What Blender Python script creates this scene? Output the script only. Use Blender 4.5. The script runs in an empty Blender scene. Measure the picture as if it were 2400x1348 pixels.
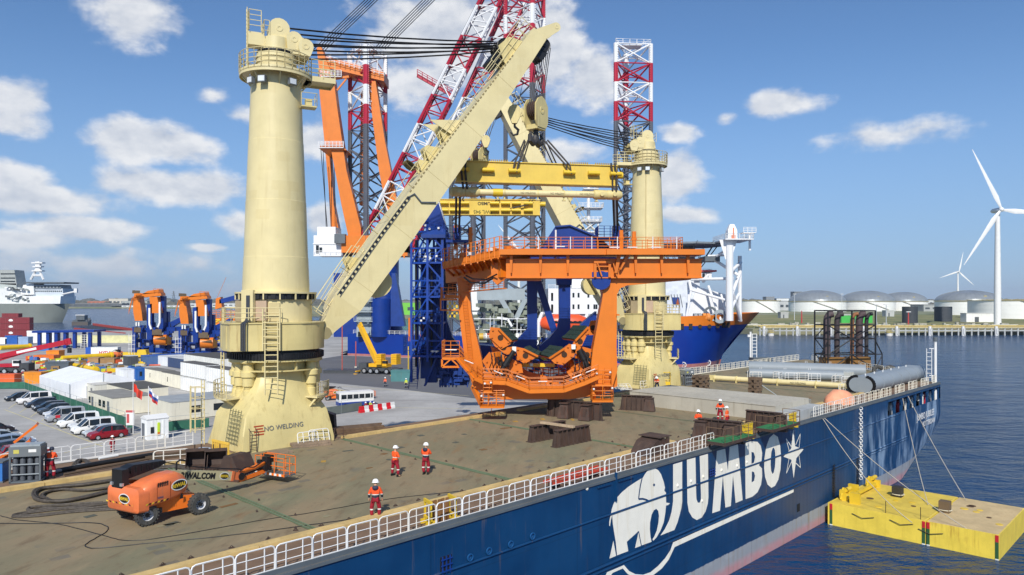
import bpy, bmesh, math, random
from mathutils import Vector, Matrix
random.seed(7)
R=math.radians
SC=bpy.context.scene
COL=SC.collection
V=Vector
# ------------------------------------------------------------------ camera, sky, sun, exposure
HC, FPX, HOR=21.0, 1700.0, 705.0
ZD, ZQ=10.0, 3.3
cam_d=bpy.data.cameras.new('camera'); cam=bpy.data.objects.new('camera', cam_d); COL.objects.link(cam)
cam.location=(0, 0, HC); cam.rotation_euler=(R(90), 0, 0)
cam_d.sensor_width=36; cam_d.lens=FPX/2400*36; cam_d.shift_y=(HOR-674)/2400
cam_d.clip_start=0.5; cam_d.clip_end=30000
SC.camera=cam
SUN_EL, SUN_AZ=R(39.5), R(184)
sun_dir=V((math.sin(SUN_AZ)*math.cos(SUN_EL), math.cos(SUN_AZ)*math.cos(SUN_EL), math.sin(SUN_EL)))
sd=bpy.data.lights.new('sun', 'SUN'); sd.energy=4.5; sd.angle=R(0.53); sd.color=(1, 0.95, 0.86)
sun=bpy.data.objects.new('sun', sd); COL.objects.link(sun)
sun.rotation_euler=(-sun_dir).to_track_quat('-Z', 'Y').to_euler()
SC.view_settings.view_transform='Standard'; SC.view_settings.look='None'
SC.view_settings.exposure=0.0; SC.view_settings.gamma=1.0
try:SC.view_settings.use_curve_mapping=False
except Exception:pass
try:
 SC.cycles.max_bounces=6; SC.cycles.diffuse_bounces=3; SC.cycles.glossy_bounces=3
 SC.cycles.volume_bounces=0
except Exception:pass
def pt(px, py, Y):return V(((px-1200)/FPX*Y, Y, HC+(HOR-py)/FPX*Y))
def gp(px, py, z=ZQ):return pt(px, py, (HC-z)*FPX/(py-HOR))
UA=R(45.5); UX=V((math.cos(UA), math.sin(UA), 0)); VX=V((-math.sin(UA), math.cos(UA), 0))
def S(u, v, z=ZD):return UX*u+VX*v+V((0, 0, z))
HV=27.1
def hullpt(px, py, v=HV):
 a=(px-1200)/FPX; Y=v/(VX.y+VX.x*a); return (UX.x*a*Y+UX.y*Y, HC-(py-HOR)/FPX*Y)
def upx(px, v=HV):return hullpt(px, 0, v)[0]
class NT:
 def __init__(s, tree):s.t=tree; s.n=tree.nodes; s.l=tree.links
 def __call__(s, kind, ins=None, **kw):
  n=s.n.new(kind)
  for k, v in kw.items():setattr(n, k, v)
  for k, v in (ins or {}).items():
   if isinstance(v, bpy.types.NodeSocket):s.l.new(v, n.inputs[k])
   else :n.inputs[k].default_value=v
  return n
 def m(s, op, a, b=None, c=None, clamp=False):
  n=s.n.new('ShaderNodeMath'); n.operation=op; n.use_clamp=clamp
  for i, v in enumerate((a, b, c)):
   if v is None:continue
   if isinstance(v, bpy.types.NodeSocket):s.l.new(v, n.inputs[i])
   else :n.inputs[i].default_value=v
  return n.outputs[0]
 def vm(s, op, a, b=None, out=0):
  n=s.n.new('ShaderNodeVectorMath'); n.operation=op
  for i, v in enumerate((a, b)):
   if v is None:continue
   if isinstance(v, bpy.types.NodeSocket):s.l.new(v, n.inputs[i])
   else :n.inputs[i].default_value=v
  return n.outputs[out]
 def mix(s, f, a, b, mode='MIX'):
  n=s.n.new('ShaderNodeMix'); n.data_type='RGBA'; n.blend_type=mode
  for i, v in ((0, f), (6, a), (7, b)):
   if isinstance(v, bpy.types.NodeSocket):s.l.new(v, n.inputs[i])
   else :n.inputs[i].default_value=v if i==0 else (tuple(v)+(1, ))[:4]
  return n.outputs[2]
 def ramp(s, f, lo, hi):
  n=s.n.new('ShaderNodeMapRange'); n.interpolation_type='SMOOTHSTEP'; s.l.new(f, n.inputs[0])
  n.inputs[1].default_value=lo; n.inputs[2].default_value=hi; return n.outputs[0]
 def noise(s, vec, scale, detail=4, rough=0.55):
  n=s('ShaderNodeTexNoise', {'Vector':vec, 'Scale':scale, 'Detail':detail, 'Roughness':rough}); return n.outputs[0]
w=bpy.data.worlds.new('World'); SC.world=w; w.use_nodes=True; w.node_tree.nodes.clear()
k=NT(w.node_tree)
sky=k('ShaderNodeTexSky', sky_type='NISHITA', sun_disc=False, sun_elevation=SUN_EL, sun_rotation=SUN_AZ, altitude=0, air_density=1.0, dust_density=0.35, ozone_density=2.4)
tc=k('ShaderNodeTexCoord'); d3=tc.outputs['Generated']
sep=k('ShaderNodeSeparateXYZ', {0:d3})
az=k.m('ARCTAN2', sep.outputs[0], sep.outputs[1]); el=k.m('ARCSINE', sep.outputs[2])
ae=k('ShaderNodeCombineXYZ', {0:az, 1:el, 2:0.0}).outputs[0]
wob=k('ShaderNodeTexNoise', {'Vector':ae, 'Scale':14.0, 'Detail':5.0, 'Roughness':0.6})
# cumulus banks: photo px centre, half widths px, weight
BL=[(310, 20, 105, 85, .9), (20, 235, 75, 55, .9), (35, 290, 70, 36, .7), (365, 335, 150, 52, 1), (415, 440, 165, 45, 1), (70, 470, 185, 40, .9), (20, 420, 90, 45, .9), (180, 535, 150, 34, .9), (60, 560, 170, 26, .7), (1080, 90, 290, 110, 1), (980, 190, 170, 70, .8), (1290, 110, 100, 120, 1), (1380, 190, 95, 80, .9), (1460, 300, 40, 40, .3), (1835, 243, 85, 34, .9), (1700, 278, 40, 16, .45), (1590, 310, 52, 26, .8), (1585, 415, 78, 62, 1), (1610, 505, 75, 26, .8), (1330, 360, 90, 40, .7), (2060, 318, 150, 38, .55), (2150, 300, 60, 22, .4), (485, 580, 40, 12, .8), (560, 525, 60, 36, .7), (565, 270, 60, 25, .45), (740, 330, 60, 50, .8), (760, 520, 60, 40, .8), (495, 225, 35, 18, .35), (1180, 620, 260, 50, .6), (200, 620, 330, 40, .55), (150, 680, 500, 22, .35), (1750, 455, 40, 12, .3), (960, 20, 60, 30, .7)]
acc=None; lit=None
for bx, by, rx, ry, wt in BL:
 a_=math.atan((bx-1200)/FPX); e_=math.atan((HOR-by)/FPX*math.cos(a_))
 q=k.vm('MULTIPLY', k.vm('SUBTRACT', ae, (a_, e_, 0)), (FPX/rx*.84, FPX/ry*.84, 0))
 f=k.m('MULTIPLY', k.m('SUBTRACT', 1.0, k.vm('LENGTH', q, out=1)), wt)
 acc=f if acc is None else k.m('SMOOTH_MAX', acc, f, 0.18)
 # the same kind of scattered cumulus round the rest of the sky
far=k.m('MULTIPLY', k.m('SUBTRACT', k.noise(k.vm('MULTIPLY', ae, (1, 2.2, 1)), 3.4, 1), 0.62), 4.0)
out_m=k.m('MAXIMUM', k.ramp(k.m('ABSOLUTE', az), .66, .85), k.ramp(el, .42, .6))
acc=k.m('MAXIMUM', k.m('MULTIPLY', acc, 1.15), k.m('SUBTRACT', k.m('MULTIPLY', far, out_m), k.m('SUBTRACT', 1.0, out_m)))
aes=k.vm('MULTIPLY', ae, (1, 1.55, 1))
n1=k.noise(aes, 17, 6, .55); n2=k.noise(k.vm('ADD', aes, (0.004, 0.02, 0)), 17, 6, .55)
dens=k.m('ADD', acc, k.m('MULTIPLY', k.m('SUBTRACT', n1, .5), 1.5))
cov=k.ramp(dens, 0.10, 0.62)
sh=k.m('ADD', .74, k.m('MULTIPLY', k.m('SUBTRACT', n1, n2), 1.9), clamp=True)
sh=k.m('SUBTRACT', sh, k.m('MULTIPLY', k.ramp(dens, .55, 1.5), .22), clamp=True)
cc=k.mix(sh, (.40, .47, .60), (.90, .91, .93))
cc=k.mix(k.ramp(el, .0, .10), (.50, .58, .70), cc)
skc=k.mix(1.0, sky.outputs[0], (.77, .98, 1.2), 'MULTIPLY')
hz=k.m('MULTIPLY', k.ramp(el, .34, .0), .7)
skc=k.mix(hz, skc, (2.75, 4.2, 7.0))
bg1=k('ShaderNodeBackground', {0:skc, 1:0.1}); bg2=k('ShaderNodeBackground', {0:cc, 1:0.98})
mx=k('ShaderNodeMixShader', {0:k.m('MULTIPLY', cov, .93), 1:bg1.outputs[0], 2:bg2.outputs[0]})
k('ShaderNodeOutputWorld', {0:mx.outputs[0]})
# ------------------------------------------------------------------ mesh builder
class MB:
 def __init__(s, root=None, M=None):
  s.v=[]; s.f=[]; s.mi=[]; s.m=0; s.keep=False
  s.M=M if M is not None else (mat_of(root).inverted()if root is not None else None)
 def add(s, vs, fs):
  o=len(s.v)
  if s.M is not None:vs=[s.M@V(p)for p in vs]
  s.v.extend(tuple(p)for p in vs); s.f.extend(tuple(i+o for i in f)for f in fs); s.mi.extend([s.m]*len(fs)); return s
 def bx(s, x0, x1, y0, y1, z0, z1):
  return s.add([(x, y, z)for z in (z0, z1)for x, y in ((x0, y0), (x1, y0), (x1, y1), (x0, y1))], [(0, 3, 2, 1), (4, 5, 6, 7), (0, 1, 5, 4), (1, 2, 6, 5), (2, 3, 7, 6), (3, 0, 4, 7)])
 def box(s, c, d, rz=0.0):
  M=Matrix.Translation(V(c))@Matrix.Rotation(rz, 4, 'Z'); x, y, z=d[0]/2, d[1]/2, d[2]/2
  return s.add([M@V((a, b, e))for e in (-z, z)for a, b in ((-x, -y), (x, -y), (x, y), (-x, y))], [(0, 3, 2, 1), (4, 5, 6, 7), (0, 1, 5, 4), (1, 2, 6, 5), (2, 3, 7, 6), (3, 0, 4, 7)])
 def beam(s, p, q, w, h, up=(0, 0, 1)):
  p, q=V(p), V(q); d=(q-p).normalized(); up=V(up)
  if abs(d.dot(up))>.98:up=V((1, 0, 0))if abs(d.x)<.9 else V((0, 1, 0))
  a=d.cross(up).normalized(); b=a.cross(d).normalized(); a=a*w/2; b=b*h/2
  return s.add([e+i*a+j*b for e in (p, q)for i, j in ((-1, -1), (1, -1), (1, 1), (-1, 1))], [(0, 3, 2, 1), (4, 5, 6, 7), (0, 1, 5, 4), (1, 2, 6, 5), (2, 3, 7, 6), (3, 0, 4, 7)])
 def ibeam(s, p, q, w, h, t=.04):
  p, q=V(p), V(q); e=V((0, 0, h/2-t/2))
  return s.beam(p+e, q+e, w, t).beam(p-e, q-e, w, t).beam(p, q, t, h-2*t)
 def path(s, pts, r, n=6, closed=False, caps=True):
  P=[V(p)for p in pts]; N=len(P); rs=r if isinstance(r, (list, tuple))else [r]*N; vs=[]; a=None
  for i in range(N):
   t=(P[(i+1)%N]-P[i-1])if closed else (P[min(i+1, N-1)]-P[max(i-1, 0)])
   if t.length<1e-9:t=V((0, 0, 1))
   t.normalize()
   if a is None:a=t.cross(V((0, 0, 1))if abs(t.z)<.9 else V((0, 1, 0)))
   else :a=a-t*a.dot(t)
   if a.length<1e-6:a=t.orthogonal()
   a.normalize(); b=t.cross(a)
   for j in range(n):
    g=2*math.pi*j/n; vs.append(P[i]+(a*math.cos(g)+b*math.sin(g))*rs[i])
  fs=[]
  for i in range(N if closed else N-1):
   k2=(i+1)%N
   for j in range(n):fs.append((i*n+j, i*n+(j+1)%n, k2*n+(j+1)%n, k2*n+j))
  if caps and not closed:fs+=[tuple(range(n-1, -1, -1)), tuple((N-1)*n+j for j in range(n))]
  return s.add(vs, fs)
 def tube(s, p, q, r, r2=None, n=6):return s.path([p, q], [r, r if r2 is None else r2], n)
 def lathe(s, prof, c=(0, 0, 0), n=20, axis=(0, 0, 1), a0=0.0, a1=None):
  ax=V(axis).normalized(); M=Matrix.Translation(V(c))@V((0, 0, 1)).rotation_difference(ax).to_matrix().to_4x4()
  full=a1 is None; a1=a0+2*math.pi if full else a1; m=n if full else n+1
  vs=[M@V((r*math.cos(a0+(a1-a0)*j/n), r*math.sin(a0+(a1-a0)*j/n), z))for r, z in prof for j in range(m)]
  fs=[]
  for i in range(len(prof)-1):
   for j in range(n):fs.append((i*m+j, i*m+(j+1)%m, (i+1)*m+(j+1)%m, (i+1)*m+j))
  return s.add(vs, fs)
 def cyl(s, c, r, h, n=16, axis=(0, 0, 1), r2=None):
  return s.lathe([(0, 0), (r, 0), (r if r2 is None else r2, h), (0, h)], c, n, axis)
 def ring(s, c, ri, ro, h, n=28, axis=(0, 0, 1)):return s.lathe([(ri, 0), (ro, 0), (ro, h), (ri, h), (ri, 0)], c, n, axis)
 def ext(s, pts, vec):
  P=[V(p)for p in pts]; n=len(P); vec=V(vec)
  return s.add(P+[p+vec for p in P], [tuple(range(n-1, -1, -1)), tuple(range(n, 2*n))]+[(i, (i+1)%n, n+(i+1)%n, n+i)for i in range(n)])
 def loft(s, rings, caps=True, closed=True):
  n=len(rings[0]); vs=[p for r in rings for p in r]; fs=[]
  for i in range(len(rings)-1):
   for j in range(n if closed else n-1):fs.append((i*n+j, i*n+(j+1)%n, (i+1)*n+(j+1)%n, (i+1)*n+j))
  if caps and closed:fs+=[tuple(range(n-1, -1, -1)), tuple((len(rings)-1)*n+j for j in range(n))]
  return s.add(vs, fs)
 def sphere(s, c, r, n=10, sc=(1, 1, 1)):
  c=V(c); rings=[]
  for i in range(1, n):
   t=math.pi*i/n; rings.append([c+V((r*sc[0]*math.sin(t)*math.cos(2*math.pi*j/(2*n)), r*sc[1]*math.sin(t)*math.sin(2*math.pi*j/(2*n)), -r*sc[2]*math.cos(t)))for j in range(2*n)])
  return s.loft(rings)
 def rail(s, pts, h=1.1, nb=3, r=.028, sp=1.6, toe=0.0, n=5):
  P=[V(p)for p in pts]; z=V((0, 0, 1))
  for i in range(nb):s.path([p+z*h*(1-i/nb)for p in P], r, n)
  for a, b in zip(P[:-1], P[1:]):
   m=max(1, round((b-a).length/sp))
   for j in range(m+1):s.tube(a.lerp(b, j/m), a.lerp(b, j/m)+z*h, r*1.15, n=n)
   if toe:s.beam(a+z*toe/2, b+z*toe/2, .02, toe)
  return s
 def ladder(s, p, q, w=.45, r=.025, st=.3, side=(1, 0, 0), n=5):
  p, q=V(p), V(q); e=V(side).normalized()*w/2
  s.tube(p-e, q-e, r, n=n); s.tube(p+e, q+e, r, n=n); m=max(2, int((q-p).length/st))
  for i in range(1, m):s.tube(p.lerp(q, i/m)-e, p.lerp(q, i/m)+e, r*.8, n=4)
  return s
 def stair(s, p, q, w=.8, side=(1, 0, 0), st=.25):
  p, q=V(p), V(q); e=V(side).normalized()*w/2; m=max(2, int(abs(q.z-p.z)/st)); d=(q-p); d.z=0
  d=d.normalized()if d.length>.01 else V((0, 1, 0))
  for g in (-1, 1):s.beam(p+e*g, q+e*g, .05, .22)
  for i in range(1, m):
   c=p.lerp(q, i/m); s.beam(c-e, c+e, .24, .03)
  return s
 def bays(s, b, t, nb, rb, style='x', horiz=True, n=5, rot=0):
  b=[V(p)for p in b]; t=[V(p)for p in t]; c=len(b)
  for i in range(nb):
   lo=[b[j].lerp(t[j], i/nb)for j in range(c)]; hi=[b[j].lerp(t[j], (i+1)/nb)for j in range(c)]
   for j in range(c):
    k2=(j+1)%c
    if style=='x':s.tube(lo[j], hi[k2], rb, n=n); s.tube(lo[k2], hi[j], rb, n=n)
    elif style=='k':m=(hi[j]+hi[k2])/2; s.tube(lo[j], m, rb, n=n); s.tube(lo[k2], m, rb, n=n)
    else :(s.tube(lo[j], hi[k2], rb, n=n)if (i+j)%2 else s.tube(lo[k2], hi[j], rb, n=n))
    if horiz:s.tube(hi[j], hi[k2], rb, n=n)
  return s
def mat_of(o):return Matrix.Translation(o.location)@Matrix.Rotation(o.rotation_euler.z, 4, 'Z')
def to_mesh(name, mb, mats, smooth=35):
 me=bpy.data.meshes.new(name); me.from_pydata(mb.v, [], mb.f)
 for m in (mats if isinstance(mats, (list, tuple))else [mats]):me.materials.append(m)
 if any(mb.mi):me.polygons.foreach_set('material_index', mb.mi)
 bm=bmesh.new(); bm.from_mesh(me);
 zz=[v[2]for v in mb.v]
 if not mb.keep:bmesh.ops.recalc_face_normals(bm, faces=bm.faces)
 if max(zz)-min(zz)<.05:
  bm.normal_update()
  ups=[f for f in bm.faces if f.normal.z<-.9]; dn=any(abs(f.normal.z)<.5 for f in bm.faces)
  if ups and not dn:bmesh.ops.reverse_faces(bm, faces=ups)
 bm.to_mesh(me); bm.free()
 me.polygons.foreach_set('use_smooth', [bool(smooth)]*len(me.polygons))
 if smooth:
  me.polygons.foreach_set('use_smooth', [True]*len(me.polygons)); me.set_sharp_from_angle(angle=R(smooth))
 me.update(); return me
def put(name, data, parent=None, loc=None, rz=None):
 o=bpy.data.objects.new(name, data); COL.objects.link(o)
 if parent is not None:o.parent=parent
 if loc is not None:o.location=loc
 if rz is not None:o.rotation_euler=(0, 0, rz)
 return o
def part(name, mb, mats, parent, label=None, kind=None, smooth=35):
 o=put(name, to_mesh(name, mb, mats, smooth), parent)
 if label:o['label']=label
 if kind:o['kind']=kind
 return o
def tag(o, label=None, cat=None, group=None, kind=None):
 for a, b in (('label', label), ('category', cat), ('group', group), ('kind', kind)):
  if b:o[a]=b
 return o
def thing(name, label, cat, loc=(0, 0, 0), rz=0.0, group=None):
 o=put(name, None, None, V(loc), rz); o.empty_display_size=.5; return tag(o, label, cat, group)
def solo(name, mb, mats, label, cat, loc=None, rz=None, group=None, smooth=35):
 return tag(put(name, to_mesh(name, mb, mats, smooth), None, loc, rz), label, cat, group)
def struct(name, mb, mats, parent=None, smooth=35):
 return tag(put(name, to_mesh(name, mb, mats, smooth), parent), kind='structure')
def kids(o):return [c for c in bpy.data.objects if c.parent==o]
KID={}
def copy_tree(o, loc=None, rz=None, label=None, group=None, tree=None):
 def rec(a, par):
  c=a.copy(); COL.objects.link(c)
  if par is not None:c.parent=par
  for ch in KID[a.name]:rec(ch, c)
  return c
 def idx(a):
  if a.name not in KID:
   KID[a.name]=kids(a)
   for ch in KID[a.name]:idx(ch)
 idx(o); c=rec(o, None)
 if loc is not None:c.location=loc
 if rz is not None:c.rotation_euler=(0, 0, rz)
 if label:c['label']=label
 if group:c['group']=group
 return c
def text(name, s, size, mat, parent, o, right, up=(0, 0, 1), align='LEFT', bold=0.0, xs=1.0, kind=None):
 cu=bpy.data.curves.new(name, 'FONT'); cu.body=s; cu.size=size; cu.align_x=align; cu.offset=bold; cu.extrude=.004; cu.materials.append(mat); cu.resolution_u=3
 ob=put(name, cu, parent); r=V(right).normalized(); u=V(up); u=(u-r*u.dot(r)).normalized(); n=r.cross(u)
 M=Matrix((r*xs, u, n)).transposed().to_4x4(); M.translation=V(o)
 me=bpy.data.meshes.new_from_object(ob); bpy.data.objects.remove(ob); me.transform(M); me.name=name
 return put(name, me, parent)
 # ------------------------------------------------------------------ materials
def lin(h):
 h=h.lstrip('#'); c=[int(h[i:i+2], 16)/255 for i in (0, 2, 4)]
 return tuple(x/12.92 if x<=.04045 else ((x+.055)/1.055)**2.4 for x in c)
def new_mat(name):
 m=bpy.data.materials.new(name); m.use_nodes=True; m.node_tree.nodes.clear(); return m, NT(m.node_tree)
def finish(k, col, rough=.5, metal=0.0, bump=None, bstr=.2, spec=.5, bdist=.05, trans=0.0):
 b=k('ShaderNodeBsdfPrincipled')
 for n, v in (('Base Color', col), ('Roughness', rough), ('Metallic', metal), ('Specular IOR Level', spec)):
  if isinstance(v, bpy.types.NodeSocket):k.l.new(v, b.inputs[n])
  else :b.inputs[n].default_value=(tuple(v)+(1, ))[:4]if n=='Base Color' else v
 if bump is not None:
  k.l.new(k('ShaderNodeBump', {'Height':bump, 'Strength':bstr, 'Distance':bdist}).outputs[0], b.inputs['Normal'])
 k('ShaderNodeOutputMaterial', {0:b.outputs[0]}); return b
MC={}
def paint(hexc, rough=.45, var=.12, rust=0.0, dirt=.0, scale=.6, rustc='5a3018', dirtc='6b6250', metal=0.0, mul=1.0, patch=0):
 key=(hexc, rough, var, rust, dirt, scale, rustc, dirtc, metal, mul)
 if key in MC:return MC[key]
 m, k=new_mat('paint_'+hexc); c=tuple(x*mul for x in lin(hexc)); tcn=k('ShaderNodeTexCoord').outputs['Object']
 n=k.noise(tcn, scale, 5, .6)
 col=k.mix(k.ramp(n, .3, .7), tuple(x*(1-var)for x in c), tuple(min(.95, x*(1+var*.6))for x in c))
 if patch:
  sn=k.vm('SNAP', tcn, (.9, .9, .75)); pn_=k.m('MULTIPLY', k.ramp(k.noise(sn, .8, 2), .56, .6), k.ramp(k.noise(tcn, .12, 2), .42, .56)); col=k.mix(k.m('MULTIPLY', pn_, .3), col, lin('cdbb84'))
 if dirt:
  st=k.noise(k.vm('MULTIPLY', tcn, (2.2, 2.2, .16)), 1.3, 5, .6)
  col=k.mix(k.m('MULTIPLY', k.ramp(st, .52, .74), dirt), col, lin(dirtc))
 if rust:
  sr=k.m('ADD', k.m('MULTIPLY', k.noise(k.vm('MULTIPLY', tcn, (3.1, 3.1, .3)), 1.1, 6, .65), .6), k.m('MULTIPLY', k.noise(tcn, .35, 3), .4))
  col=k.mix(k.m('MULTIPLY', k.ramp(sr, .60-.12*rust, .72), min(1, rust*1.1)), col, lin(rustc))
 finish(k, col, rough, metal, n, .05); MC[key]=m; return m
CREAM=paint('e8d9a4', .42, .07, .12, .18, .45, '8a6238', 'a98f58', mul=.88, patch=1)
CREAMD=paint('e0cf90', .45, .10, .42, .32, .5, '7a4a22', '9a8348', mul=.88)
YEL=paint('e8c434', .42, .08, .22, .2, .7, '7d4a1a', 'a08428', mul=.92)
YELR=paint('e2c152', .45, .08, .25, .12, .6, '9a5a20', 'b09a40', mul=.95)
ORG=paint('df7a1c', .42, .06, .0, .12, .5, dirtc='a8560f', mul=.96)
ORGR=paint('ea7a35', .35, .08, .0, .22, .9, dirtc='b98a66', mul=.95)
ORGC=paint('ec7434', .45, .08, .0, .15, .3, dirtc='a8552a')
BLU=paint('0a3a94', .38, .12, .0, .18, .5, dirtc='0a2a66', mul=.8)
BLUD=paint('123a86', .45, .15, .0, .2, .5, dirtc='0c2450')
WHT=paint('f2f2f0', .45, .05, .0, .12, .5, dirtc='b8b6ac', mul=.88)
WHTR=paint('f0ece2', .45, .06, .28, .2, 1.2, '8a5a30', 'b8ac90', mul=.88)
RED=paint('b3122c', .45, .1, 0, .15, .4, dirtc='70101c')
GRY=paint('9aa3a8', .5, .1, .0, .25, .5, dirtc='6a7074')
GRYD=paint('5d656b', .5, .15, .1, .2, .6)
LEG=paint('565b66', .55, .15, .15, .2, .3, '5a3a28')
BLK=paint('17181b', .5, .25, 0, 0, 2)
ROPE=paint('2a2a2e', .6, .3, 0, 0, 3)
RUBB=paint('444442', .85, .25, 0, .5, 3, dirtc='7a7468')
STEEL=paint('4a3a33', .75, .25, .7, .25, .8, '5a2f16', '7a6350')
WOOD=paint('8d7a66', .85, .3, 0, .4, 1.5, dirtc='4c3f33')
WOODL=paint('b8a184', .85, .2, 0, .3, 1.5, dirtc='7c6448')
CONC=paint('b9b5a9', .9, .12, .1, .5, .35, '8a6a48', '857c6a')
GLASS=paint('20282e', .08, .1, 0, 0, 1)
GREEN=paint('2f6f52', .7, .15, 0, .2, .8, dirtc='21463a')
CHROME=paint('c9ccd0', .3, .1, 0, 0, 1, metal=.6)
SKIN=paint('c89878', .6, .05)
# ================================================================== THE SETTING
def water_mat():
 m, k=new_mat('harbour_water'); o=k('ShaderNodeTexCoord').outputs['Object']
 a=k.noise(k.vm('MULTIPLY', o, (.55, .9, 1)), 1.0, 4, .62); b=k.noise(k.vm('MULTIPLY', o, (.09, .17, 1)), 1.0, 3, .5); c=k.noise(k.vm('MULTIPLY', o, (.008, .016, 1)), 1.0, 3, .5)
 h=k.m('ADD', k.m('MULTIPLY', a, .5), k.m('ADD', k.m('MULTIPLY', b, 1.3), k.m('MULTIPLY', c, .4)))
 col=k.mix(k.ramp(c, .35, .65), (.003, .030, .095), (.005, .046, .13))
 b_=finish(k, col, .14, 0, h, 1.0, .26, 1.3); b_.inputs['IOR'].default_value=1.33; return m
WATER=water_mat()
def ground_mat():
 m, k=new_mat('quay_concrete'); o=k('ShaderNodeTexCoord').outputs['Object']
 n=k.noise(o, .09, 6, .62); f=k.noise(o, 1.6, 5, .7); st=k.noise(k.vm('MULTIPLY', o, (.04, .5, 1)), 1.0, 4)
 col=k.mix(k.ramp(n, .35, .68), lin('9b9996'), lin('b4b2ae'))
 col=k.mix(k.m('MULTIPLY', k.ramp(f, .5, .75), .35), col, lin('6f6d69'))
 col=k.mix(k.m('MULTIPLY', k.ramp(st, .55, .7), .25), col, lin('76736e'))
 finish(k, col, .9, 0, f, .1); return m
def asphalt_mat():
 m, k=new_mat('asphalt'); o=k('ShaderNodeTexCoord').outputs['Object']
 n=k.noise(o, .12, 5, .6); f=k.noise(o, 2.5, 4, .7)
 col=k.mix(n, lin('54555a'), lin('6e6f72')); col=k.mix(k.m('MULTIPLY', k.ramp(f, .5, .8), .3), col, lin('45464a'))
 finish(k, col, .9, 0, f, .1); return m
def land_mat(a, b, s=.02):
 m, k=new_mat('land'); o=k('ShaderNodeTexCoord').outputs['Object']
 finish(k, k.mix(k.ramp(k.noise(o, s, 6, .65), .4, .6), lin(a), lin(b)), .95); return m
mb=MB(); mb.add([(-9000, -400, 0), (9000, -400, 0), (9000, 9000, 0), (-9000, 9000, 0)], [(0, 1, 2, 3)])
struct('water', mb, WATER)
QUAYM, ASPH=ground_mat(), asphalt_mat()
def slab(name, poly, z0, z1, m):mb=MB(); mb.ext([(x, y, z0)for x, y in poly], (0, 0, z1-z0)); return struct(name, mb, m, smooth=0)
qe=[S(-140, 57.2), S(62, 57.2), V((62, 150, 0)), V((62, 193, 0)), V((40, 193, 0)), V((-56, 236, 0)), V((-58, 330, 0)), V((-118, 430, 0)), V((-330, 430, 0)), V((-420, 150, 0))]
slab('quay', [(p.x, p.y)for p in qe], -2, ZQ, QUAYM)
mb=MB(); mb.add([gp(x, y, ZQ+.004)for x, y in ((770, 897), (960, 915), (1120, 935), (1500, 950))]+[V((61, 192, ZQ+.004)), V((40, 192, ZQ+.004)), V((-55, 234, ZQ+.004)), gp(640, 858, ZQ+.004)], [tuple(range(8))])
struct('asphalt_apron', mb, ASPH, smooth=0)
LAND=land_mat('6f7a55', '8d8a72', .01)
ls=[(-2400, 1985), (-560, 1985), (-380, 1100), (-200, 900), (60, 700), (150, 452), (420, 446), (1500, 440), (3000, 440), (6000, 3000), (6000, 8500), (-6000, 8500), (-6000, 1985)]
slab('far_shore', ls, -2, 3.6, LAND)
GRASSM=land_mat('6d7346', '8a8458', .03)
mb=MB(); mb.add([(170, 470, 3.61), (1400, 470, 3.61), (1400, 900, 3.61), (190, 900, 3.61)], [(0, 1, 2, 3)]); struct('tank_farm_grass', mb, GRASSM, smooth=0)
# --- distant woods and town (a far mass that reads as one strip)
mt, k=new_mat('far_trees'); o=k('ShaderNodeTexCoord').outputs['Object']
finish(k, k.mix(k.noise(o, .05, 4), lin('4a5048'), lin('6a6558')), .95)
mb=MB(); rr=random.Random(3)
for Y, n, hm in ((2600, 260, 17), (3400, 300, 24), (5200, 320, 40)):
 for i in range(n):
  px=-150+2800*i/n+rr.uniform(-6, 6); p=pt(px, 705, Y+rr.uniform(-150, 150)); h=hm*rr.uniform(.35, 1.0); wd=rr.uniform(14, 34)*Y/3000
  ring=[]
  for zz, sc in ((3, 1), (3+h*.55, .95), (3+h*.85, .6), (3+h, .1)):
   ring.append([V((p.x+math.cos(g)*wd*sc*rr.uniform(.8, 1.2), p.y+math.sin(g)*wd*sc, zz*rr.uniform(.92, 1.05)))for g in (0, 1.05, 2.1, 3.14, 4.2, 5.2)])
  mb.loft(ring)
tag(put('far_woods', to_mesh('far_woods', mb, mt, 0)), kind='stuff', label='hazy bare woods along the horizon')
# --- far buildings
FB=[('5f6468', 120, 285, 712, 722, 'low dark grey warehouse with a long flat front on the far left bank'), ('d9dcdc', 262, 420, 716, 723, 'long white low shed at the water on the far left bank'), ('a9adab', 285, 345, 706, 716, 'pale grey warehouse behind the long white shed'), ('8e9290', 30, 110, 712, 720, 'grey shed behind the offshore ship on the far bank'), ('cfd2cf', 420, 560, 711, 721, 'pale flat warehouse right of the yellow legs on the far bank'), ('b0674c', 205, 262, 706, 712, 'row of red brick houses above the dark warehouse'), ('c9c3b6', 255, 300, 700, 706, 'cream factory on the skyline of the far left bank'), ('7d8284', 345, 400, 704, 713, 'grey block behind the white shed'), ('74c048', 925, 975, 709, 738, 'bright green shed seen left of the blue stair tower'), ('6c7074', 1862, 1880, 684, 706, 'grey tower block on the skyline behind the first domed tank'), ('84888c', 1796, 1815, 696, 706, 'small grey flats on the right skyline'), ('e4e6e6', 1820, 1852, 700, 705, 'long white roof on the right skyline'), ('b7babb', 1826, 1852, 706, 728, 'grey hall between the plain tank and the domed tank'), ('a5a8a6', 2165, 2200, 715, 730, 'grey hall between the domed tanks'), ('c7cac9', 2168, 2215, 704, 712, 'pale roofs behind the gap between domed tanks')]
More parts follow.
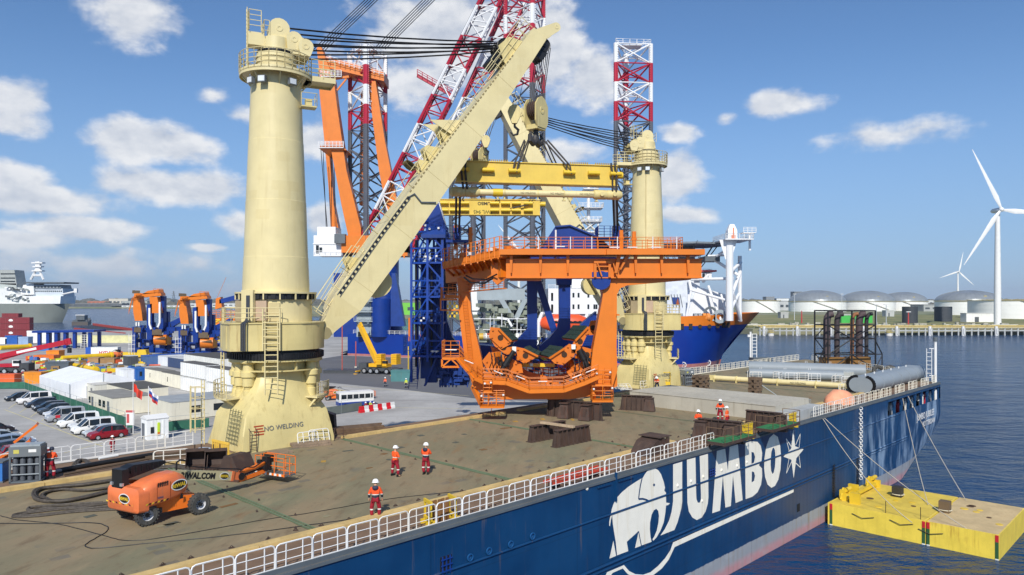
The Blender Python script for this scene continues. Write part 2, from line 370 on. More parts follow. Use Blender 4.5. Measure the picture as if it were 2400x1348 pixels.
for c, x0, x1, y0, y1, lb in FB:
 Y=(HC-3.6)*FPX/max(y1-HOR, 6); Y=min(max(Y, 900 if y1>725 else 1990), 2800); a, b=pt(x0, y0, Y), pt(x1, y0, Y); d=40
 t=thing('far_building', lb, 'building', ((a.x+b.x)/2, Y+d/2, 3.6)); wdt=b.x-a.x; h=max(a.z-3.6, 4)
 mb=MB(); mb.bx(-wdt/2, wdt/2, -d/2, d/2, 0, h); part('wall', mb, paint(c, .8, .1, 0, .2, .05), t, smooth=0)
 mb=MB(); mb.bx(-wdt/2-.6, wdt/2+.6, -d/2-.6, d/2+.6, h+.02, h+.9); part('roof', mb, paint('9a9c9c', .8), t, smooth=0)
 nw=max(2, int(wdt/14))
 for i in range(nw):
  mb=MB(); x=-wdt/2+wdt*(i+.5)/nw; mb.bx(x-wdt/nw*.3, x+wdt/nw*.3, -d/2-.15, -d/2+.1, h*.35, h*.62); part('window', mb, paint('4c5358', .3), t, smooth=0)
t=thing('water_tower', 'round concrete water tower standing on the far left skyline', 'tower', pt(160, 715, 2150)*1.0)
mb=MB(); mb.lathe([(0, 0), (4, 0), (3.4, 16), (8, 22), (8, 30), (0, 33)], n=16); part('shaft', mb, paint('8b8b86', .9), t)
def pylon(px, top, lb):
 p=pt(px, 708, 2700); h=(HOR-top)/FPX*2700+17; t=thing('power_pylon', lb, 'pylon', (p.x, p.y, 3.6)); mb=MB()
 b=[(-6, -6, 0), (6, -6, 0), (6, 6, 0), (-6, 6, 0)]; tp=[(-.6, -.6, h), (.6, -.6, h), (.6, .6, h), (-.6, .6, h)]
 for i in range(4):mb.tube(b[i], tp[i], .5, n=4)
 mb.bays(b, tp, 5, .35, 'z', n=4)
 for z, wd in ((h*.7, 11), (h*.84, 8), (h*.95, 5)):mb.beam((-wd, 0, z), (wd, 0, z), .8, .8)
 part('lattice', mb, paint('7c8288', .6), t)
pylon(407, 682, 'lattice power pylon on the skyline right of the gripper tops')
# --- wind turbines
def turbine(px, hub, Y, blade, ang, lb, nac=1):
 h=pt(px, hub, Y); t=thing('wind_turbine', lb, 'wind turbine', (h.x, Y, 3.6), group='wind turbines'); H=h.z-3.6; f=H/82
 mb=MB(); mb.lathe([(2.35*f, 0), (2.2*f, H*.3), (1.5*f, H-1.5*f), (0, H-1.4*f)], n=24); part('tower', mb, WHT, t)
 mb=MB(); mb.loft([[V((math.cos(g)*r*f, y*f, H+math.sin(g)*r*f))for g in [i*math.pi/5 for i in range(10)]]for y, r in ((-3.2, 1.0), (-2, 1.7), (4, 1.8), (6, 1.2))]); part('nacelle', mb, WHT, t)
 mb=MB(); mb.sphere((0, -4.2*f, H), 1.7*f, 6); part('hub', mb, WHT, t)
 for i in range(3):
  g=R(ang+120*i); d=V((math.sin(g), 0, math.cos(g))); e=V((math.cos(g), 0, -math.sin(g))); rings=[]
  for s_, c_, th in ((.02, 1.6, 1.5), (.06, 1.9, 1.4), (.2, 3.6, .9), (.5, 2.4, .5), (.8, 1.4, .25), (1, .35, .08)):
   c=V((0, -4.2*f, H))+d*blade*s_; cw, tw=c_*f, th*f
   rings.append([c-e*cw*.35, c+V((0, tw/2, 0)), c+e*cw*.65, c-V((0, tw/2, 0))])
  mb=MB(); mb.loft(rings); part('blade', mb, WHT, t, smooth=60)
turbine(2338, 493, 525, 48, -26, 'tall near white wind turbine rising from the tank jetty at the far right')
turbine(2245, 637, 1640, 46, 12, 'small distant white wind turbine behind the domed tank on the right')
turbine(1216, 590, 1300, 60, -38, 'white wind turbine half hidden behind the hanging orange frame')
# --- storage tanks across the water
STR=paint('b9a86a', .6); DOME=paint('9aa0a4', .35, .12, 0, .2, .2, metal=.35); TWH=paint('eeeeea', .5, .04, 0, .15, .12, dirtc='a8a498')
def tank(x0, x1, yb, yt, ya, lb, col=None, zg=3.6):
 Y=(HC-zg)*FPX/(yb-HOR); c=pt((x0+x1)/2, HOR, Y); r=(x1-x0)/2/FPX*Y; h=(yb-yt)/FPX*Y; Y2=Y+r
 c=V((c.x*Y2/Y, Y2, zg)); r*=1+(x1-x0)/2/FPX*.9
 t=thing('storage_tank', lb, 'tank', c, group='storage tanks across the water'); m=col or TWH
 mb=MB(); mb.lathe([(r, 0), (r, h)], n=64)
 mb.lathe([(r, h), (r*.985, h), (r*.985, h-.6), (0, h-.6)], n=64); part('shell', mb, m, t)
 for z in (.25, .5, .75):
  mb=MB(); mb.ring((0, 0, h*z), r, r+.12, .12, 64); part('hoop', mb, m, t)
 if ya:
  hd=(yt-ya)/FPX*Y*1.04; mb=MB(); pr=[(r*math.sin(q), hd*(math.cos(q)-.0))for q in [i*math.pi/2/8 for i in range(8, -1, -1)]]
  mb.lathe([(a, h+.05+b)for a, b in pr], n=40); part('dome_roof', mb, DOME, t, smooth=20)
  mb=MB()
  for j in range(40):
   g=2*math.pi*j/40; mb.path([V((a*math.cos(g), a*math.sin(g), h+.1+b))for a, b in pr], .14, 4)
  part('roof_ribs', mb, paint('7d8488', .5), t)
  mb=MB(); mb.box((0, -r*.8, h+hd*.45), (3, 8, 1.5)); mb.rail([(-1.2, -r, h), (-1.2, -r*.3, h+hd*.85)], 1.2, 2, .12); part('roof_stair', mb, STR, t)
 if r>12:
  mb=MB(); mb.ring((0, 0, h-.2), r, r+.9, .35, 64); mb.rail([V(((r+.8)*math.cos(g), (r+.8)*math.sin(g), h))for g in [i*2*math.pi/48 for i in range(49)]], 1.1, 2, .07, 6); part('rim_walkway', mb, STR, t)
  mb=MB(); g0, g1=R(-120), R(-62)
  P=[V(((r+.7)*math.cos(g0+(g1-g0)*i/14), (r+.7)*math.sin(g0+(g1-g0)*i/14), h*(1-i/14)))for i in range(15)]
  for a, b in zip(P[:-1], P[1:]):mb.beam(a, b, .9, .25)
  mb.rail(P, 1.1, 2, .07, 8); part('spiral_stair', mb, paint('8d8468', .6), t)
 return t
tank(1735, 1826, 733, 705, None, 'plain white storage tank without a dome beside the blue bow')
tank(1852, 1978, 731, 707, 681, 'first grey domed white tank from the blue bow')
tank(1972, 2092, 730, 707, 682, 'second grey domed white tank, behind the black exhaust frame')
tank(2066, 2168, 729, 707, 685, 'third and smallest grey domed white tank, left of the gap')
tank(2200, 2338, 739, 706, 681, 'grey domed white tank just left of the big wind turbine tower')
tank(2284, 2480, 748, 704, None, 'wide plain white tank behind the big wind turbine tower')
tank(2116, 2149, 758, 719, None, 'black cylindrical tank standing below the third domed tank', paint('3a3f46', .6))
tank(2192, 2229, 754, 719, None, 'black cylindrical tank left of the white pump house', paint('40454c', .6))
def shed(x0, x1, y0, y1, c, lb, cat='building', name='pump_house', zg=3.6):
 a=gp(x0, y1, zg); b=gp(x1, y1, zg); h=(y1-y0)/FPX*a.y; t=thing(name, lb, cat, ((a.x+b.x)/2, a.y+4, zg)); wd=b.x-a.x
 mb=MB(); mb.bx(-wd/2, wd/2, -4, 4, 0, h); part('wall', mb, paint(c, .7, .08, 0, .2, .2), t, smooth=0)
 mb=MB(); mb.bx(-wd/2-.3, wd/2+.3, -4.3, 4.3, h+.01, h+.4); part('roof', mb, paint('d8d8d4', .7), t, smooth=0)
 mb=MB(); mb.bx(-wd*.2, -wd*.05, -4.06, -3.9, 0, h*.6); part('door', mb, paint('555a5e', .6), t, smooth=0)
shed(2265, 2330, 735, 755, 'e6e6e2', 'white flat pump house at the foot of the big wind turbine')
shed(1830, 1848, 732, 746, 'a8aaa8', 'small grey hut on the bank right of the blue bow')
shed(1972, 2045, 739, 757, '3fae4a', 'green container hut behind the black exhaust frame')
shed(2076, 2096, 728, 742, 'b4b6b4', 'grey hut left of the black tank')
def pole(px, y0, y1, c, lb, r=.35, name='lamp_post', cat='lamp post'):
 a=gp(px, y1, 3.6); h=(y1-y0)/FPX*a.y; t=thing(name, lb, cat, a); mb=MB(); mb.tube((0, 0, 0), (0, 0, h), r, r*.6, 8); part('post', mb, paint(c, .5), t)
 mb=MB(); mb.box((0, 0, h+.3), (3, 1, .5)); part('lamp_head', mb, paint('d8d8d8', .4), t)
pole(2054, 715, 768, 'a9b0b6', 'grey lamp post on the bank, left of its pair'); pole(2077, 715, 766, 'a9b0b6', 'grey lamp post on the bank, right of its pair')
pole(1879, 728, 757, 'c0303a', 'short red post on the bank near the exhaust frame', .5); pole(2129, 732, 765, 'c0403a', 'red post before the black tank', .5); pole(1973, 690, 745, 'd0d4d8', 'tall thin white mast before the second domed tank', .25); pole(1862, 690, 750, 'd0d4d8', 'tall thin white mast before the first domed tank', .25)
t=thing('bank_pipework', 'pale pipe runs and low walls along the far tank bank', 'pipework', (160, 462, 3.6)); rr=random.Random(14)
for j in range(5):mb=MB(); y=4+j*9; [mb.beam((x, y, .8), (x+rr.uniform(20, 60), y+rr.uniform(-1, 1), .8), .5, .5)for x in range(0, 420, 70)]; part('pipe_run', mb, paint(('c9c4b0', 'd8d4c8', 'b9a878')[j%3], .6), t, smooth=0)
mb=MB(); [mb.box((rr.uniform(0, 430), rr.uniform(2, 60), .9), (rr.uniform(1, 5), 2, rr.uniform(1, 3)))for j in range(70)]; part('pump_gear', mb, paint('a8a698', .7, .3), t, kind='stuff', smooth=0)
mb=MB(); [mb.sphere((rr.uniform(-10, 430), rr.uniform(-6, 20), .6), rr.uniform(.8, 2.2), 4, (1.6, 1, .7))for j in range(120)]; o=solo('scrub_bushes', mb, land_mat('5c6340', '77734a', .3), 'low scrub bushes along the far bank', 'bushes', (160, 458, 3.6), smooth=0); o['kind']='stuff'
# --- jetty along the far bank
t=thing('jetty', 'long pile jetty with cream walkway along the far bank', 'jetty', (150, 440, 0)); JM=paint('b9bcbb', .8, .15, .1, .3, .5); L=560
mb=MB(); mb.bx(0, L, -2, 5, 4.6, 5.2); part('walkway', mb, paint('c9b98a', .8), t, smooth=0)
mb=MB(); mb.bx(0, L, -1.6, -1, 2.6, 3.2); mb.bx(0, L, 2, 2.8, 2.6, 3.3); part('waling', mb, JM, t, smooth=0)
mb=MB()
for z, y in ((5.6, 0), (5.7, 1.2), (5.6, 2.4)):mb.tube((0, y, z), (L, y, z), .28, n=6)
part('pipeline', mb, paint('c9b063', .5), t)
mb=MB(); mb.rail([(0, -1.9, 5.2), (L, -1.9, 5.2)], 1.1, 2, .06, 5); part('handrail', mb, STR, t)
mb=MB(); mb.tube((0, 0, -2), (0, 0, 4.6), .45, n=8); pm=to_mesh('pile', mb, JM)
mb=MB(); mb.tube((0, 0, -2), (0, 0, 5.6), .8, n=10); mb.tube((0, -1, 1), (0, -1, 4.4), .35, n=6); pm2=to_mesh('fender_pile', mb, WHT)
for i in range(int(L/4)):
 put('pile', pm, t, (i*4, -1.3, 0));
 if i%5==0:put('fender_pile', pm2, t, (i*4+2, -2.6, 0))
for px, lb in ((1807, 'small white mooring buoy in the water beside the blue bow'), (2084, 'small white mooring buoy in the water behind the exhaust frame')):
 b=gp(px, 787, 0); t=thing('mooring_buoy', lb, 'buoy', b); mb=MB(); mb.cyl((0, 0, -.5), 1.7, 2.2, 14); part('float', mb, WHTR, t); mb=MB(); mb.cyl((0, 0, 1.72), 2.0, .5, 14); mb.rail([V((1.8*math.cos(g), 1.8*math.sin(g), 2.2))for g in [i*math.pi/4 for i in range(9)]], 1, 2, .08); part('platform', mb, STR, t)
 # ================================================================== THE HEAVY LIFT SHIP
def hull_mat():
 m, k=new_mat('hull_paint'); o=k('ShaderNodeTexCoord').outputs['Object']; s=k('ShaderNodeSeparateXYZ', {0:o}); z=s.outputs[2]; u=s.outputs[0]
 n=k.noise(o, .25, 5, .6); st=k.noise(k.vm('MULTIPLY', o, (1.1, 1.1, .05)), 1.0, 5, .6); st2=k.noise(k.vm('MULTIPLY', o, (2.5, 2.5, .12)), 1.0, 5, .65)
 col=k.mix(k.ramp(n, .3, .7), lin('073660'), lin('0b406c')); col=k.mix(k.m('MULTIPLY', k.ramp(st, .5, .72), .32), col, lin('06284a'))
 ch=k.m('MULTIPLY', k.ramp(k.noise(k.vm('MULTIPLY', o, (.5, .5, .13)), 1.0, 6, .62), .44, .64), k.m('MULTIPLY', k.ramp(u, 74, 86), k.m('MULTIPLY', k.ramp(z, 9.2, 7.5), .95)))
 col=k.mix(ch, col, lin('8ba3bd'))
 col=k.mix(k.m('MULTIPLY', k.ramp(st2, .58, .76), k.m('MULTIPLY', k.ramp(z, 2, 9), .75)), col, lin('7b6850'))
 bz=k.m('ADD', z, k.m('MULTIPLY', k.m('SUBTRACT', st2, .5), .25))
 bt=k.mix(k.ramp(bz, .35, 1.0), lin('b98a8e'), lin('969aa0')); bt=k.mix(k.m('MULTIPLY', k.ramp(st2, .52, .75), .7), bt, lin('8a7454')); bt=k.mix(k.m('MULTIPLY', k.ramp(k.noise(o, 1.2, 5), .5, .7), .35), bt, lin('a9acb0'))
 col=k.mix(k.ramp(bz, 1.72, 1.66), col, bt)
 sm=k.m('MAXIMUM', k.m('LESS_THAN', k.m('FRACT', k.m('MULTIPLY', u, 1/11.0)), .006), k.m('LESS_THAN', k.m('FRACT', k.m('MULTIPLY', z, 1/2.45)), .016)); col=k.mix(k.m('MULTIPLY', sm, .35), col, lin('041c36'))
 finish(k, col, k.m('ADD', .33, k.m('MULTIPLY', n, .25)), 0, k.m('ADD', k.noise(k.vm('MULTIPLY', o, (.3, 1, .6)), 1.0, 2), k.m('MULTIPLY', k.m('SINE', k.m('MULTIPLY', u, 8.4)), .05)), .22, bdist=.2); return m
def deck_mat():
 m, k=new_mat('worn_steel_deck'); o=k('ShaderNodeTexCoord').outputs['Object']
 r=k('ShaderNodeMapping', {0:o}); r.inputs['Rotation'].default_value=(0, 0, R(-38)); o2=r.outputs[0]
 a=k.noise(k.vm('MULTIPLY', o2, (.10, .28, 1)), 1.0, 6, .62); b=k.noise(k.vm('MULTIPLY', o2, (.35, 1.1, 1)), 1.0, 6, .66); c=k.noise(o, 2.2, 6, .7); g=k.noise(o, .13, 4, .6)
 col=k.mix(k.ramp(a, .32, .66), lin('7b745a'), lin('8c7c60')); col=k.mix(k.m('MULTIPLY', k.ramp(g, .5, .68), .4), col, lin('747c60'))
 col=k.mix(k.m('MULTIPLY', k.ramp(b, .52, .74), .55), col, lin('9c8c6c')); col=k.mix(k.m('MULTIPLY', k.ramp(b, .48, .30), .6), col, lin('64523c'))
 col=k.mix(k.m('MULTIPLY', k.ramp(k.noise(k.vm('MULTIPLY', o2, (.16, .5, 1)), 1.7, 5, .6), .57, .72), .42), col, lin('8a6640'))
 col=k.mix(k.m('MULTIPLY', k.ramp(c, .55, .78), .5), col, lin('443c2e')); col=k.mix(k.m('MULTIPLY', k.ramp(k.noise(o, 5, 4, .7), .62, .75), .25), col, lin('9a9478'))
 vo=k('ShaderNodeTexVoronoi', {'Vector':k.vm('MULTIPLY', o, (.8, 1.2, 1)), 'Scale':.7}); vo.distance='CHEBYCHEV'
 col=k.mix(k.m('MULTIPLY', k.ramp(vo.outputs['Distance'], .22, .2), k.m('MULTIPLY', k.ramp(k.noise(o, .12, 2), .52, .6), .4)), col, lin('4c5358'))
 finish(k, col, .85, 0, k.m('ADD', a, c), .15); return m
HULL, DECKM=hull_mat(), deck_mat()
KERB=paint('cdb074', .8, .18, .35, .45, 1.1, '8a6a3a', '8a7c58'); WALK=paint('7c6450', .85, .2, .3, .4, .7, '6a4028', '5c5a46')
ship=thing('heavy_lift_ship', 'long blue ship with brown open deck and white elephant on its side', 'ship', (0, 0, 0), UA)
def lerpt(u, tab):
 for (a, x), (b, y)in zip(tab[:-1], tab[1:]):
  if u<=b:return x+(y-x)*(u-a)/(b-a)
 return tab[-1][1]
def zb(u):return lerpt(u, [(-30, -2), (89, -2), (90, -.6), (94.7, .35), (101.4, 1.77), (106.7, 2.8), (109.2, 4.9)])
def sv(u, z):return HV+(max(0, (u-92)/17.2)**1.5*max(0, (6-z)/6)**1.3*2.0)
us=[-25]+[i*6 for i in range(-3, 15)]+[86, 88, 90, 92.5, 95]+[97, 99, 101, 103, 105, 107, 109.2]
mb=MB(); rows=9
for lo, hi, seg in ((None, 10, [u for u in us if u<=88]), (None, 8.0, [u for u in us if u>=88])):
 rings=[]
 for u in seg:rings.append([(u, sv(u, zb(u)+(hi-zb(u))*j/rows), zb(u)+(hi-zb(u))*j/rows)for j in range(rows+1)])
 mb.loft(rings, caps=False, closed=False)
mb.add([(109.2, sv(109.2, z), z)for z in (4.9, 7.2, 10)]+[(136, 56.2, z)for z in (10, 7.2, 4.9)], [(0, 1, 2, 3, 4, 5)])
PORT=[(-25, 56.2), (32, 56.2), (32.6, 52.3), (74.6, 52.3), (75.4, 56.2), (136, 56.2)]
for (a, b), (c, d)in zip(PORT[:-1], PORT[1:]):mb.add([(a, b, -2), (c, d, -2), (c, d, 10), (a, b, 10)], [(0, 1, 2, 3)])
mb.add([(-25, HV, -2), (-25, 56.2, -2), (-25, 56.2, 10), (-25, HV, 10)], [(0, 1, 2, 3)])
rings=[[(u, sv(u, 10)-.01, 9.55), (u, sv(u, 10)-.01, 10.0)]for u in us if u>=88]; mb.loft(rings, caps=False, closed=False)
part('hull', mb, HULL, ship, smooth=30)
mb=MB(); edge=[(u, sv(u, 10))for u in us]; top=edge+PORT[::-1]; mb.add([(u, v, 10)for u, v in top], [tuple(range(len(top)))]); part('deck', mb, DECKM, ship, smooth=0)
mb=MB(); mb.add([(-25, HV+.15, 10.004)]+[(u, sv(u, 10)+.15, 10.004)for u in us[1:]]+[(109, 31, 10.004), (-25, 30.4, 10.004)], [tuple(range(len(us)+2))]); mb.bx(-25, 32, 50.6, 56, 10.0, 10.004); mb.bx(32.6, 74.6, 50.6, 52.2, 10.0, 10.004); part('side_walkway', mb, WALK, ship, smooth=0)
mb=MB(); mb.add([(u, sv(u, 7)+.1, 7.3)for u in us if u>=88]+[(109, 38, 7.3), (88, 36, 7.3)], [tuple(range(len([u for u in us if u>=88])+2))]); mb.add([(88, 33, 7.1), (110, 35, 7.1), (110, 35, 9.9), (88, 33, 9.9)], [(0, 1, 2, 3)]); part('mooring_deck', mb, paint('101c30', .8), ship, smooth=0)  # near-black colour paints the shade inside the stern opening
# mooring deck posts, winches and bollards in the opening
mb=MB(); mb.beam((0, 0, 7.3), (0, 0, 9.56), .25, .4, (1, 0, 0)); mb.beam((-.6, 0, 9.5), (0, 0, 8.5), .16, .2); mb.beam((.6, 0, 9.5), (0, 0, 8.5), .16, .2); pm=to_mesh('opening_post', mb, HULL)
for u in (88.2, 91, 93.6, 96.2, 98.8, 101.4, 104, 106.6, 108.9):put('opening_post', pm, ship, (u, sv(u, 9)+.25, 0))
for u, c in ((89.5, WHT), (92.2, WHT), (94.6, paint('c02838')), (97.8, WHT), (100, WHT), (103.9, WHT), (105.4, paint('c02838')), (107.6, WHT)):
 mb=MB(); mb.cyl((u, sv(u, 7)+.9, 7.3), .28, 1.5, 12); mb.cyl((u, sv(u, 7)+.9, 8.8), .42, .15, 12); mb.cyl((u-.5, sv(u, 7)+1.2, 8.4), .35, .9, 12, (1, 0, 0)); part('mooring_bitt', mb, c, ship)
 # rubbing strakes, scupper edge, kerbs, weld strips
for z, r_, u0, u1 in ((7.8, .07, -25, 94), (4.78, .10, -25, 96), (4.5, .07, -25, 96)):
 mb=MB(); mb.path([(u, sv(u, z)-.02, z)for u in us if u0<=u<=u1], r_, 6); part('rubbing_strake', mb, HULL, ship)
mb=MB()
for a, b in zip(us[:-1], us[1:]):mb.beam((a, sv(a, 10)+.06, 10.11), (b, sv(b, 10)+.06, 10.11), .06, .22); mb.beam((a, sv(a, 10)-.03, 9.93), (b, sv(b, 10)-.03, 9.93), .1, .12)
part('deck_edge_plate', mb, GRYD, ship, smooth=0)
for v, u0, u1, h in ((30.65, -25, 49, .16), (30.65, 54, 62, .16), (30.65, 73, 107, .14), (50.2, -25, 23.3, .22), (50.2, 31.8, 50, .2), (50.2, 52, 75, .2)):
 mb=MB(); q=u0
 while q<u1-.1:
  e=min(q+random.uniform(3.5, 6.5), u1); mb.bx(q+.02, e-.02, v-.27+random.uniform(-.04, .04), v+.27, 10.0, 10+h); q=e
 part('deck_kerb', mb, KERB, ship, smooth=0)
GW=paint('686c50', .8, .25, .1, .4, 1.3, dirtc='6b6048')
for i, u in enumerate((4.7, 18.2, 31.7, 45.2, 58.7, 74, 88)):
 mb=MB(); rr=random.Random(i); n=26; P=[30.95+(50-30.95)*j/n for j in range(n+1)]
 mb.add([(u+s_*(.13+rr.uniform(0, .14)), v, 10.008)for s_ in (-1, 1)for v in P], [(j, j+1, n+2+j, n+1+j)for j in range(n)]); part('weld_strip', mb, GW, ship, smooth=0)
 if i in (1, 2, 3):
  mb=MB(); mb.tube((u+.1, 31, 10.03), (u+.1, 50, 10.03), .035, n=5); mb.tube((u-.12, 31, 10.03), (u-.12, 49.8, 10.03), .035, n=5); part('deck_hose', mb, paint('64745a', .6), ship)
mb=MB(); mb.path([(.11*math.cos(g), 0, .13*math.sin(g))for g in [math.pi*i/6 for i in range(7)]], .03, 5); mb.bx(-.2, .2, -.08, .08, -.03, .02); em=to_mesh('lashing_eye', mb, STEEL)
rr=random.Random(5)
for i in range(54):o=put('lashing_eye', em, ship, (-6+i*1.55+rr.uniform(-.3, .3), rr.choice((31.5, 31.7, 31.4)), 10.03), rr.uniform(-.5, .5)); o.scale=(.6, .6, .6)
for u in (18.2, 31.7, 45.2):
 for j in range(9):o=put('lashing_eye', em, ship, (u+(.55 if j%2 else -.55), 32+j*2, 10.03), 1.2); o.scale=(.6, .6, .6)
PL=[paint('7a5a36', .85, .2, .3), paint('55584e', .85, .2), paint('8c8468', .85, .2), paint('b08a3a', .8, .2)]
for i in range(46):
 mb=MB(); u, v=rr.uniform(6, 62), rr.uniform(32, 49); mb.box((0, 0, 0), (rr.uniform(.25, 1.1), rr.uniform(.15, .5), .02)); o=part('deck_patch', mb, PL[rr.choice((0, 1, 1, 2, 2))]if i>5 else PL[3], ship, smooth=0); o.location=(u, v, 10.016); o.rotation_euler.z=rr.uniform(-.3, .3)+(.78 if i<6 else 0)
 # rail panels
def panel_mesh(L=1.62, h=1.08, seed=0, mat=None, n=5):
 mb=MB(); r=.034; q=.16; P=[(0, 0, 0), (0, 0, h-q), (.05, 0, h-.05), (q, 0, h), (L-q, 0, h), (L-.05, 0, h-.05), (L, 0, h-q), (L, 0, 0)]
 mb.path(P, r, n)
 for z in (.4, .74):mb.tube((0, 0, z), (L, 0, z), .02, n=4)
 for x in (L*.27, L*.73):mb.tube((x, 0, .05), (x, 0, h), .027, n=5)
 mb.bx(0, L, -.03, .03, .02, .14); return to_mesh('rail_panel', mb, mat or WHTR)
pms=[panel_mesh(seed=i, mat=[WHT, WHTR, paint('f1ead6', .5, .08, .2, .3, 1.4, '9a7040', 'b8a888')][i])for i in range(3)]
def rail_row(p, q, L=1.67, skip=(), ps=pms, jit=.012):
 p, q=V(p), V(q); d=q-p; n=int(d.length/L); a=math.atan2(d.y, d.x); rr=random.Random(int(p.x*7))
 for i in range(n):
  c=p+d.normalized()*i*L
  if any(s0<c.x<s1 for s0, s1 in skip):continue
  o=put('rail_panel', ps[0 if (rr.random()<.7 and c.x<40)else (1 if c.x<80 else 2)], ship, c, a); o.rotation_euler.x=rr.uniform(-.025, .025); o.location.z+=rr.uniform(-jit, jit)
rail_row((5.8, HV+.12, 10.1), (86, HV+.12, 10.1), skip=((48.4, 61.5), (63.0, 67.2)))
prev=(86.2, sv(86.2, 10)+.12, 10.1)
for u in (91, 96, 101, 106, 109):nx=(u, sv(u, 10)+.12, 10.1); rail_row(prev, nx); prev=nx
rail_row((6, 56.0, 10.05), (22.5, 56.0, 10.05), L=2.05, ps=[panel_mesh(2.0, mat=WHT), panel_mesh(2.0, mat=WHTR), panel_mesh(2.0)])
rail_row((84, 56.0, 10.05), (134, 56.0, 10.05)); rail_row((111, 29.5, 10.05), (134, 54.5, 10.05))
# --- emblem and lettering on the side (flat white paint, 1 cm proud)
def keyhole(o, hs):
 o=list(o)
 for h in hs:
  i, j=min(((i, j)for i in range(len(o))for j in range(len(h))), key=lambda t:(o[t[0]][0]-h[t[1]][0])**2+(o[t[0]][1]-h[t[1]][1])**2)
  hh=h[j:]+h[:j]+[h[j]]; o=o[:i+1]+hh+o[i:]
 return o
def area(p):return sum(a[0]*b[1]-b[0]*a[1]for a, b in zip(p, p[1:]+p[:1]))
ZA=lambda x, y:(1390+x/3.873, 1000+y/3.873)
ZB_=lambda x, y:(1350+x/3.3867, 950+y/3.3867)
def decal(mb, pts, zf, holes=(), off=.012):
 mb.keep=True
 f=lambda P:[hullpt(*zf(*p))for p in P]
 o=f(pts)
 if area(o)<0:o.reverse()
 hs=[]
 for h in holes:
  h=f(h)
  if area(h)>0:h.reverse()
  hs.append(h)
 o=keyhole(o, hs); bm=bmesh.new(); vs=[bm.verts.new((u, HV-off, z))for u, z in o]; bm.faces.new(vs); bm.normal_update(); bmesh.ops.triangulate(bm, faces=bm.faces[:], ngon_method='EAR_CLIP')
 bm.verts.index_update(); bm.normal_update(); mb.add([tuple(v.co)for v in bm.verts], [tuple(v.index for v in fc.verts)[::(1 if fc.normal.y<0 else -1)]for fc in bm.faces]); bm.free()
def decal_line(mb, pts, zf, wd, off=.012):
 mb.keep=True
 P=[hullpt(*zf(*p))for p in pts]
 for (a, b), (c, d)in zip(P[:-1], P[1:]):
  l=math.hypot(c-a, d-b); nx, nz=-(d-b)/l*wd/2, (c-a)/l*wd/2; mb.add([(a+nx, HV-off, b+nz), (c+nx, HV-off, d+nz), (c-nx, HV-off, d-nz), (a-nx, HV-off, b-nz)], [(3, 2, 1, 0)])
SIGNW=paint('f6f1e2', .5, .04, .2, .4, 1.0, 'a58452', 'd2bf94')
EL=[(437, 470), (380, 505), (320, 545), (260, 595), (215, 645), (185, 700), (168, 750), (160, 797), (146, 860), (145, 900), (152, 903), (160, 850), (172, 800), (178, 880), (190, 960), (205, 1050), (216, 1168), (318, 1130), (305, 1045), (415, 945), (440, 1078), (530, 1045), (520, 1000), (514, 930), (516, 870), (530, 800), (550, 760), (572, 745), (590, 765), (597, 810), (592, 870), (578, 940), (555, 995), (538, 1022), (545, 1036), (575, 1005), (610, 945), (640, 870), (655, 780), (661, 716), (680, 712), (697, 695), (662, 690), (660, 600), (645, 580), (652, 553), (640, 500), (615, 430), (590, 395), (560, 378), (530, 378), (500, 392), (470, 430), (447, 470)]
mb=MB(); decal(mb, EL, ZA); decal(mb, [(183, 1035), (208, 1173), (147, 1198)], ZA); decal(mb, [(410, 960), (433, 1082), (380, 1102)], ZA); decal(mb, [(510, 1080), (537, 1070), (537, 1076), (512, 1085)], ZA); part('elephant_emblem', mb, SIGNW, ship, smooth=0)
mb=MB(); decal_line(mb, [(442, 470), (428, 530), (417, 600), (411, 657), (450, 655), (480, 664), (505, 676)], ZA, .12, .022); decal(mb, [(551+9*math.cos(g), 529+13*math.sin(g))for g in [i*math.pi/5 for i in range(10)]], ZA, off=.022); part('emblem_line', mb, HULL, ship, smooth=0)
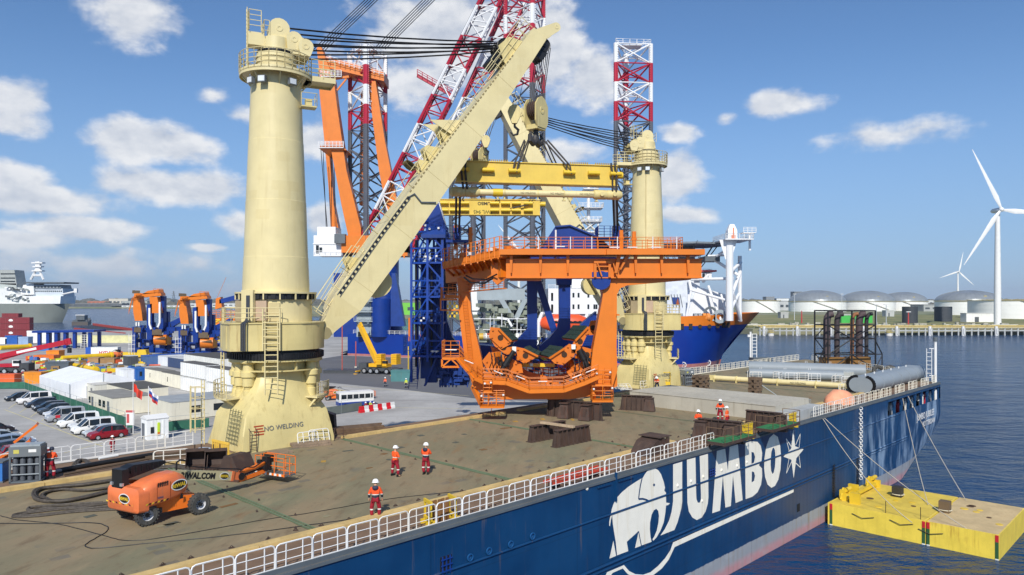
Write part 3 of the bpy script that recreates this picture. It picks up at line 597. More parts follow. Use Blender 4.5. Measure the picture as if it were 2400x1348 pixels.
for nm, zf, o, hs in (('letter', ZA, [(725, 343), (808, 318), (808, 680), (800, 740), (785, 800), (765, 870), (737, 938), (610, 988), (650, 930), (690, 850), (712, 770), (725, 680)], ()), ('letter', ZA, [(850, 300), (928, 281), (935, 620), (938, 660), (950, 690), (968, 690), (978, 660), (978, 620), (966, 268), (1042, 247), (1046, 640), (1040, 700), (1020, 770), (985, 825), (940, 848), (900, 825), (868, 770), (855, 690)], ()), ('letter', ZB_, [(1117, 362), (1183, 345), (1205, 520), (1217, 330), (1284, 310), (1322, 752), (1266, 776), (1245, 560), (1228, 800), (1184, 812), (1165, 560), (1142, 836), (1080, 857)], ()), ('letter', ZB_, [(1340, 300), (1390, 285), (1440, 290), (1465, 320), (1477, 380), (1472, 440), (1450, 475), (1475, 500), (1477, 560), (1468, 630), (1440, 690), (1400, 725), (1345, 745)], ([(1392, 370), (1410, 375), (1420, 410), (1412, 455), (1392, 465)], [(1395, 525), (1412, 530), (1420, 560), (1412, 600), (1393, 612)])), ('letter', ZB_, [(1495, 420), (1508, 330), (1535, 258), (1568, 228), (1600, 250), (1620, 320), (1627, 420), (1622, 510), (1605, 590), (1578, 640), (1550, 655), (1520, 630), (1500, 570), (1492, 500)], ([(1545, 420), (1550, 370), (1560, 340), (1568, 335), (1578, 355), (1582, 420), (1578, 490), (1568, 535), (1558, 545), (1548, 520), (1544, 470)], )), ('underline', ZB_, [(1728, 655), (770, 1088), (748, 1150), (705, 1215), (650, 1275), (590, 1325), (530, 1345), (470, 1340), (420, 1315), (380, 1268), (245, 1325), (225, 1370), (260, 1372), (290, 1330), (370, 1295), (410, 1340), (470, 1370), (540, 1372), (610, 1350), (680, 1295), (735, 1225), (782, 1125), (1726, 690)], ()), ('star', ZB_, [(1724, 190), (1738, 325), (1805, 350), (1748, 420), (1727, 578), (1708, 432), (1645, 408), (1706, 345)], ())):
 mb=MB(); decal(mb, o, zf, hs)
 if nm=='star':
  for P in ([(1712, 335), (1667, 264), (1692, 365)], [(1742, 315), (1780, 226), (1770, 335)], [(1690, 420), (1669, 540), (1711, 445)], [(1768, 392), (1782, 494), (1740, 455)]):decal_line(mb, P, ZB_, .09)
 part(nm, mb, SIGNW, ship, smooth=0)
 # name on the quarter
text('ship_name', 'JUMBO JUBILEE', 1.12, WHT, ship, (98.8, HV-.02, 6.15), (1, 0, 0), bold=.02); text('ship_name', 'ROTTERDAM', .9, WHT, ship, (101.2, HV-.02, 5.15), (1, 0, 0), bold=.015)
# portholes, openings painted dark, gratings, pads on the side
for px, py in ((1100, 1306), (1144, 1291), (1195, 1275), (1246, 1256)):
 u, z=hullpt(px, py); mb=MB(); mb.ring((u, HV-.05, z), .14, .2, .06, 16, (0, -1, 0)); mb.cyl((u, HV-.001, z), .14, .02, 14, (0, -1, 0)); part('porthole', mb, paint('1d5488', .4), ship)
def opening(px, py, wd, h, bars):
 u, z=hullpt(px, py); mb=MB(); mb.bx(u-wd/2, u+wd/2, HV-.02, HV+.05, z-h/2, z+h/2); o=part('opening_shade_plate', mb, paint('0b0f16', .9), ship, smooth=0)  # near-black plate on the plating, painted as the shade in a recess
 if bars:
  mb=MB()
  for i in range(3):x=u-wd/2+wd*(i+.5)/3; mb.bx(x-.03, x+.03, HV-.07, HV-.022, z-h/2, z+h/2)
  for i in range(3):y=z-h/2+h*(i+.5)/3; mb.bx(u-wd/2, u+wd/2, HV-.10, HV-.072, y-.03, y+.03)
  part('grating', mb, BLUD, o, smooth=0)
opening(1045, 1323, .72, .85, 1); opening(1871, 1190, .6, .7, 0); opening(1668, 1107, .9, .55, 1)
for px, py in ((1588, 1138), (1619, 1128), (1648, 1117), (1691, 1102), (1727, 1092), (1750, 1083), (1645, 1174), (1375, 1145)):
 u, z=hullpt(px, py); mb=MB(); mb.lathe([(.11, 0), (.11, .06), (0, .1)], (u, HV-.0, z), 10, (0, -1, 0)); part('side_light', mb, SIGNW, ship)
for a, b in (((1399, 1142), (1430, 1127)), ((1448, 1127), (1482, 1117))):
 u, z=hullpt(*a); u2, z2=hullpt(*b); mb=MB(); mb.beam((u, HV-.05, z), (u2, HV-.05, z), .12, .12); part('side_bracket', mb, HULL, ship, smooth=0)
mb=MB(); u, z=hullpt(1442, 1126); mb.bx(u-.06, u+.06, HV-.12, HV-.0, z-1.3, z+.5); part('side_bracket', mb, HULL, ship, smooth=0)
# ================================================================== MAST CRANES ON THE PORT SIDE
def mast_crane(u, v, tip, label, rf, full=True):
 root=thing('mast_crane', label, 'crane', S(u, v), UA, 'mast cranes')
 c=S(u, v); az=math.atan2(tip.y-c.y, tip.x-c.x); hd=math.hypot(tip.x-c.x, tip.y-c.y); SL=Matrix.Rotation(az-UA, 4, 'Z')
 Bs=lambda :MB(M=SL)
 wa=lambda deg:R(deg)-UA
 # --- pedestal: square foot drawn up into a round column
 n=48; x0, x1, y0, y1=-4.5, 3.1, -3.6, 2.3
 def rect(i, ins):
  g=2*math.pi*i/n; cx, cy=math.cos(g), math.sin(g); X0, X1, Y0, Y1=x0+ins, x1-ins, y0+ins*.5, y1-ins
  t=min((X1 if cx>0 else X0)/cx if abs(cx)>1e-6 else 1e9, (Y1 if cy>0 else Y0)/cy if abs(cy)>1e-6 else 1e9); return V((cx*t, cy*t, 0))
 corner=[math.atan2(y, x)%(2*math.pi)for x, y in ((x1, y1), (x0, y1), (x0, y0), (x1, y0))]
 angs=sorted([2*math.pi*i/n for i in range(n)]+corner)
 def ringpt(g, ins, h, f):
  cx, cy=math.cos(g), math.sin(g); X0, X1, Y0, Y1=x0+ins, x1-ins, y0+ins, y1-ins
  t=min((X1 if cx>0 else X0)/cx if abs(cx)>1e-6 else 1e9, (Y1 if cy>0 else Y0)/cy if abs(cy)>1e-6 else 1e9); return V((cx*t, cy*t, h)).lerp(V((cx*rf*2.5, cy*rf*2.5, h)), f)
 mb=MB(); mb.loft([[ringpt(g, i, h, f)for g in angs]for h, i, f in ((0, 0, 0), (1.2, .18, 0), (2.45, .42, 0), (3.2, .45, .32), (4.0, .45, .62), (4.8, .45, .86), (5.7, .45, 1), (6.5, .45, 1))])
 part('pedestal', mb, CREAMD, root, smooth=28)
 mb=MB(); mb.ring((0, 0, 5.62), 2.4*rf, 3.25*rf, .09, 40); mb.ring((0, 0, 6.38), 2.4*rf, 3.55*rf, .14, 40)
 for j in range(24):
  g=2*math.pi*j/24
  if j%3==0:mb.beam((3.1*rf*math.cos(g), 3.1*rf*math.sin(g), 5.66), (3.1*rf*math.cos(g), 3.1*rf*math.sin(g), 6.4), .22, .12)
 part('flange', mb, CREAMD, root)
 mb=MB(); mb.lathe([(.3, -2.35), (.3, -1.5), (.22, -1.45), (.26, -1.2), (.36, -1.15), (.36, -.5), (.46, -.45), (.46, -.1), (.34, 0), (.3, .5), (.5, .62), (.5, .72), (0, .72)], n=12); mb.lathe([(0, -2.45), (.22, -2.4), (.22, -2.3)], n=10); mm=to_mesh('slewing_motor', mb, CREAMD)
 for g in (188, 207, 226, 245, 350, 8, 26):o=put('slewing_motor', mm, root, (2.95*rf*math.cos(wa(g)), 2.95*rf*math.sin(wa(g)), 5.68)); o.scale=(1.25, 1.25, 1)
 # --- platforms low on the pedestal
 def arcplat(g0, g1, ri, ro, h, nm):
  P=[wa(g0+(g1-g0)*i/10)for i in range(11)]; mb=MB()
  mb.loft([[V((r*math.cos(g), r*math.sin(g), z))for r, z in ((ri, h-.12), (ro, h-.12), (ro, h), (ri, h))]for g in P]); mb.rail([V((ro*math.cos(g), ro*math.sin(g), h))for g in P], 1.1, 3, .025, .8)
  for i in (1, 5, 9):mb.beam(V((ro*.95*math.cos(P[i]), ro*.95*math.sin(P[i]), h-.1)), V((ri*1.05*math.cos(P[i]), ri*1.05*math.sin(P[i]), h-1.6)), .14, .14)
  part(nm, mb, CREAM, root)
 arcplat(168, 238, 2.2, 4.6, 3.7, 'motor_platform'); arcplat(335, 365, 2.4, 4.1, 3.6, 'motor_platform')
 mb=MB(); bx, by=-4.9, 2.2
 mb.ladder((bx, by, 0), (bx, by, 4.9), .5, .04, side=(0, 1, 0))
 for z in (1.2, 2, 2.8, 3.6, 4.4):mb.path([(bx, by-.4, z), (bx-.75, by-.4, z), (bx-.95, by, z), (bx-.75, by+.4, z), (bx, by+.4, z)], .03, 5)
 for x, y in ((bx-.75, by-.4), (bx-.95, by), (bx-.75, by+.4)):mb.beam((x, y, 1.0), (x, y, 4.5), .07, .07)
 part('ladder_cage', mb, CREAM, root)
 mb=MB()
 for x in (-3.95, -3.45):mb.path([(x, y0-.1, .05), (x, y0-.08, 1.6), (x, y0+.1, 1.75)], .03, 5)
 for j in range(6):mb.tube((-3.95, y0-.09, .25+j*.26), (-3.45, y0-.09, .25+j*.26), .022, n=4)
 mb.rail([(x1-.3, y0-.4, 0), (x1+.5, y0-.4, 0)], 1, 2); part('foot_rung', mb, STEEL, root)
 mb=MB()
 for j in range(5):mb.tube((x0-.06, -2.8+j*.45, .5), (x0+.35, -2.8+j*.45, 3.0), .025, n=4)
 for j in range(9):mb.tube((x0-.04+j*.045, -2.8, .6+j*.28), (x0-.04+j*.045, -1.0, .6+j*.28), .025, n=4)
 part('cargo_net', mb, paint('5d6048', .9), root)
 text('warning_text', 'NO WELDING', .5, paint('6f7276', .6), root, (-2.75, y0+.17, 1.4), (1, 0, 0), (0, .15, 1), xs=1.0)
 for j, w_ in enumerate((.75, .6, .8, .7)):mb=MB(); mb.beam((-3.1-w_/2, y0+.175+(1.8-j*.2-1.2)*.19, 1.8-j*.2), (-3.1+w_/2, y0+.175+(1.8-j*.2-1.2)*.19, 1.8-j*.2), .03, .11); part('warning_line', mb, paint('b4502e', .6), root, smooth=0)
 # --- slewing bearing
 mb=MB(); mb.ring((0, 0, 6.54), 2.4*rf, 3.62*rf, .5, 60)
 for j in range(90):
  g=2*math.pi*j/90; mb.box((3.64*rf*math.cos(g), 3.64*rf*math.sin(g), 6.79), (.07, .1, .44), g)
 mb.ring((0, 0, 7.04), 2.4*rf, 3.3*rf, .22, 40); part('slewing_bearing', mb, BLK, root)
 # --- slewing house
 H=7.26; ro=3.75*rf; pr=[R(-112+32*i)for i in range(8)]
 octo=[V((ro*math.cos(g), ro*math.sin(g), 0))for g in [R(-90+22.5*i)for i in range(9)]]+[V((-ro*.98, ro*.85, 0)), V((-ro*1.08, ro*.5, 0)), V((-ro*1.08, -ro*.5, 0)), V((-ro*.98, -ro*.85, 0))]
 mb=Bs(); mb.ext([p+V((0, 0, H))for p in octo], (0, 0, 2.0)); mb.ext([p*1.02+V((0, 0, H+2.0))for p in octo], (0, 0, .1)); part('slewing_house', mb, CREAMD, root, smooth=30)
 mb=Bs()
 for i in (9, 10, 11, 12):a, b=octo[i-1], octo[i]; mb.box(((a+b)/2+V((0, 0, H+1.0)))*1.0, (.06, .06, 1.7))
 part('house_seam', mb, CREAMD, root)
 mb=Bs(); mb.lathe([(2.75*rf, 9.3), (2.75*rf, 11.15)], n=44); mb.lathe([(3.0*rf, 11.55), (3.12*rf, 11.55), (3.12*rf, 11.68), (2.5*rf, 11.68)], n=48); part('mast_foot', mb, CREAM, root)
 mb=Bs(); mb.lathe([(2.7*rf, 11.1), (2.92*rf, 11.1), (2.92*rf, 11.55), (2.7*rf, 11.55)], n=48)
 for j in range(32):
  g=2*math.pi*j/32; mb.box((2.95*rf*math.cos(g), 2.95*rf*math.sin(g), 11.33), (.12, .34, .42), g)
 part('upper_bearing', mb, BLK, root)
 mb=MB(); mb.box((0, 0, 11.33), (.1, .1, .48)); bp=to_mesh('bearing_post', mb, CREAM)
 for j in range(16):g=2*math.pi*j/16; put('bearing_post', bp, root, (3.05*rf*math.cos(g), 3.05*rf*math.sin(g), 0), g)
 # panels, doors, conduits and rails round the foot (placed by world bearing, facing the deck side)
 def onfoot(g, r, z, dx, dy, dz, mat, nm):
  mb=MB(); a=wa(g); mb.box((r*math.cos(a), r*math.sin(a), z), (dx, dy, dz), a); part(nm, mb, mat, root, smooth=0)
 onfoot(228, 2.9*rf, 10.2, .5, 1.1, 1.6, paint('a89878', .6), 'louvre_panel'); onfoot(262, 2.8*rf, 10.25, .3, 1.3, 1.5, paint('b8a088', .6), 'louvre_panel'); onfoot(205, 2.8*rf, 10.2, .4, 1.2, 1.7, paint('7d705c', .6), 'louvre_panel')
 onfoot(285, 2.76*rf, 10.1, .12, .8, 1.5, paint('c8b888', .5), 'door')
 mb=MB()
 for g in (242, 249, 254):a=wa(g); mb.beam((3.15*rf*math.cos(a), 3.15*rf*math.sin(a), 9.4), (3.15*rf*math.cos(a), 3.15*rf*math.sin(a), 11.8), .42, .3, (math.cos(a), math.sin(a), 0))
 part('conduit', mb, CREAM, root, smooth=0)
 mb=MB()
 for k_ in range(3):
  a=wa(249+k_*1.7); a2=wa(256+k_*1.8)
  mb.path([V((3.35*rf*math.cos(a), 3.35*rf*math.sin(a), 11.4)), V((3.35*rf*math.cos(a), 3.35*rf*math.sin(a), 9.75)), V((4.1*rf*math.cos(a2), 4.1*rf*math.sin(a2), 9.5)), V((4.62*rf*math.cos(a2), 4.62*rf*math.sin(a2), 9.3)), V((4.62*rf*math.cos(a2), 4.62*rf*math.sin(a2), 7.3))], .06, 6)
 part('cable_bundle', mb, paint('3c424c', .6), root)
 mb=Bs(); e=.1; mb.rail([p*.97+V((0, 0, H+2.1))for p in (octo[8:]+octo[:1])], 1.1, 3, .03, 1.2, n=5); part('handrail', mb, CREAM, root)
 mb=MB(); a=wa(283); rr_=3.95*rf; pc=V((math.cos(a), math.sin(a), 0)); sd_=V((-math.sin(a), math.cos(a), 0))
 mb.ladder(pc*rr_+V((0, 0, 4.0)), pc*rr_+V((0, 0, 9.5)), .9, .05, .42, sd_); mb.ladder(pc*(rr_+.02)+V((0, 0, 7.3)), pc*(rr_+.02)+V((0, 0, 10.4)), 1.2, .06, .5, sd_); part('front_ladder', mb, CREAM, root)
 mb=MB(); a=wa(195); pc=V((math.cos(a), math.sin(a), 0))*4.0*rf; mb.ladder(pc+V((0, 0, 3.7)), pc+V((0, 0, 7.0)), .5, .045, .3, (0, 1, 0)); part('side_ladder', mb, CREAM, root)
 # --- tapering mast
 mb=Bs(); pr=[(2.55, 11.69), (2.55, 12.2), (2.46, 14.4), (2.44, 14.42), (2.3, 18.8), (2.28, 18.82), (2.1, 23.5), (2.08, 23.52), (1.93, 27.9), (1.95, 28.3), (1.95, 28.9)]
 mb.lathe([(r*rf, h)for r, h in pr], n=56); part('mast', mb, CREAM, root, smooth=20)
 mb=MB(); a=wa(255)
 for da in (0, .035):mb.path([V(((r*rf+.05)*math.cos(a+da), (r*rf+.05)*math.sin(a+da), h))for r, h in pr], .025, 4)
 if rf<1:part('mast_cable', mb, paint('b8a878', .6), root)
 mb=Bs()
 rr=random.Random(int(u))
 # --- top platform
 T=28.7; ro=2.78*rf
 mb=Bs(); mb.ring((0, 0, T), 2.0*rf, ro, .1, 44); mb.ring((0, 0, T-.18), ro-.06, ro, .42, 44)
 mb.bx(ro*.8, ro+1.7, -1.0, 1.0, T, T+.1); mb.bx(ro*.8, ro+1.7, -1.05, -1.0, T-.18, T+.24); mb.bx(ro*.8, ro+1.7, 1.0, 1.05, T-.18, T+.24); mb.bx(ro+1.65, ro+1.7, -1.0, 1.0, T-.18, T+.24)
 for j in range(8):g=2*math.pi*j/8; mb.beam((1.9*rf*math.cos(g), 1.9*rf*math.sin(g), T-.9), (ro*.95*math.cos(g), ro*.95*math.sin(g), T-.05), .1, .1)
 part('top_platform', mb, CREAM, root)
 mb=Bs(); P=[V((ro*math.cos(R(g)), ro*math.sin(R(g)), T+.1))for g in range(24, 337, 12)]; P=[V((ro+1.65, 1, T+.1))]+P+[V((ro+1.65, -1, T+.1))]; mb.rail(P, 1.45, 4, .032, 1.0)
 part('platform_rail', mb, CREAM, root)
 # --- head: collar, drum and sheave housings
 mb=Bs(); mb.lathe([(1.5, T), (1.5, T+1.7), (1.36, T+1.75), (1.36, T+2.0), (1.1, T+2.05), (1.1, T+3.0), (0, T+3.0)], n=36)
 for h in (.5, .95, 1.35):mb.ring((0, 0, T+h), 1.5, 1.58, .07, 36)
 part('head_collar', mb, CREAM, root)
 mb=Bs(); mb.ring((0, 0, T+1.78), 1.34, 1.42, .16, 36)
 for j in range(48):g=2*math.pi*j/48; mb.box((1.43*math.cos(g), 1.43*math.sin(g), T+1.86), (.1, .07, .14), g)
 part('head_gear', mb, BLK, root)
 def plate(cx, cz, r, base, hw, y0_, y1_):
  P=[V((cx+r*math.cos(g), y0_, cz+r*math.sin(g)))for g in [R(-20+22*i)for i in range(11)]]+[V((cx-hw, y0_, base)), V((cx+hw, y0_, base))]
  mb=Bs(); mb.ext(P, (0, y1_-y0_, 0)); mb.ring((cx, y0_-.03, cz), .12, .26, .05, 14, (0, 1, 0)); mb.ring((cx, y1_-.02, cz), .12, .26, .05, 14, (0, 1, 0)); return mb
 part('sheave_housing', plate(.15, T+3.75, .8, T+2.2, 1.1, -.75, .75), CREAM, root, smooth=30)
 for yy in (-.95, .95):part('sheave_cheek', plate(1.25, T+2.95, .62, T+1.8, .5, yy-.1, yy+.1), CREAM, root, smooth=30)
 part('sheave_cheek', plate(2.1, T+2.45, .6, T+1.7, .35, -1.25, -1.1), CREAM, root, smooth=30); part('sheave_cheek', plate(2.1, T+2.45, .6, T+1.7, .35, 1.1, 1.25), CREAM, root, smooth=30)
 for cx, cz, r in ((1.25, T+2.95, .5), (2.1, T+2.45, .5)):
  for yy in (-.6, -.2, .2, .6):mb=Bs(); mb.lathe([(r, -.13), (r-.12, -.04), (r-.12, .04), (r, .13)], (cx, yy, cz), 20, (0, 1, 0)); mb.cyl((cx, yy-.1, cz), r-.1, .2, 16, (0, 1, 0)); part('sheave', mb, CREAMD, root)
 mb=Bs(); mb.bx(.6, 2.5, -1.05, 1.05, T+1.95, T+2.15); mb.beam((2.3, 0, T+3.0), (1.2, 0, T+3.5), 1.7, .1); part('head_frame', mb, CREAM, root, smooth=0)
 mb=MB(); a=wa(205); q=V((math.cos(a), math.sin(a), 0)); mb.box(q*1.55+V((0, 0, T+2.75)), (1.2, 1.1, 1.0), a); mb.ladder(q*2.2+V((0, 0, T)), q*2.2+V((0, 0, T+5.2)), .5, .035, .3, (-q.y, q.x, 0))
 mb.rail([q*2.1+V((-q.y, q.x, 0))*s_*.7+V((0, 0, T+3.3))for s_ in (-1, 1)]+[q*1.2+V((-q.y, q.x, 0))*.7+V((0, 0, T+3.3))], 1.6, 4, .03, .6); part('head_ladder', mb, CREAM, root)
 mb=Bs(); mb.rail([(-1.0, -.8, T+3.0), (-.6, -.8, T+3.0)], 1.2, 3, .03, .5); mb.rail([(-1.0, .8, T+3.0), (-1.0, -.8, T+3.0)], 1.2, 3, .03, .8); part('head_rail', mb, CREAM, root)
 # --- flood lights
 for g in (236, 262, 318):
  a=wa(g); mb=MB(); q=V((math.cos(a), math.sin(a), 0))*2.35*rf; mb.box(q+V((0, 0, T-.75)), (.28, .6, .5), a); fl=part('flood_light', mb, paint('6f7478', .4), root, smooth=0)
  mb=MB(); mb.box(q*1.065+V((0, 0, T-.75)), (.03, .5, .4), a); part('lens', mb, paint('d8dee2', .15), fl, smooth=0)
 mb=Bs(); mb.bx(1.7, 2.9, -1.6, -.6, T-2.4, T-2.3); mb.rail([(1.7, -1.6, T-2.3), (2.9, -1.6, T-2.3), (2.9, -.6, T-2.3)], 1, 2, .025); mb.box((2.3, -1.2, T-2.0), (.5, .5, .5)); part('lamp_platform', mb, CREAMD, root)
 # --- boom
 px_, pz_=3.6, 8.4; tx, tz=hd, tip.z-10; L=math.hypot(tx-px_, tz-pz_); be=math.atan2(tz-pz_, tx-px_)
 BM=SL@Matrix.Translation((px_, 0, pz_))@Matrix.Rotation(-be, 4, 'Y')
 Bb=lambda :MB(M=BM); LL=L-.3
 st=[(0, .5, 1.1), (.6, .6, 1.15), (3.0, 1.2, 1.7), (9, 1.3, 1.8), (L*.55, 1.2, 1.6), (L*.86, .93, 1.25), (LL, .78, 1.05)]
 mb=Bb(); mb.loft([[V((x, -wd, -d)), V((x, wd, -d)), V((x, wd, d)), V((x, -wd, d))]for x, d, wd in st]); part('boom_girder', mb, CREAM, root, smooth=8)
 def dep(x):return lerpt(x, [(a, b)for a, b, _ in st])
 def wid(x):return lerpt(x, [(a, b)for a, _, b in st])
 mb=Bb(); q=4.8
 while q<L-1:mb.bx(q, q+.015, -wid(q)-.012, wid(q)+.012, -dep(q)-.012, dep(q)+.012); q+=5.6
 part('boom_seam', mb, paint('a8945c', .6), root, smooth=0)
 near=-1 if rf==1 else 1
 mb=Bb(); q=3.2
 while q<13:mb.bx(q, q+.24, near*wid(q)-.06, near*wid(q)+.06, dep(q)-.34, dep(q)-.12); q+=.46
 part('cable_tray', mb, BLK, root, smooth=0)
 mb=Bb()
 for e in (.1, .36):mb.path([(x, near*(wid(x)+.05), dep(x)-e)for x in (3, 6, 9, 13.1)], .03, 4)
 mb.path([(13.1, near*(wid(13)+.05), dep(13)-.2), (13.6, near*(wid(13)+.09), dep(13)-.4), (13.4, near*(wid(13)+.09), dep(13)-1.3), (14.2, near*(wid(13)+.09), -dep(13)+.2)], .07, 5)
 part('tray_edge', mb, GRYD, root)
 mb=Bb(); q=13.5
 while q<L-4:mb.bx(q, q+.22, near*wid(q)-.03, near*wid(q)+.05, dep(q)-.08, dep(q)+.02); q+=.4
 part('edge_cleat', mb, paint('8f7f55', .6), root, smooth=0)
 mb=Bb(); P=[V((x, near*(wid(x)-.15), dep(x)))for x in (2, 5, 9, 14, 19, 24, L-5, L-1.5)]; mb.rail(P, .95, 2, .028, 2.0, n=4); part('boom_rail', mb, CREAM, root)
 mb=Bb(); q=4.0
 for x in (1.2, ):mb.beam((x, near*wid(x), dep(x)), (x, near*wid(x), dep(x)+1.6), .05, .05)
 mb.path([(1.0, near*1.2, 1.0), (1.0, near*1.2, 2.2), (7, near*1.2, 2.4), (7.4, near*1.2, 1.4)], .04, 5); mb.path([(1.0, near*1.2, 1.0), (7.4, near*1.2, 1.4)], .04, 5); mb.path([(1.0, near*1.2, 1.6), (7.4, near*1.2, 1.9)], .035, 5); part('foot_rail', mb, CREAM, root)
 mb=Bb(); d_=dep(6.2); mb.ext([V((4.6+2.6*i/8, -.75, -d_-1.15*math.sin(math.pi*i/8)**.5))for i in range(9)], (0, 1.5, 0)); part('boom_bumper', mb, CREAMD, root, smooth=40)
 mb=Bb(); mb.cyl((0, near*1.12, 0), .5, near*.2, 20, (0, 1, 0)); part('pivot_hub', mb, paint('8f8460', .5), root)
 def bracket(x, s_, nm='rope_guide'):
  mb=Bb(); d=dep(x)
  for yy in (-.55, .55):mb.ext([V((x-1.0*s_, yy-.04, d)), V((x+1.1*s_, yy-.04, d)), V((x+.35*s_, yy-.04, d+1.25*s_)), V((x-.25*s_, yy-.04, d+1.35*s_))], (0, .08, 0))
  mb.cyl((x+.05, -.6, d+1.0*s_), .42*s_, 1.2, 16, (0, 1, 0)); mb.beam((x-1.4*s_, -.4, d+.1), (x-.2, -.4, d+1.3*s_), .08, .1); part(nm, mb, CREAMD, root)
 bracket(6.0, .6); bracket(L*.53, .75); bracket(L*.60, .85); bracket(L*.49, .55)
 mb=Bb(); mb.ext([V((L*.6, -.9, dep(20))), V((L*.6+1.6, -.9, dep(20))), V((L*.6-.3, -.9, dep(20)+2.2))], (0, .06, 0)); mb.ext([V((L*.6, .9, dep(20))), V((L*.6+1.6, .9, dep(20))), V((L*.6-.3, .9, dep(20)+2.2))], (0, .06, 0)); part('rope_horn', mb, CREAM, root, smooth=0)
 mb=Bb()
 for j in range(7):mb.path([(L*.5-1+.2*math.cos(g), -.5+.15*j, dep(18)+1.1+.55*math.sin(g))for g in [i*math.pi/5 for i in range(10)]], .05, 4, closed=True)
 part('rope_coil', mb, paint('6a5c3c', .8), root)
 # luffing tackle near the tip
 mb=Bb(); X=L-3.6; d=dep(X)
 for yy in (-.9, -.3, .3, .9):mb.ext([V((X-1.4, yy-.05, d)), V((X+1.5, yy-.05, d)), V((X+.9, yy-.05, d+1.2)), V((X-.5, yy-.05, d+1.5))], (0, .1, 0))
 part('luffing_block', mb, CREAMD, root, smooth=0)
 mb=Bb()
 for j in range(6):mb.lathe([(.75, -.1), (.6, -.03), (.6, .03), (.75, .1)], (X, -.75+j*.3, d+.95), 20, (0, 1, 0)); mb.cyl((X, -.8+j*.3, d+.95), .6, .1, 14, (0, 1, 0))
 mb.box((X-1.6, 0, d+.9), (1.2, 1.5, .9)); part('luffing_sheaves', mb, BLK, root)
 mb=Bb(); mb.rail([(X-2, near*.95, d), (L-.3, near*.85, dep(L)+.1)], 1.3, 3, .03, 1.1); mb.rail([(X-3.6, -near*.9, d), (X-3.6, near*.95, d), (X-2, near*.95, d)], 1.2, 3, .03); part('tip_rail', mb, CREAM, root)
 # tip arms, sheaves
 for yy in (-.82, .82):
  mb=Bb(); a, b=V((L-.7, yy, .1)), V((L+1.5, yy, -.9)); dd=(b-a).normalized(); nn=V((-dd.z, 0, dd.x))
  P=[a+nn*.62*math.cos(g)-dd*.62*math.sin(g)for g in [R(i*30)for i in range(7)]]+[b-nn*.42*math.cos(g)+dd*.42*math.sin(g)for g in [R(i*30)for i in range(7)]]
  mb.ext([p-V((0, .1, 0))for p in P], (0, .2, 0)); mb.ring((a.x, yy-.13, a.z), .12, .26, .26, 14, (0, 1, 0)); mb.ring((b.x, yy-.13, b.z), .1, .2, .26, 14, (0, 1, 0)); part('tip_arm', mb, CREAM, root, smooth=30)
 mb=Bb()
 for j in range(5):mb.lathe([(.62, -.1), (.5, -.03), (.5, .03), (.62, .1)], (L-.6, -.6+.3*j, -1.0), 20, (0, 1, 0)); mb.cyl((L-.6, -.65+.3*j, -1.0), .5, .1, 14, (0, 1, 0))
 mb.box((L-1.5, 0, -1.3), (1.0, 1.3, .8)); mb.box((L-.6, 0, -1.0), (.3, 1.5, .3)); part('hoist_sheaves', mb, BLK, root)
 # --- ropes head -> tip
 Hd=lambda x, y, z:SL@V((x, y, z)); Bt=lambda x, y, z:BM@V((x, y, z))
 for j, (hz, hx)in enumerate(((T+3.9, .9), (T+3.2, 1.6), (T+2.75, 2.5), (T+2.0, 2.3))):
  for i, yy in enumerate((-.66, -.5, .5, .66)):
   mb=MB(); a=Hd(hx, yy, hz); b=Bt(X-.3+j*.12, yy*.9, d+2.0-.36*j); m_=a.lerp(b, .5)-V((0, 0, .22)); mb.path([a, a.lerp(m_, .5)-V((0, 0, .06)), m_, m_.lerp(b, .5)-V((0, 0, .06)), b], .045, 4); part('luffing_rope', mb, ROPE, root)
 return root, SL, BM, L, az
tip1, tip2=pt(1258, 82, 67.5), pt(1172, 232, 92.5)
root1, SL1, BM1, L1, az1=mast_crane(28, 53.8, tip1, 'tall cream mast crane beside the orange boom lift, its boom rising to the right', 1.0)
root2, SL2, BM2, L2, az2=mast_crane(80.3, 54.1, tip2, 'cream mast crane farther aft with its boom leaning left over the deck', .95)
def crane_pt(root, M, p):return mat_of(root)@(M@V(p))
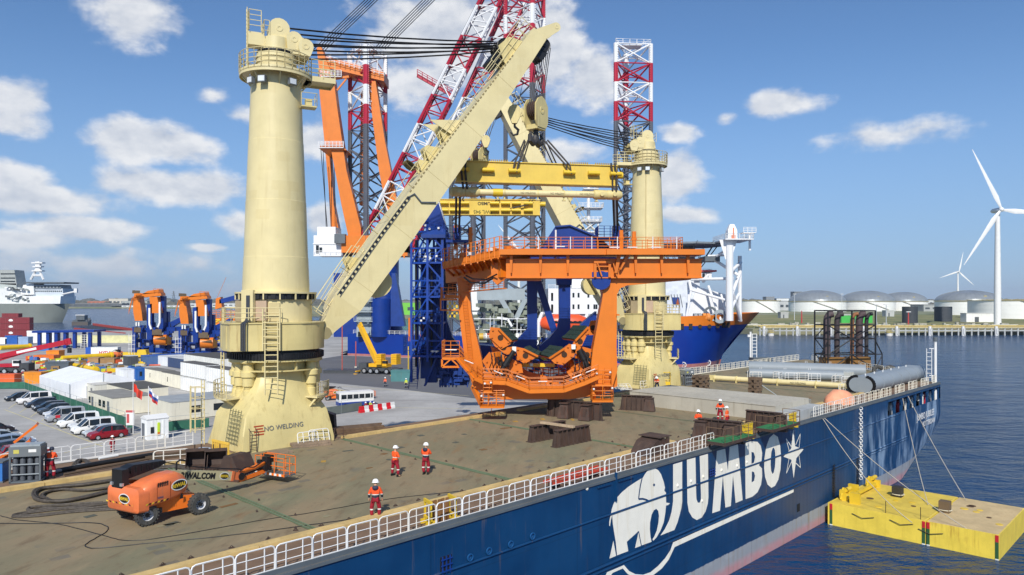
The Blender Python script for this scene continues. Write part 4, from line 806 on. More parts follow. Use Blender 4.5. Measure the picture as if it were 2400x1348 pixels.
# hook blocks and hoist ropes
def hook_block(top, c, hgt, wd, label, root, nropes, th=1.4):
 t=thing('hook_block', label, 'hook block', c, az1+.5, 'crane hook blocks'); h=hgt
 P=[(-wd*.28, h*.5), (-wd*.5, h*.28), (-wd*.5, -h*.3), (-wd*.34, -h*.5), (wd*.34, -h*.5), (wd*.5, -h*.3), (wd*.5, h*.28), (wd*.28, h*.5), (0, h*.6)]
 for yy in (-th/2, th/2-.14):
  mb=MB(); mb.ext([V((x, yy, z))for x, z in P], (0, .14, 0)); mb.ring((0, yy-.04, h*.1), .14, .34, .22, 14, (0, 1, 0)); part('cheek_plate', mb, CREAMD, t, smooth=0)
 mb=MB()
 for j in range(5):yy=-th/2+.25+(th-.5)*j/4; mb.cyl((0, yy-.07, h*.15), wd*.42, .14, 18, (0, 1, 0))
 part('sheave', mb, STEEL, t)
 mb=MB(); mb.box((0, 0, -h*.48), (wd*.7, th*.9, h*.16)); part('crosshead', mb, CREAMD, t, smooth=0)
 s_=wd/2.2; mb=MB(); mb.tube((0, 0, -h*.5), (0, 0, -h*.5-.9*s_), .28*s_, n=10)
 for g in (-1, 1):mb.path([(0, 0, -h*.5-.8*s_), (g*.1, 0, -h*.5-1.3*s_), (g*.5*s_, 0, -h*.5-1.6*s_), (g*1.0*s_, 0, -h*.5-1.35*s_), (g*1.08*s_, 0, -h*.5-.85*s_), (g*.8*s_, 0, -h*.5-.5*s_)], [.3*s_, .34*s_, .36*s_, .3*s_, .2*s_, .1*s_], 8)
 part('double_hook', mb, paint('3c3a3a', .5, .2, .2), t)
 inv=mat_of(root).inverted()
 for j in range(nropes):
  o=(j/(nropes-1)-.5); mb=MB(); mb.tube(inv@(V(top)+V((math.cos(az1)*o*wd*.7, o*th*.3, 0))), inv@(V(c)+V((math.cos(az1)*o*wd*.7, o*th*.6, h*.3))), .055, n=4); part('hoist_rope', mb, ROPE, root)
 return t
hb1=hook_block(crane_pt(root1, BM1, (L1-.4, 0, -1.2)), pt(1256, 268, 67.9), 2.65, 2.0, 'large cream hook block with double hook above the front yellow beam', root1, 9)
hb2=hook_block(crane_pt(root2, BM2, (L2-.4, 0, -1.2)), pt(1124, 372, 91), 2.45, 1.9, 'cream hook block half hidden behind the front yellow beam', root2, 6)
def small_hook(px, py, Y, root, top, label, s_=1.0):
 c=pt(px, py, Y); t=thing('crane_hook', label, 'hook', c, 0, 'small crane hooks'); mb=MB()
 P=[(-.42, .55), (-.55, .2), (-.4, -.3), (-.18, -.75), (.18, -.75), (.4, -.3), (.55, .2), (.42, .55), (.15, .75), (-.15, .75)]; mb.ext([V((x*s_, -.22, z*s_))for x, z in P], (0, .44, 0)); part('ball_block', mb, CREAMD, t, smooth=20)
 mb=MB(); mb.path([(0, 0, -.7*s_), (.02, 0, -1.0*s_), (.3*s_, 0, -1.25*s_), (.22*s_, 0, -1.6*s_), (-.1*s_, 0, -1.68*s_), (-.32*s_, 0, -1.45*s_)], [.1, .12, .13, .12, .1, .05], 8); part('hook', mb, BLK, t)
 inv=mat_of(root).inverted()
 for g in (-.25, .25):mb=MB(); mb.tube(inv@(c+V((g, 0, .5*s_))), inv@(V(top)+V((g, 0, 0))), .028, n=4); part('hoist_rope', mb, ROPE, root)
small_hook(1206, 268, 67, root1, crane_pt(root1, BM1, (L1-4, 0, -1.0)), 'small cream ball hook hanging left of the large hook block', 1.15)
small_hook(1139, 332, 90, root2, crane_pt(root2, BM2, (L2-1.4, 0, -1.2)), 'small cream ball hook hanging from the leaning far boom')
# ================================================================== THE LOAD BETWEEN THE CRANES: ORANGE GRIPPER FRAME ON ITS BLUE BASE
G0=V((0, 74, 10)); gr=thing('pile_gripper', 'huge orange and blue steel gripper frame hanging between the two mast cranes', 'gripper', G0)
GB=lambda :MB(root=gr)
def poly(mb, pts, Y, d):return mb.ext([pt(x, y, Y)for x, y in pts], (0, d, 0))
def gpart(nm, mb, m, smooth=20):return part(nm, mb, m, gr, smooth=smooth)
OR2=paint('d87418', .45, .08, .0, .2, .5, dirtc='9a4f10', mul=.95)
mb=GB(); a, b=pt(1186, 609, 74), pt(1644, 650, 74); mb.bx(a.x, b.x, 74, 76.2, b.z, a.z); mb.bx(a.x, b.x+.1, 73.8, 76.4, b.z-.1, b.z); mb.bx(a.x, b.x+.1, 73.8, 76.4, a.z, a.z+.1); gpart('main_beam', mb, ORG, 0)
mb=GB(); poly(mb, [(1195, 652), (1270, 652), (1268, 658), (1195, 658)], 74.2, 1.6); gpart('beam_skid', mb, OR2, 0)
mb=GB(); a=pt(1172, 584, 73); b=pt(1652, 597, 73); mb.bx(a.x, b.x, 73, 77.0, b.z, a.z); gpart('top_walkway', mb, ORG, 0)
mb=GB(); zf=a.z; mb.rail([(a.x, 73.1, zf), (pt(1600, 0, 73).x, 73.1, zf)], 1.2, 4, .03, 1.25); mb.rail([(a.x+1, 76.9, zf), (b.x-2.5, 76.9, zf)], 1.2, 4, .03, 1.6); mb.rail([(pt(1600, 0, 73).x, 73.1, zf), (pt(1600, 0, 73).x, 76.9, zf)], 1.2, 4, .03); mb.rail([(pt(1522, 0, 74).x, 75, zf), (pt(1600, 0, 74).x, 75, zf)], 1.2, 5, .03, .7); gpart('walkway_rail', mb, ORG)
for px in (1262, 1337, 1387, 1447, 1530, 1586):
 mb=GB(); p=pt(px, 0, 73.0); mb.tube((p.x, 73.03, zf), (p.x, 73.03, zf+1.25), .05, n=6); gpart('lamp_post', mb, WHT)
mb=GB(); p=pt(1303, 0, 76.5); mb.tube((p.x, 76.8, zf-2.2), (p.x, 76.8, zf+2.3), .09, n=6); gpart('lamp_post', mb, WHT)
for px, py in ((1312, 578), (1440, 580), (1482, 580), (1537, 580)):
 mb=GB(); p=pt(px, py, 73); mb.tube(p-V((.5, 0, 0)), p+V((.5, 0, 0)), .06, n=6); gpart('lamp_tube', mb, WHT)
for px in (1198, 1267, 1331, 1490, 1551, 1613):
 mb=GB(); poly(mb, [(px-4, 597), (px+4, 597), (px+1.5, 640), (px-1.5, 640)], 73.6, .4); gpart('stiffener', mb, OR2, 0)
mb=GB(); poly(mb, [(1392, 612), (1398, 612), (1398, 650), (1392, 650)], 73.6, .5); poly(mb, [(1426, 612), (1432, 612), (1432, 650), (1426, 650)], 73.6, .5); poly(mb, [(1392, 612), (1432, 612), (1432, 617), (1392, 617)], 73.55, .5); poly(mb, [(1398, 623), (1426, 623), (1426, 626), (1398, 626)], 73.6, .5)
for x0, x1 in ((1399, 1410), (1436, 1446)):poly(mb, [(x0, 617), (x0+3, 617), (x1+2, 648), (x1-1, 648)], 73.5, .3)
poly(mb, [(1447, 597), (1456, 597), (1447, 640), (1440, 640)], 73.4, .4); poly(mb, [(1468, 597), (1476, 597), (1456, 632), (1452, 632)], 73.4, .4); gpart('gusset_frame', mb, OR2, 0)
mb=GB(); p=pt(1440, 590, 72.7); mb.bx(p.x-.8, p.x+1.6, 72.5, 73.0, p.z-.3, p.z+.25); gpart('winch_box', mb, ORG, 0)
for px, y0, y1, Y in ((1456, 540, 584, 76), (1486, 543, 584, 76), (1068, 528, 585, 84), (1103, 533, 590, 82)):
 mb=GB(); a, b=pt(px, y0, Y), pt(px, y1, Y); mb.tube(a, b, .22, n=8); mb.cyl(a-V((0, 0, .9)), .3, .2, 8); gpart('guide_post', mb, ORG)
 # left arm running back to the blue tower
A0, A1=pt(1192, 630, 75.2), pt(1062, 646, 84); ad=(A1-A0).normalized(); an=V((-ad.y, ad.x, 0))
mb=GB(); mb.beam(A0, A1, 2.0, 1.8); gpart('arm_beam', mb, ORG, 0)
F0, F1=pt(1176, 597, 73.2), pt(1037, 625, 78.5)
mb=GB(); ins=V((2.9, 2.2, 0)); mb.ext([F0-V((0, 0, .25)), F1-V((0, 0, .25)), F1+ins-V((0, 0, .25)), F0+ins-V((0, 0, .25))], (0, 0, .22)); gpart('arm_walkway', mb, OR2, 0)
mb=GB(); mb.rail([F0, F1, F1+ins], 1.9, 4, .035, 1.1, toe=.45); mb.rail([F0+ins*1.0+ad*1.5, F1+ins], 1.2, 3, .03, 1.4)
for j in range(13):q_=F0.lerp(F1, (j+.5)/13); mb.beam(q_-V((0, 0, .2)), q_+V((0, 0, 1.9)), .16, .09)
gpart('arm_rail', mb, ORG)
for j in range(9):
 mb=GB(); q_=F0.lerp(F1, (j+.5)/9); mb.beam(q_-V((0, 0, .25)), A0.lerp(A1, (j+.5)/9)+V((0, 0, -.3)), .12, .3); gpart('arm_bracket', mb, OR2, 0)
for j, f in enumerate((.35, .55, .8)):
 mb=GB(); c=F0.lerp(F1, f)+ins*.5+V((0, 0, .5)); mb.cyl(c-ad*.6, .5, 1.3, 14, ad); mb.box(c-V((0, 0, .3)), (.9, .7, .5), .8); gpart('winch_drum', mb, ORG)
rr=random.Random(8)
for j in range(20):mb=GB(); c=F0.lerp(F1, rr.uniform(.1, .95))+ins*rr.uniform(.2, .8); mb.box(c+V((0, 0, .45)), (rr.uniform(.2, .7), rr.uniform(.2, .6), rr.uniform(.5, 1.7)), rr.random()); gpart('deck_machinery', mb, ORG, 0)
for (x0, y0), (x1, y1)in (((1178, 640), (1192, 868)), ):pass
for f in (.15, .5, .75):
 mb=GB(); c=F0.lerp(F1, f)+V((-.1, -.1, .75)); mb.box(c, (.3, .12, .3), .7); gpart('flood_lamp', mb, WHT, 0)
mb=GB(); B0, B1=A0-V((0, 0, .95))-an*-.6, A1-V((0, 0, .95))-an*-.6; mb.rail([B0-V((0, 0, 1.05)), B1-V((0, 0, 1.05))], 1.0, 4, .03, .9); mb.beam(B0-V((0, 0, 1.1)), B1-V((0, 0, 1.1)), .7, .1); gpart('under_walkway', mb, ORG)
mb=GB(); mb.path([A0+V((-1.6, -.8, -1.0)), A0+V((-2.5, .4, -1.5)), A0+V((-4, 2, -1.4)), A0+V((-4.8, 3, -.8))], .1, 6); mb.path([A0+V((-1.2, -.8, -.6)), A0+V((-2.3, .4, -1.1)), A0+V((-3.8, 2, -1.0)), A0+V((-4.6, 3, -.6))], .08, 6); gpart('hose_loop', mb, BLK)
mb=GB(); poly(mb, [(1150, 618), (1186, 612), (1186, 652), (1165, 668), (1152, 655)], 75, 2.2); gpart('corner_gusset', mb, OR2, 0)
# legs
mb=GB(); poly(mb, [(1072, 652), (1122, 652), (1106, 668), (1101, 685), (1104, 731), (1128, 837), (1140, 905), (1108, 905), (1090, 848), (1076, 738)], 80.5, 2.2); gpart('leg', mb, ORG, 12)
mb=GB(); a, b=pt(1089, 700, 80.4), pt(1106, 870, 80.4); mb.ladder(a-V((0, .1, 0)), b-V((0, .1, 0)), .5, .03, .3); gpart('leg_ladder', mb, OR2)
mb=GB(); poly(mb, [(1392, 652), (1622, 652), (1618, 656), (1560, 661), (1470, 669), (1453, 676), (1446, 690), (1445, 817), (1447, 868), (1436, 905), (1384, 905), (1386, 850), (1390, 817), (1411, 704), (1413, 690), (1408, 668)], 74.4, 1.9); gpart('leg', mb, ORG, 12)
mb=GB(); p=pt(1409, 662, 74); mb.cyl((p.x, 73.9, p.z+.2), .95, .6, 24, (0, 1, 0)); mb.box((p.x, 74.2, p.z+.6), (1.9, .5, .9)); gpart('pivot_plate', mb, BLU)
mb=GB(); p=pt(1447, 738, 74.6); mb.box((p.x, 75, p.z), (.3, 1.8, .15)); gpart('leg_bracket', mb, OR2, 0)
# cradle
cr=[(1105, 905), (1122, 862), (1140, 872), (1160, 880), (1212, 893), (1290, 905), (1366, 889), (1405, 862), (1445, 845), (1447, 905), (1405, 925), (1335, 936), (1180, 936), (1140, 925)]
for Y, d in ((75.3, .5), (79.6, .5)):mb=GB(); poly(mb, cr, Y, d); gpart('cradle_girder', mb, OR2, 0)
mb=GB(); poly(mb, [(1140, 915), (1335, 925), (1405, 915), (1405, 925), (1335, 936), (1180, 936)], 75.8, 3.8); poly(mb, [(1150, 898), (1212, 910), (1290, 924), (1366, 907), (1290, 930), (1212, 918)], 75.8, 3.8); gpart('cradle_plate', mb, OR2, 0)
def arm(pts, Y, d, nm='roller_arm', m=OR2):
 cc=(sum(q[0]for q in pts)/len(pts), sum(q[1]for q in pts)/len(pts)); mb=GB(); poly(mb, pts, Y, .35); poly(mb, pts, Y+d-.35, .35); poly(mb, [((x-cxm)*.72+cxm, (y-cym)*.72+cym)for cxm, cym in [(sum(q[0]for q in pts)/len(pts), sum(q[1]for q in pts)/len(pts))]for x, y in pts], Y+.35, d-.7); gpart(nm, mb, m, 0); mb=GB(); c=pt(cc[0], cc[1], Y-.06); mb.ring(c, .0, .3, .05, 12, (0, 1, 0)); gpart('hole_shade_disc', mb, paint('3a2410', .8), 0)  # dark disc on the arm face paints the shade of a hole
 for i in range(0, len(pts)):
  e=pt((pts[i][0]+cc[0]*.35)/1.35, (pts[i][1]+cc[1]*.35)/1.35, Y-.05); mb=GB(); mb.cyl(e, .1, .12, 8, (0, -1, 0)); gpart('arm_bolt', mb, OR2, 0)
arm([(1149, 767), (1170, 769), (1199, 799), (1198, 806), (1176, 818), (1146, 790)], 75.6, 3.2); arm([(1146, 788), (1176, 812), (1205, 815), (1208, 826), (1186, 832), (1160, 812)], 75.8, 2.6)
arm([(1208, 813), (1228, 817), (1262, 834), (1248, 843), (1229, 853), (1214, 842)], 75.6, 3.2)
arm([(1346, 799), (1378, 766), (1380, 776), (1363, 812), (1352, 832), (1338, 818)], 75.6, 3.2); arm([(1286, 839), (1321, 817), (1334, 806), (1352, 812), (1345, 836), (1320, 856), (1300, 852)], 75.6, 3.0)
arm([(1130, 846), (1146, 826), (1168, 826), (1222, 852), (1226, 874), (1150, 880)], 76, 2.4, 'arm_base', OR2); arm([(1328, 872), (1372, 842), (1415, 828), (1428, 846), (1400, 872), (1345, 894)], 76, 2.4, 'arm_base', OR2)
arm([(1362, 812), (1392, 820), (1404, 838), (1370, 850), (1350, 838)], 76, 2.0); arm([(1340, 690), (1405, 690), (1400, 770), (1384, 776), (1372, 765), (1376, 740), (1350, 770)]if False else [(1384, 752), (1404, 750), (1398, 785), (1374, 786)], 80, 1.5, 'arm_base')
PAD=paint('22382e', .7, .15, 0, .25, 1.5, dirtc='3c4a3c')
def pad(n0, n1, f0, f1, bow):
 n0, n1=pt(*n0, 75.3), pt(*n1, 75.3); f0, f1=pt(*f0, 79.4), pt(*f1, 79.4)
 nrm=(n1-n0).cross(f0-n0).normalized()
 if nrm.z<0:nrm=-nrm
 for i in range(3):
  for j in range(3):
   g=lambda u_, v_:n0.lerp(n1, u_).lerp(f0.lerp(f1, u_), v_)-nrm*bow*4*u_*(1-u_)
   u0, u1, v0, v1=i/3+.012, (i+1)/3-.012, j/3+.012, (j+1)/3-.012
   mb=GB(); mb.ext([g(u0, v0), g(u1, v0), g(u1, v1), g(u0, v1)], nrm*.16); gpart('roller_pad', mb, PAD, 0)
 mb=GB(); mb.ext([n0-nrm*.02, n1-nrm*.02, f1-nrm*.02, f0-nrm*.02], -nrm*.2); gpart('pad_frame', mb, OR2, 0)
pad((1347, 797), (1377, 765), (1317, 793), (1345, 764), .12); pad((1286, 838), (1321, 815), (1260, 831), (1290, 811), .12)
pad((1170, 768), (1200, 799), (1190, 771), (1214, 797), .1); pad((1228, 816), (1262, 833), (1240, 812), (1268, 826), .1)
for a, b, r in (((1183, 858), (1205, 822), .26), ((1358, 820), (1378, 862), .26), ((1176, 868), (1189, 846), .16), ((1366, 824), (1386, 850), .14)):
 mb=GB(); mb.tube(pt(*a, 75.2), pt(*b, 75.2), r, n=10); mb.tube(pt(*a, 75.2), pt(*a, 75.2).lerp(pt(*b, 75.2), .55), r*1.4, n=10); gpart('hydraulic_ram', mb, BLK)
for x, y in ((1205, 818), (1344, 813)):mb=GB(); c=pt(x, y, 75.1); mb.box(c, (.42, .1, .5)); gpart('sign_plate', mb, WHT, 0)
mb=GB(); mb.bx(pt(1210, 0, 78).x, pt(1300, 0, 78).x, 78, 78.5, pt(0, 860, 78).z, pt(0, 852, 78).z); gpart('cross_bar', mb, YEL, 0)
rr=random.Random(41)
def low(x):return lerpt(x, [(1105, 900), (1140, 872), (1212, 893), (1290, 905), (1366, 889), (1405, 862), (1447, 845)])
for j in range(26):
 x=1118+12.6*j; y=low(x); Y=rr.choice((75.9, 76.6, 77.6, 78.6)); h=rr.uniform(8, 30)*(1 if abs(x-1282)>55 else .4); mb=GB(); poly(mb, [(x, y+6), (x+rr.uniform(4, 9), y+6), (x+rr.uniform(-8, 16), y-h), (x-rr.uniform(0, 8), y-h*.8)], Y, .2); gpart('cradle_rib', mb, OR2, 0)
for j in range(34):
 x=rr.choice((rr.uniform(1140, 1250), rr.uniform(1320, 1432))); y=low(x)-rr.uniform(0, 60); mb=GB(); mb.box(pt(x, y, rr.uniform(75.0, 78)), (rr.uniform(.15, .7), rr.uniform(.2, .6), rr.uniform(.15, .6)), rr.uniform(0, 1)); gpart('valve_gear', mb, [OR2, OR2, OR2, GRYD, BLK][j%5], 0)
for j in range(12):
 x=1150+8*j if j<6 else 1345+10*(j-6); mb=GB(); mb.path([pt(x, low(x)-50, 75.2), pt(x+4, low(x)-30, 74.9), pt(x-3, low(x)-12, 75.1), pt(x+6, low(x)+4, 75.3)], .06, 5); gpart('hydraulic_hose', mb, BLK)
for pts, Y in (([(1150, 812), (1166, 818), (1205, 862), (1232, 882), (1212, 890), (1160, 850)], 77.5), ([(1425, 815), (1438, 822), (1412, 862), (1360, 886), (1335, 882), (1390, 850)], 77.5), ([(1196, 846), (1240, 872), (1290, 884), (1344, 872), (1372, 850), (1352, 886), (1290, 900), (1226, 890)], 79.2)):mb=GB(); poly(mb, pts, Y, .5); gpart('saddle_plate', mb, OR2, 0)
mb=GB(); mb.rail([pt(1215, 868, 79), pt(1290, 884, 79), pt(1366, 868, 79)], 1.1, 3, .035, 1.0); gpart('saddle_rail', mb, ORG)
# cradle walkway, stairs, baskets
W=[(1077, 838, 76.5), (1118, 886, 74), (1131, 892, 73.6), (1186, 894, 73.6), (1240, 914, 73.6), (1322, 912, 73.6), (1370, 895, 73.6), (1402, 881, 73.6)]; P=[pt(*q)for q in W]
mb=GB()
for a, b in zip(P[:-1], P[1:]):mb.beam(a+V((0, .5, -.12)), b+V((0, .5, -.12)), 1.0, .24); mb.beam(a+V((0, 0, -.15)), b+V((0, 0, -.15)), .06, .4)
gpart('cradle_walkway', mb, ORG, 0)
mb=GB(); mb.rail(P, 1.15, 3, .03, 1.3); mb.rail([p+V((0, 1, 0))for p in P], 1.15, 3, .03, 1.5); gpart('cradle_rail', mb, OR2)
for x, y in ((1099, 848), (1168, 873), (1220, 885), (1272, 894), (1352, 882), (1384, 869)):
 mb=GB(); p=pt(x, y, 73.4); d=.45*(1 if x<1280 else -1); mb.tube(p-V((.45, 0, -.2*(d if abs(x-1272)>5 else 0)*2)), p+V((.45, 0, -.2*(d if abs(x-1272)>5 else 0)*2)), .045, n=6); gpart('lamp_tube', mb, WHT)
def basket(x0, x1, y0, y1, Y, d, ladder=None):
 a, b=pt(x0, y0, Y), pt(x1, y1, Y); mb=GB(); mb.bx(a.x, b.x, Y, Y+d, b.z, b.z+.18)
 pts=[(a.x, Y, b.z+.18), (b.x, Y, b.z+.18), (b.x, Y+d, b.z+.18), (a.x, Y+d, b.z+.18), (a.x, Y, b.z+.18)]; mb.rail(pts, a.z-b.z-.18, 3, .04, .85); gpart('basket', mb, ORG)
 mb=GB()
 for q_ in ((a.x+.15, Y-.1, a.z-.3), (b.x-.1, Y-.1, a.z-.2)):mb.sphere(q_, .12, 5)
 gpart('lamp', mb, WHT)
basket(1125, 1182, 921, 957, 72.4, 1.9); basket(1388, 1437, 905, 943, 73.6, 1.7); basket(1395, 1432, 868, 905, 73.8, 1.4); basket(1133, 1153, 892, 921, 73, 1.0)
mb=GB(); mb.ladder(pt(1140, 892, 73.3), pt(1140, 940, 73.3), .6, .04); mb.ladder(pt(1425, 862, 74.2), pt(1425, 930, 74.2), .7, .04); mb.tube(pt(1152, 940, 73.5), pt(1152, 965, 73.5), .03); mb.beam(pt(1108, 905, 76), pt(1128, 945, 74.5), .4, .5); mb.beam(pt(1390, 900, 76), pt(1392, 930, 75), .4, .5); gpart('basket_ladder', mb, OR2)
# left side platform (orange) with brackets
a, b=pt(1036, 838, 77), pt(1077, 838, 77); mb=GB(); mb.bx(a.x, b.x, 77, 80.5, a.z-.25, a.z); mb.rail([(b.x, 77, a.z), (a.x, 77, a.z), (a.x, 80.4, a.z)], 1.75, 4, .035, .8); mb.beam((a.x, 77.1, a.z-.2), (a.x, 77.1, a.z-1.0), .2, .2); mb.beam((a.x, 77.1, a.z-1.0), (b.x, 77.1, a.z-1.0), .2, .2); mb.beam((a.x, 77.1, a.z-1), (a.x+.9, 77.1, a.z-.2), .15, .15); mb.beam((a.x+1, 77.1, a.z-.2), (b.x, 77.1, a.z-1), .15, .15); gpart('side_platform', mb, ORG)
mb=GB(); c=pt(1057, 820, 76.9); mb.tube(c-V((.6, 0, 0)), c+V((.6, 0, 0)), .06, n=6); gpart('lamp_tube', mb, WHT)
a, b=pt(1033, 700, 79), pt(1068, 700, 79); mb=GB(); mb.bx(a.x, b.x, 79, 81, a.z-.2, a.z); mb.rail([(b.x, 79, a.z), (a.x, 79, a.z), (a.x, 81, a.z)], 1.2, 3, .035, .7); mb.beam((a.x, 79, a.z), (a.x, 79, a.z-1.3), .14, .14); mb.beam((a.x, 79, a.z-1.25), (b.x+.4, 79, a.z-1.25), .14, .14); mb.box((b.x-.4, 80, a.z+.2), (1.6, 1.4, .35)); gpart('side_platform', mb, ORG)
mb=GB(); c=pt(1060, 730, 79.2)
for i in range(5):
 for j in range(5):
  if (i+j)%2:mb.box(c+V((-.5+.25*i, 0, -.5+.35*j)), (.2, .1, .3))
gpart('hazard_board', mb, YEL, 0)
# ---- blue base
mb=GB(); poly(mb, [(1238, 642), (1238, 600), (1258, 596), (1302, 530), (1336, 527), (1400, 553), (1442, 590), (1450, 642)], 86.5, 2.4); gpart('base_girder', mb, BLU, 0)
mb=GB(); poly(mb, [(1302, 529.5), (1336, 526.5), (1400, 552.5), (1442, 589), (1442, 592), (1398, 556), (1336, 530), (1304, 533)], 86.2, 3.0); gpart('girder_flange', mb, BLUD, 0)
mb=GB(); poly(mb, [(1235, 640), (1259, 640), (1259, 832), (1240, 836), (1203, 814), (1203, 806), (1236, 770)], 89, 1.5); gpart('base_column', mb, BLU, 8)
mb=GB(); mb.beam(pt(1258, 652, 89.2), pt(1302, 786, 89.2), .7, .8); gpart('base_brace', mb, BLU, 0)
mb=GB(); poly(mb, [(1310, 640), (1337, 640), (1337, 806), (1304, 835), (1264, 838), (1264, 812), (1290, 790), (1307, 768), (1311, 745)], 85.8, 1.5); gpart('base_column', mb, BLU, 8)
mb=GB(); poly(mb, [(1304, 640), (1342, 640), (1340, 668), (1306, 668)], 85.5, 2.0); gpart('column_head', mb, BLUD, 0)
mb=GB(); poly(mb, [(1115, 808), (1165, 812), (1240, 838), (1400, 838), (1400, 866), (1120, 858)], 91, 3); poly(mb, [(1362, 760), (1398, 730), (1398, 840), (1350, 840)], 90, 2); gpart('base_pontoon', mb, BLU, 0)
mb=GB(); mb.ext([pt(x, y, 90)for x, y in ((1240, 825), (1262, 822), (1262, 840), (1243, 842))], (0, .3, 0)); mb.beam(pt(1258, 830, 89.6), pt(1290, 852, 89.6), .4, .3); gpart('yellow_bracket', mb, YEL, 0)
mb=GB(); rr=random.Random(4)
for j in range(22):c=pt(rr.uniform(1240, 1330), rr.uniform(845, 885), rr.uniform(80, 86)); mb.box(c, (rr.uniform(.2, .8), rr.uniform(.2, .8), rr.uniform(.2, .7)))
gpart('valve_block', mb, BLU, 0)
mb=GB(); a=pt(1262, 885, 80); mb.rail([a, a+V((3.4, 0, 0)), a+V((3.4, 3, 0))], 1.7, 4, .04, .6); gpart('inner_rail', mb, ORG)
# blue stair tower with the tall fin
TY=85.0; X0, X1, Xm=pt(962, 0, TY).x, pt(1037, 0, TY).x, pt(1008, 0, TY).x; zt, zbm=pt(0, 537, TY).z, pt(0, 912, TY).z
BL2=paint('0d3f9c', .45, .12, 0, .15, .5, dirtc='082456')
mb=GB(); cols=[(X0, TY+.8), (Xm-.3, TY), (X1, TY), (X0+.3, TY+4.2), (X1, TY+4.2), (Xm, TY+4.2)]
for i, (x, y)in enumerate(cols):zz=zt-(.9 if i in (0, 3)else 0); zl=pt(0, 838, TY).z; mb.beam((x, y, zl-(3 if i in (0, 3)else .5)), (x, y, zz), .26, .26)
gpart('tower_column', mb, BL2, 0)
lv=[pt(0, y, TY).z for y in (838, 760, 698, 618, 545)]
for z in lv:
 mb=GB(); mb.ext([(x, y, z)for x, y in (cols[0], cols[1], cols[2], cols[4], cols[3])], (0, 0, .22)); gpart('tower_floor', mb, BL2, 0)
 mb=GB(); mb.rail([(*cols[0], z+.2), (*cols[1], z+.2), (*cols[2], z+.2)], 1.1, 3, .035, .9); mb.rail([(*cols[0], z+.2), (*cols[3], z+.2), (*cols[4], z+.2)], 1.1, 3, .035, 1.2); gpart('tower_rail', mb, BL2)
for i in range(len(lv)-1):
 mb=GB(); z0, z1=lv[i], lv[i+1]; m_=(z0+z1)/2
 mb.beam((*cols[1], z0), (*cols[2], m_), .18, .18); mb.beam((*cols[2], m_), (*cols[1], z1), .18, .18); mb.beam((*cols[1], m_), (*cols[2], m_), .18, .18); mb.beam((*cols[0], z0), (*cols[1], z1), .16, .16); mb.beam((*cols[3], z0), (*cols[4], z1), .16, .16); mb.beam((*cols[4], z0), (*cols[3], z1), .16, .16); mb.beam((*cols[0], m_), (*cols[1], m_), .16, .16); gpart('tower_brace', mb, BL2, 0)
 mb=GB(); mb.stair((X0+.8, TY+1.6, z0+.2), (Xm, TY+3.2, z1), .8, (0, 1, 0)); gpart('tower_stair', mb, BL2, 0)
mb=GB(); mb.bx(X0+.9, Xm+1.0, TY+2.2, TY+3.4, zbm+1, lv[3]); mb.bx(Xm+.6, X1-.4, TY+1.8, TY+3.6, lv[0]-1, lv[4]-.6); gpart('tower_core', mb, BLUD, 0)
for j in range(6):mb=GB(); x=X0+.5+j*.62; mb.tube((x, TY+1.2+(j%3)*.4, zbm+2.5), (x, TY+1.2+(j%3)*.4, zt-1.2-(j%2)), .13, n=8); gpart('riser_pipe', mb, BLUD if j%3 else BLK)
mb=GB(); poly(mb, [(1005, 458), (1012, 456), (1024, 457), (1043, 522), (1044, 548), (1005, 548)], 86.5, 1.3); gpart('fin', mb, BLU, 0)
mb=GB(); poly(mb, [(1024, 456.5), (1043, 521), (1043, 524), (1022, 457)], 86.3, 1.7); gpart('fin_edge', mb, WHT, 0)
mb=GB(); c=pt(1022, 560, 86); mb.loft([[c+V((x*s_, y*s_, z))for x, y in ((-1.6, -1.4), (1.8, -1.4), (1.8, 2), (-1.6, 2))]for z, s_ in ((0, 1), (.4, 1), (1.6, .25))]); gpart('tower_roof', mb, BLUD, 0)
mb=GB(); a, b=pt(1045, 562, 82), pt(1098, 562, 82); mb.bx(a.x, b.x, 82, 85, a.z-.3, a.z); mb.rail([(a.x, 85, a.z), (a.x, 82, a.z), (b.x, 82, a.z), (b.x, 85, a.z)], 1.6, 4, .04, .8); mb.beam((a.x+.3, 82.4, a.z), (a.x+.3, 82.4, a.z-2.6), .3, .3); mb.beam((b.x-.4, 82.4, a.z), (b.x-.4, 82.4, a.z-2.6), .3, .3); mb.box(pt(1072, 548, 83.3), (.7, .9, 1.3)); gpart('sling_platform', mb, BLU)
mb=GB(); a, b=pt(1402, 556, 84), pt(1444, 556, 84); mb.bx(a.x, b.x, 84, 87, a.z-.3, a.z); mb.rail([(a.x, 87, a.z), (a.x, 84, a.z), (b.x, 84, a.z), (b.x, 87, a.z)], 1.3, 4, .04, .8); mb.box(pt(1443, 545, 84.6), (.8, 1, 1.4)); mb.ext([pt(x, y, 85)for x, y in ((1436, 556), (1452, 556), (1456, 590), (1430, 590))], (0, 1, 0)); gpart('sling_platform', mb, BLU)
mb=GB(); poly(mb, [(1028, 560), (1046, 560), (1046, 745), (1060, 790), (1085, 825), (1112, 838), (1112, 858), (1028, 858)], 90, 1.6); gpart('tower_web', mb, BLUD, 10)
mb=GB()
for j in range(7):x=1044+j*3.6; mb.path([pt(x, 636, 84+j*.25), pt(x+1, 660, 84), pt(x+1+j*.4, 690, 84)], .13, 6)
gpart('hose_bundle', mb, BLK)
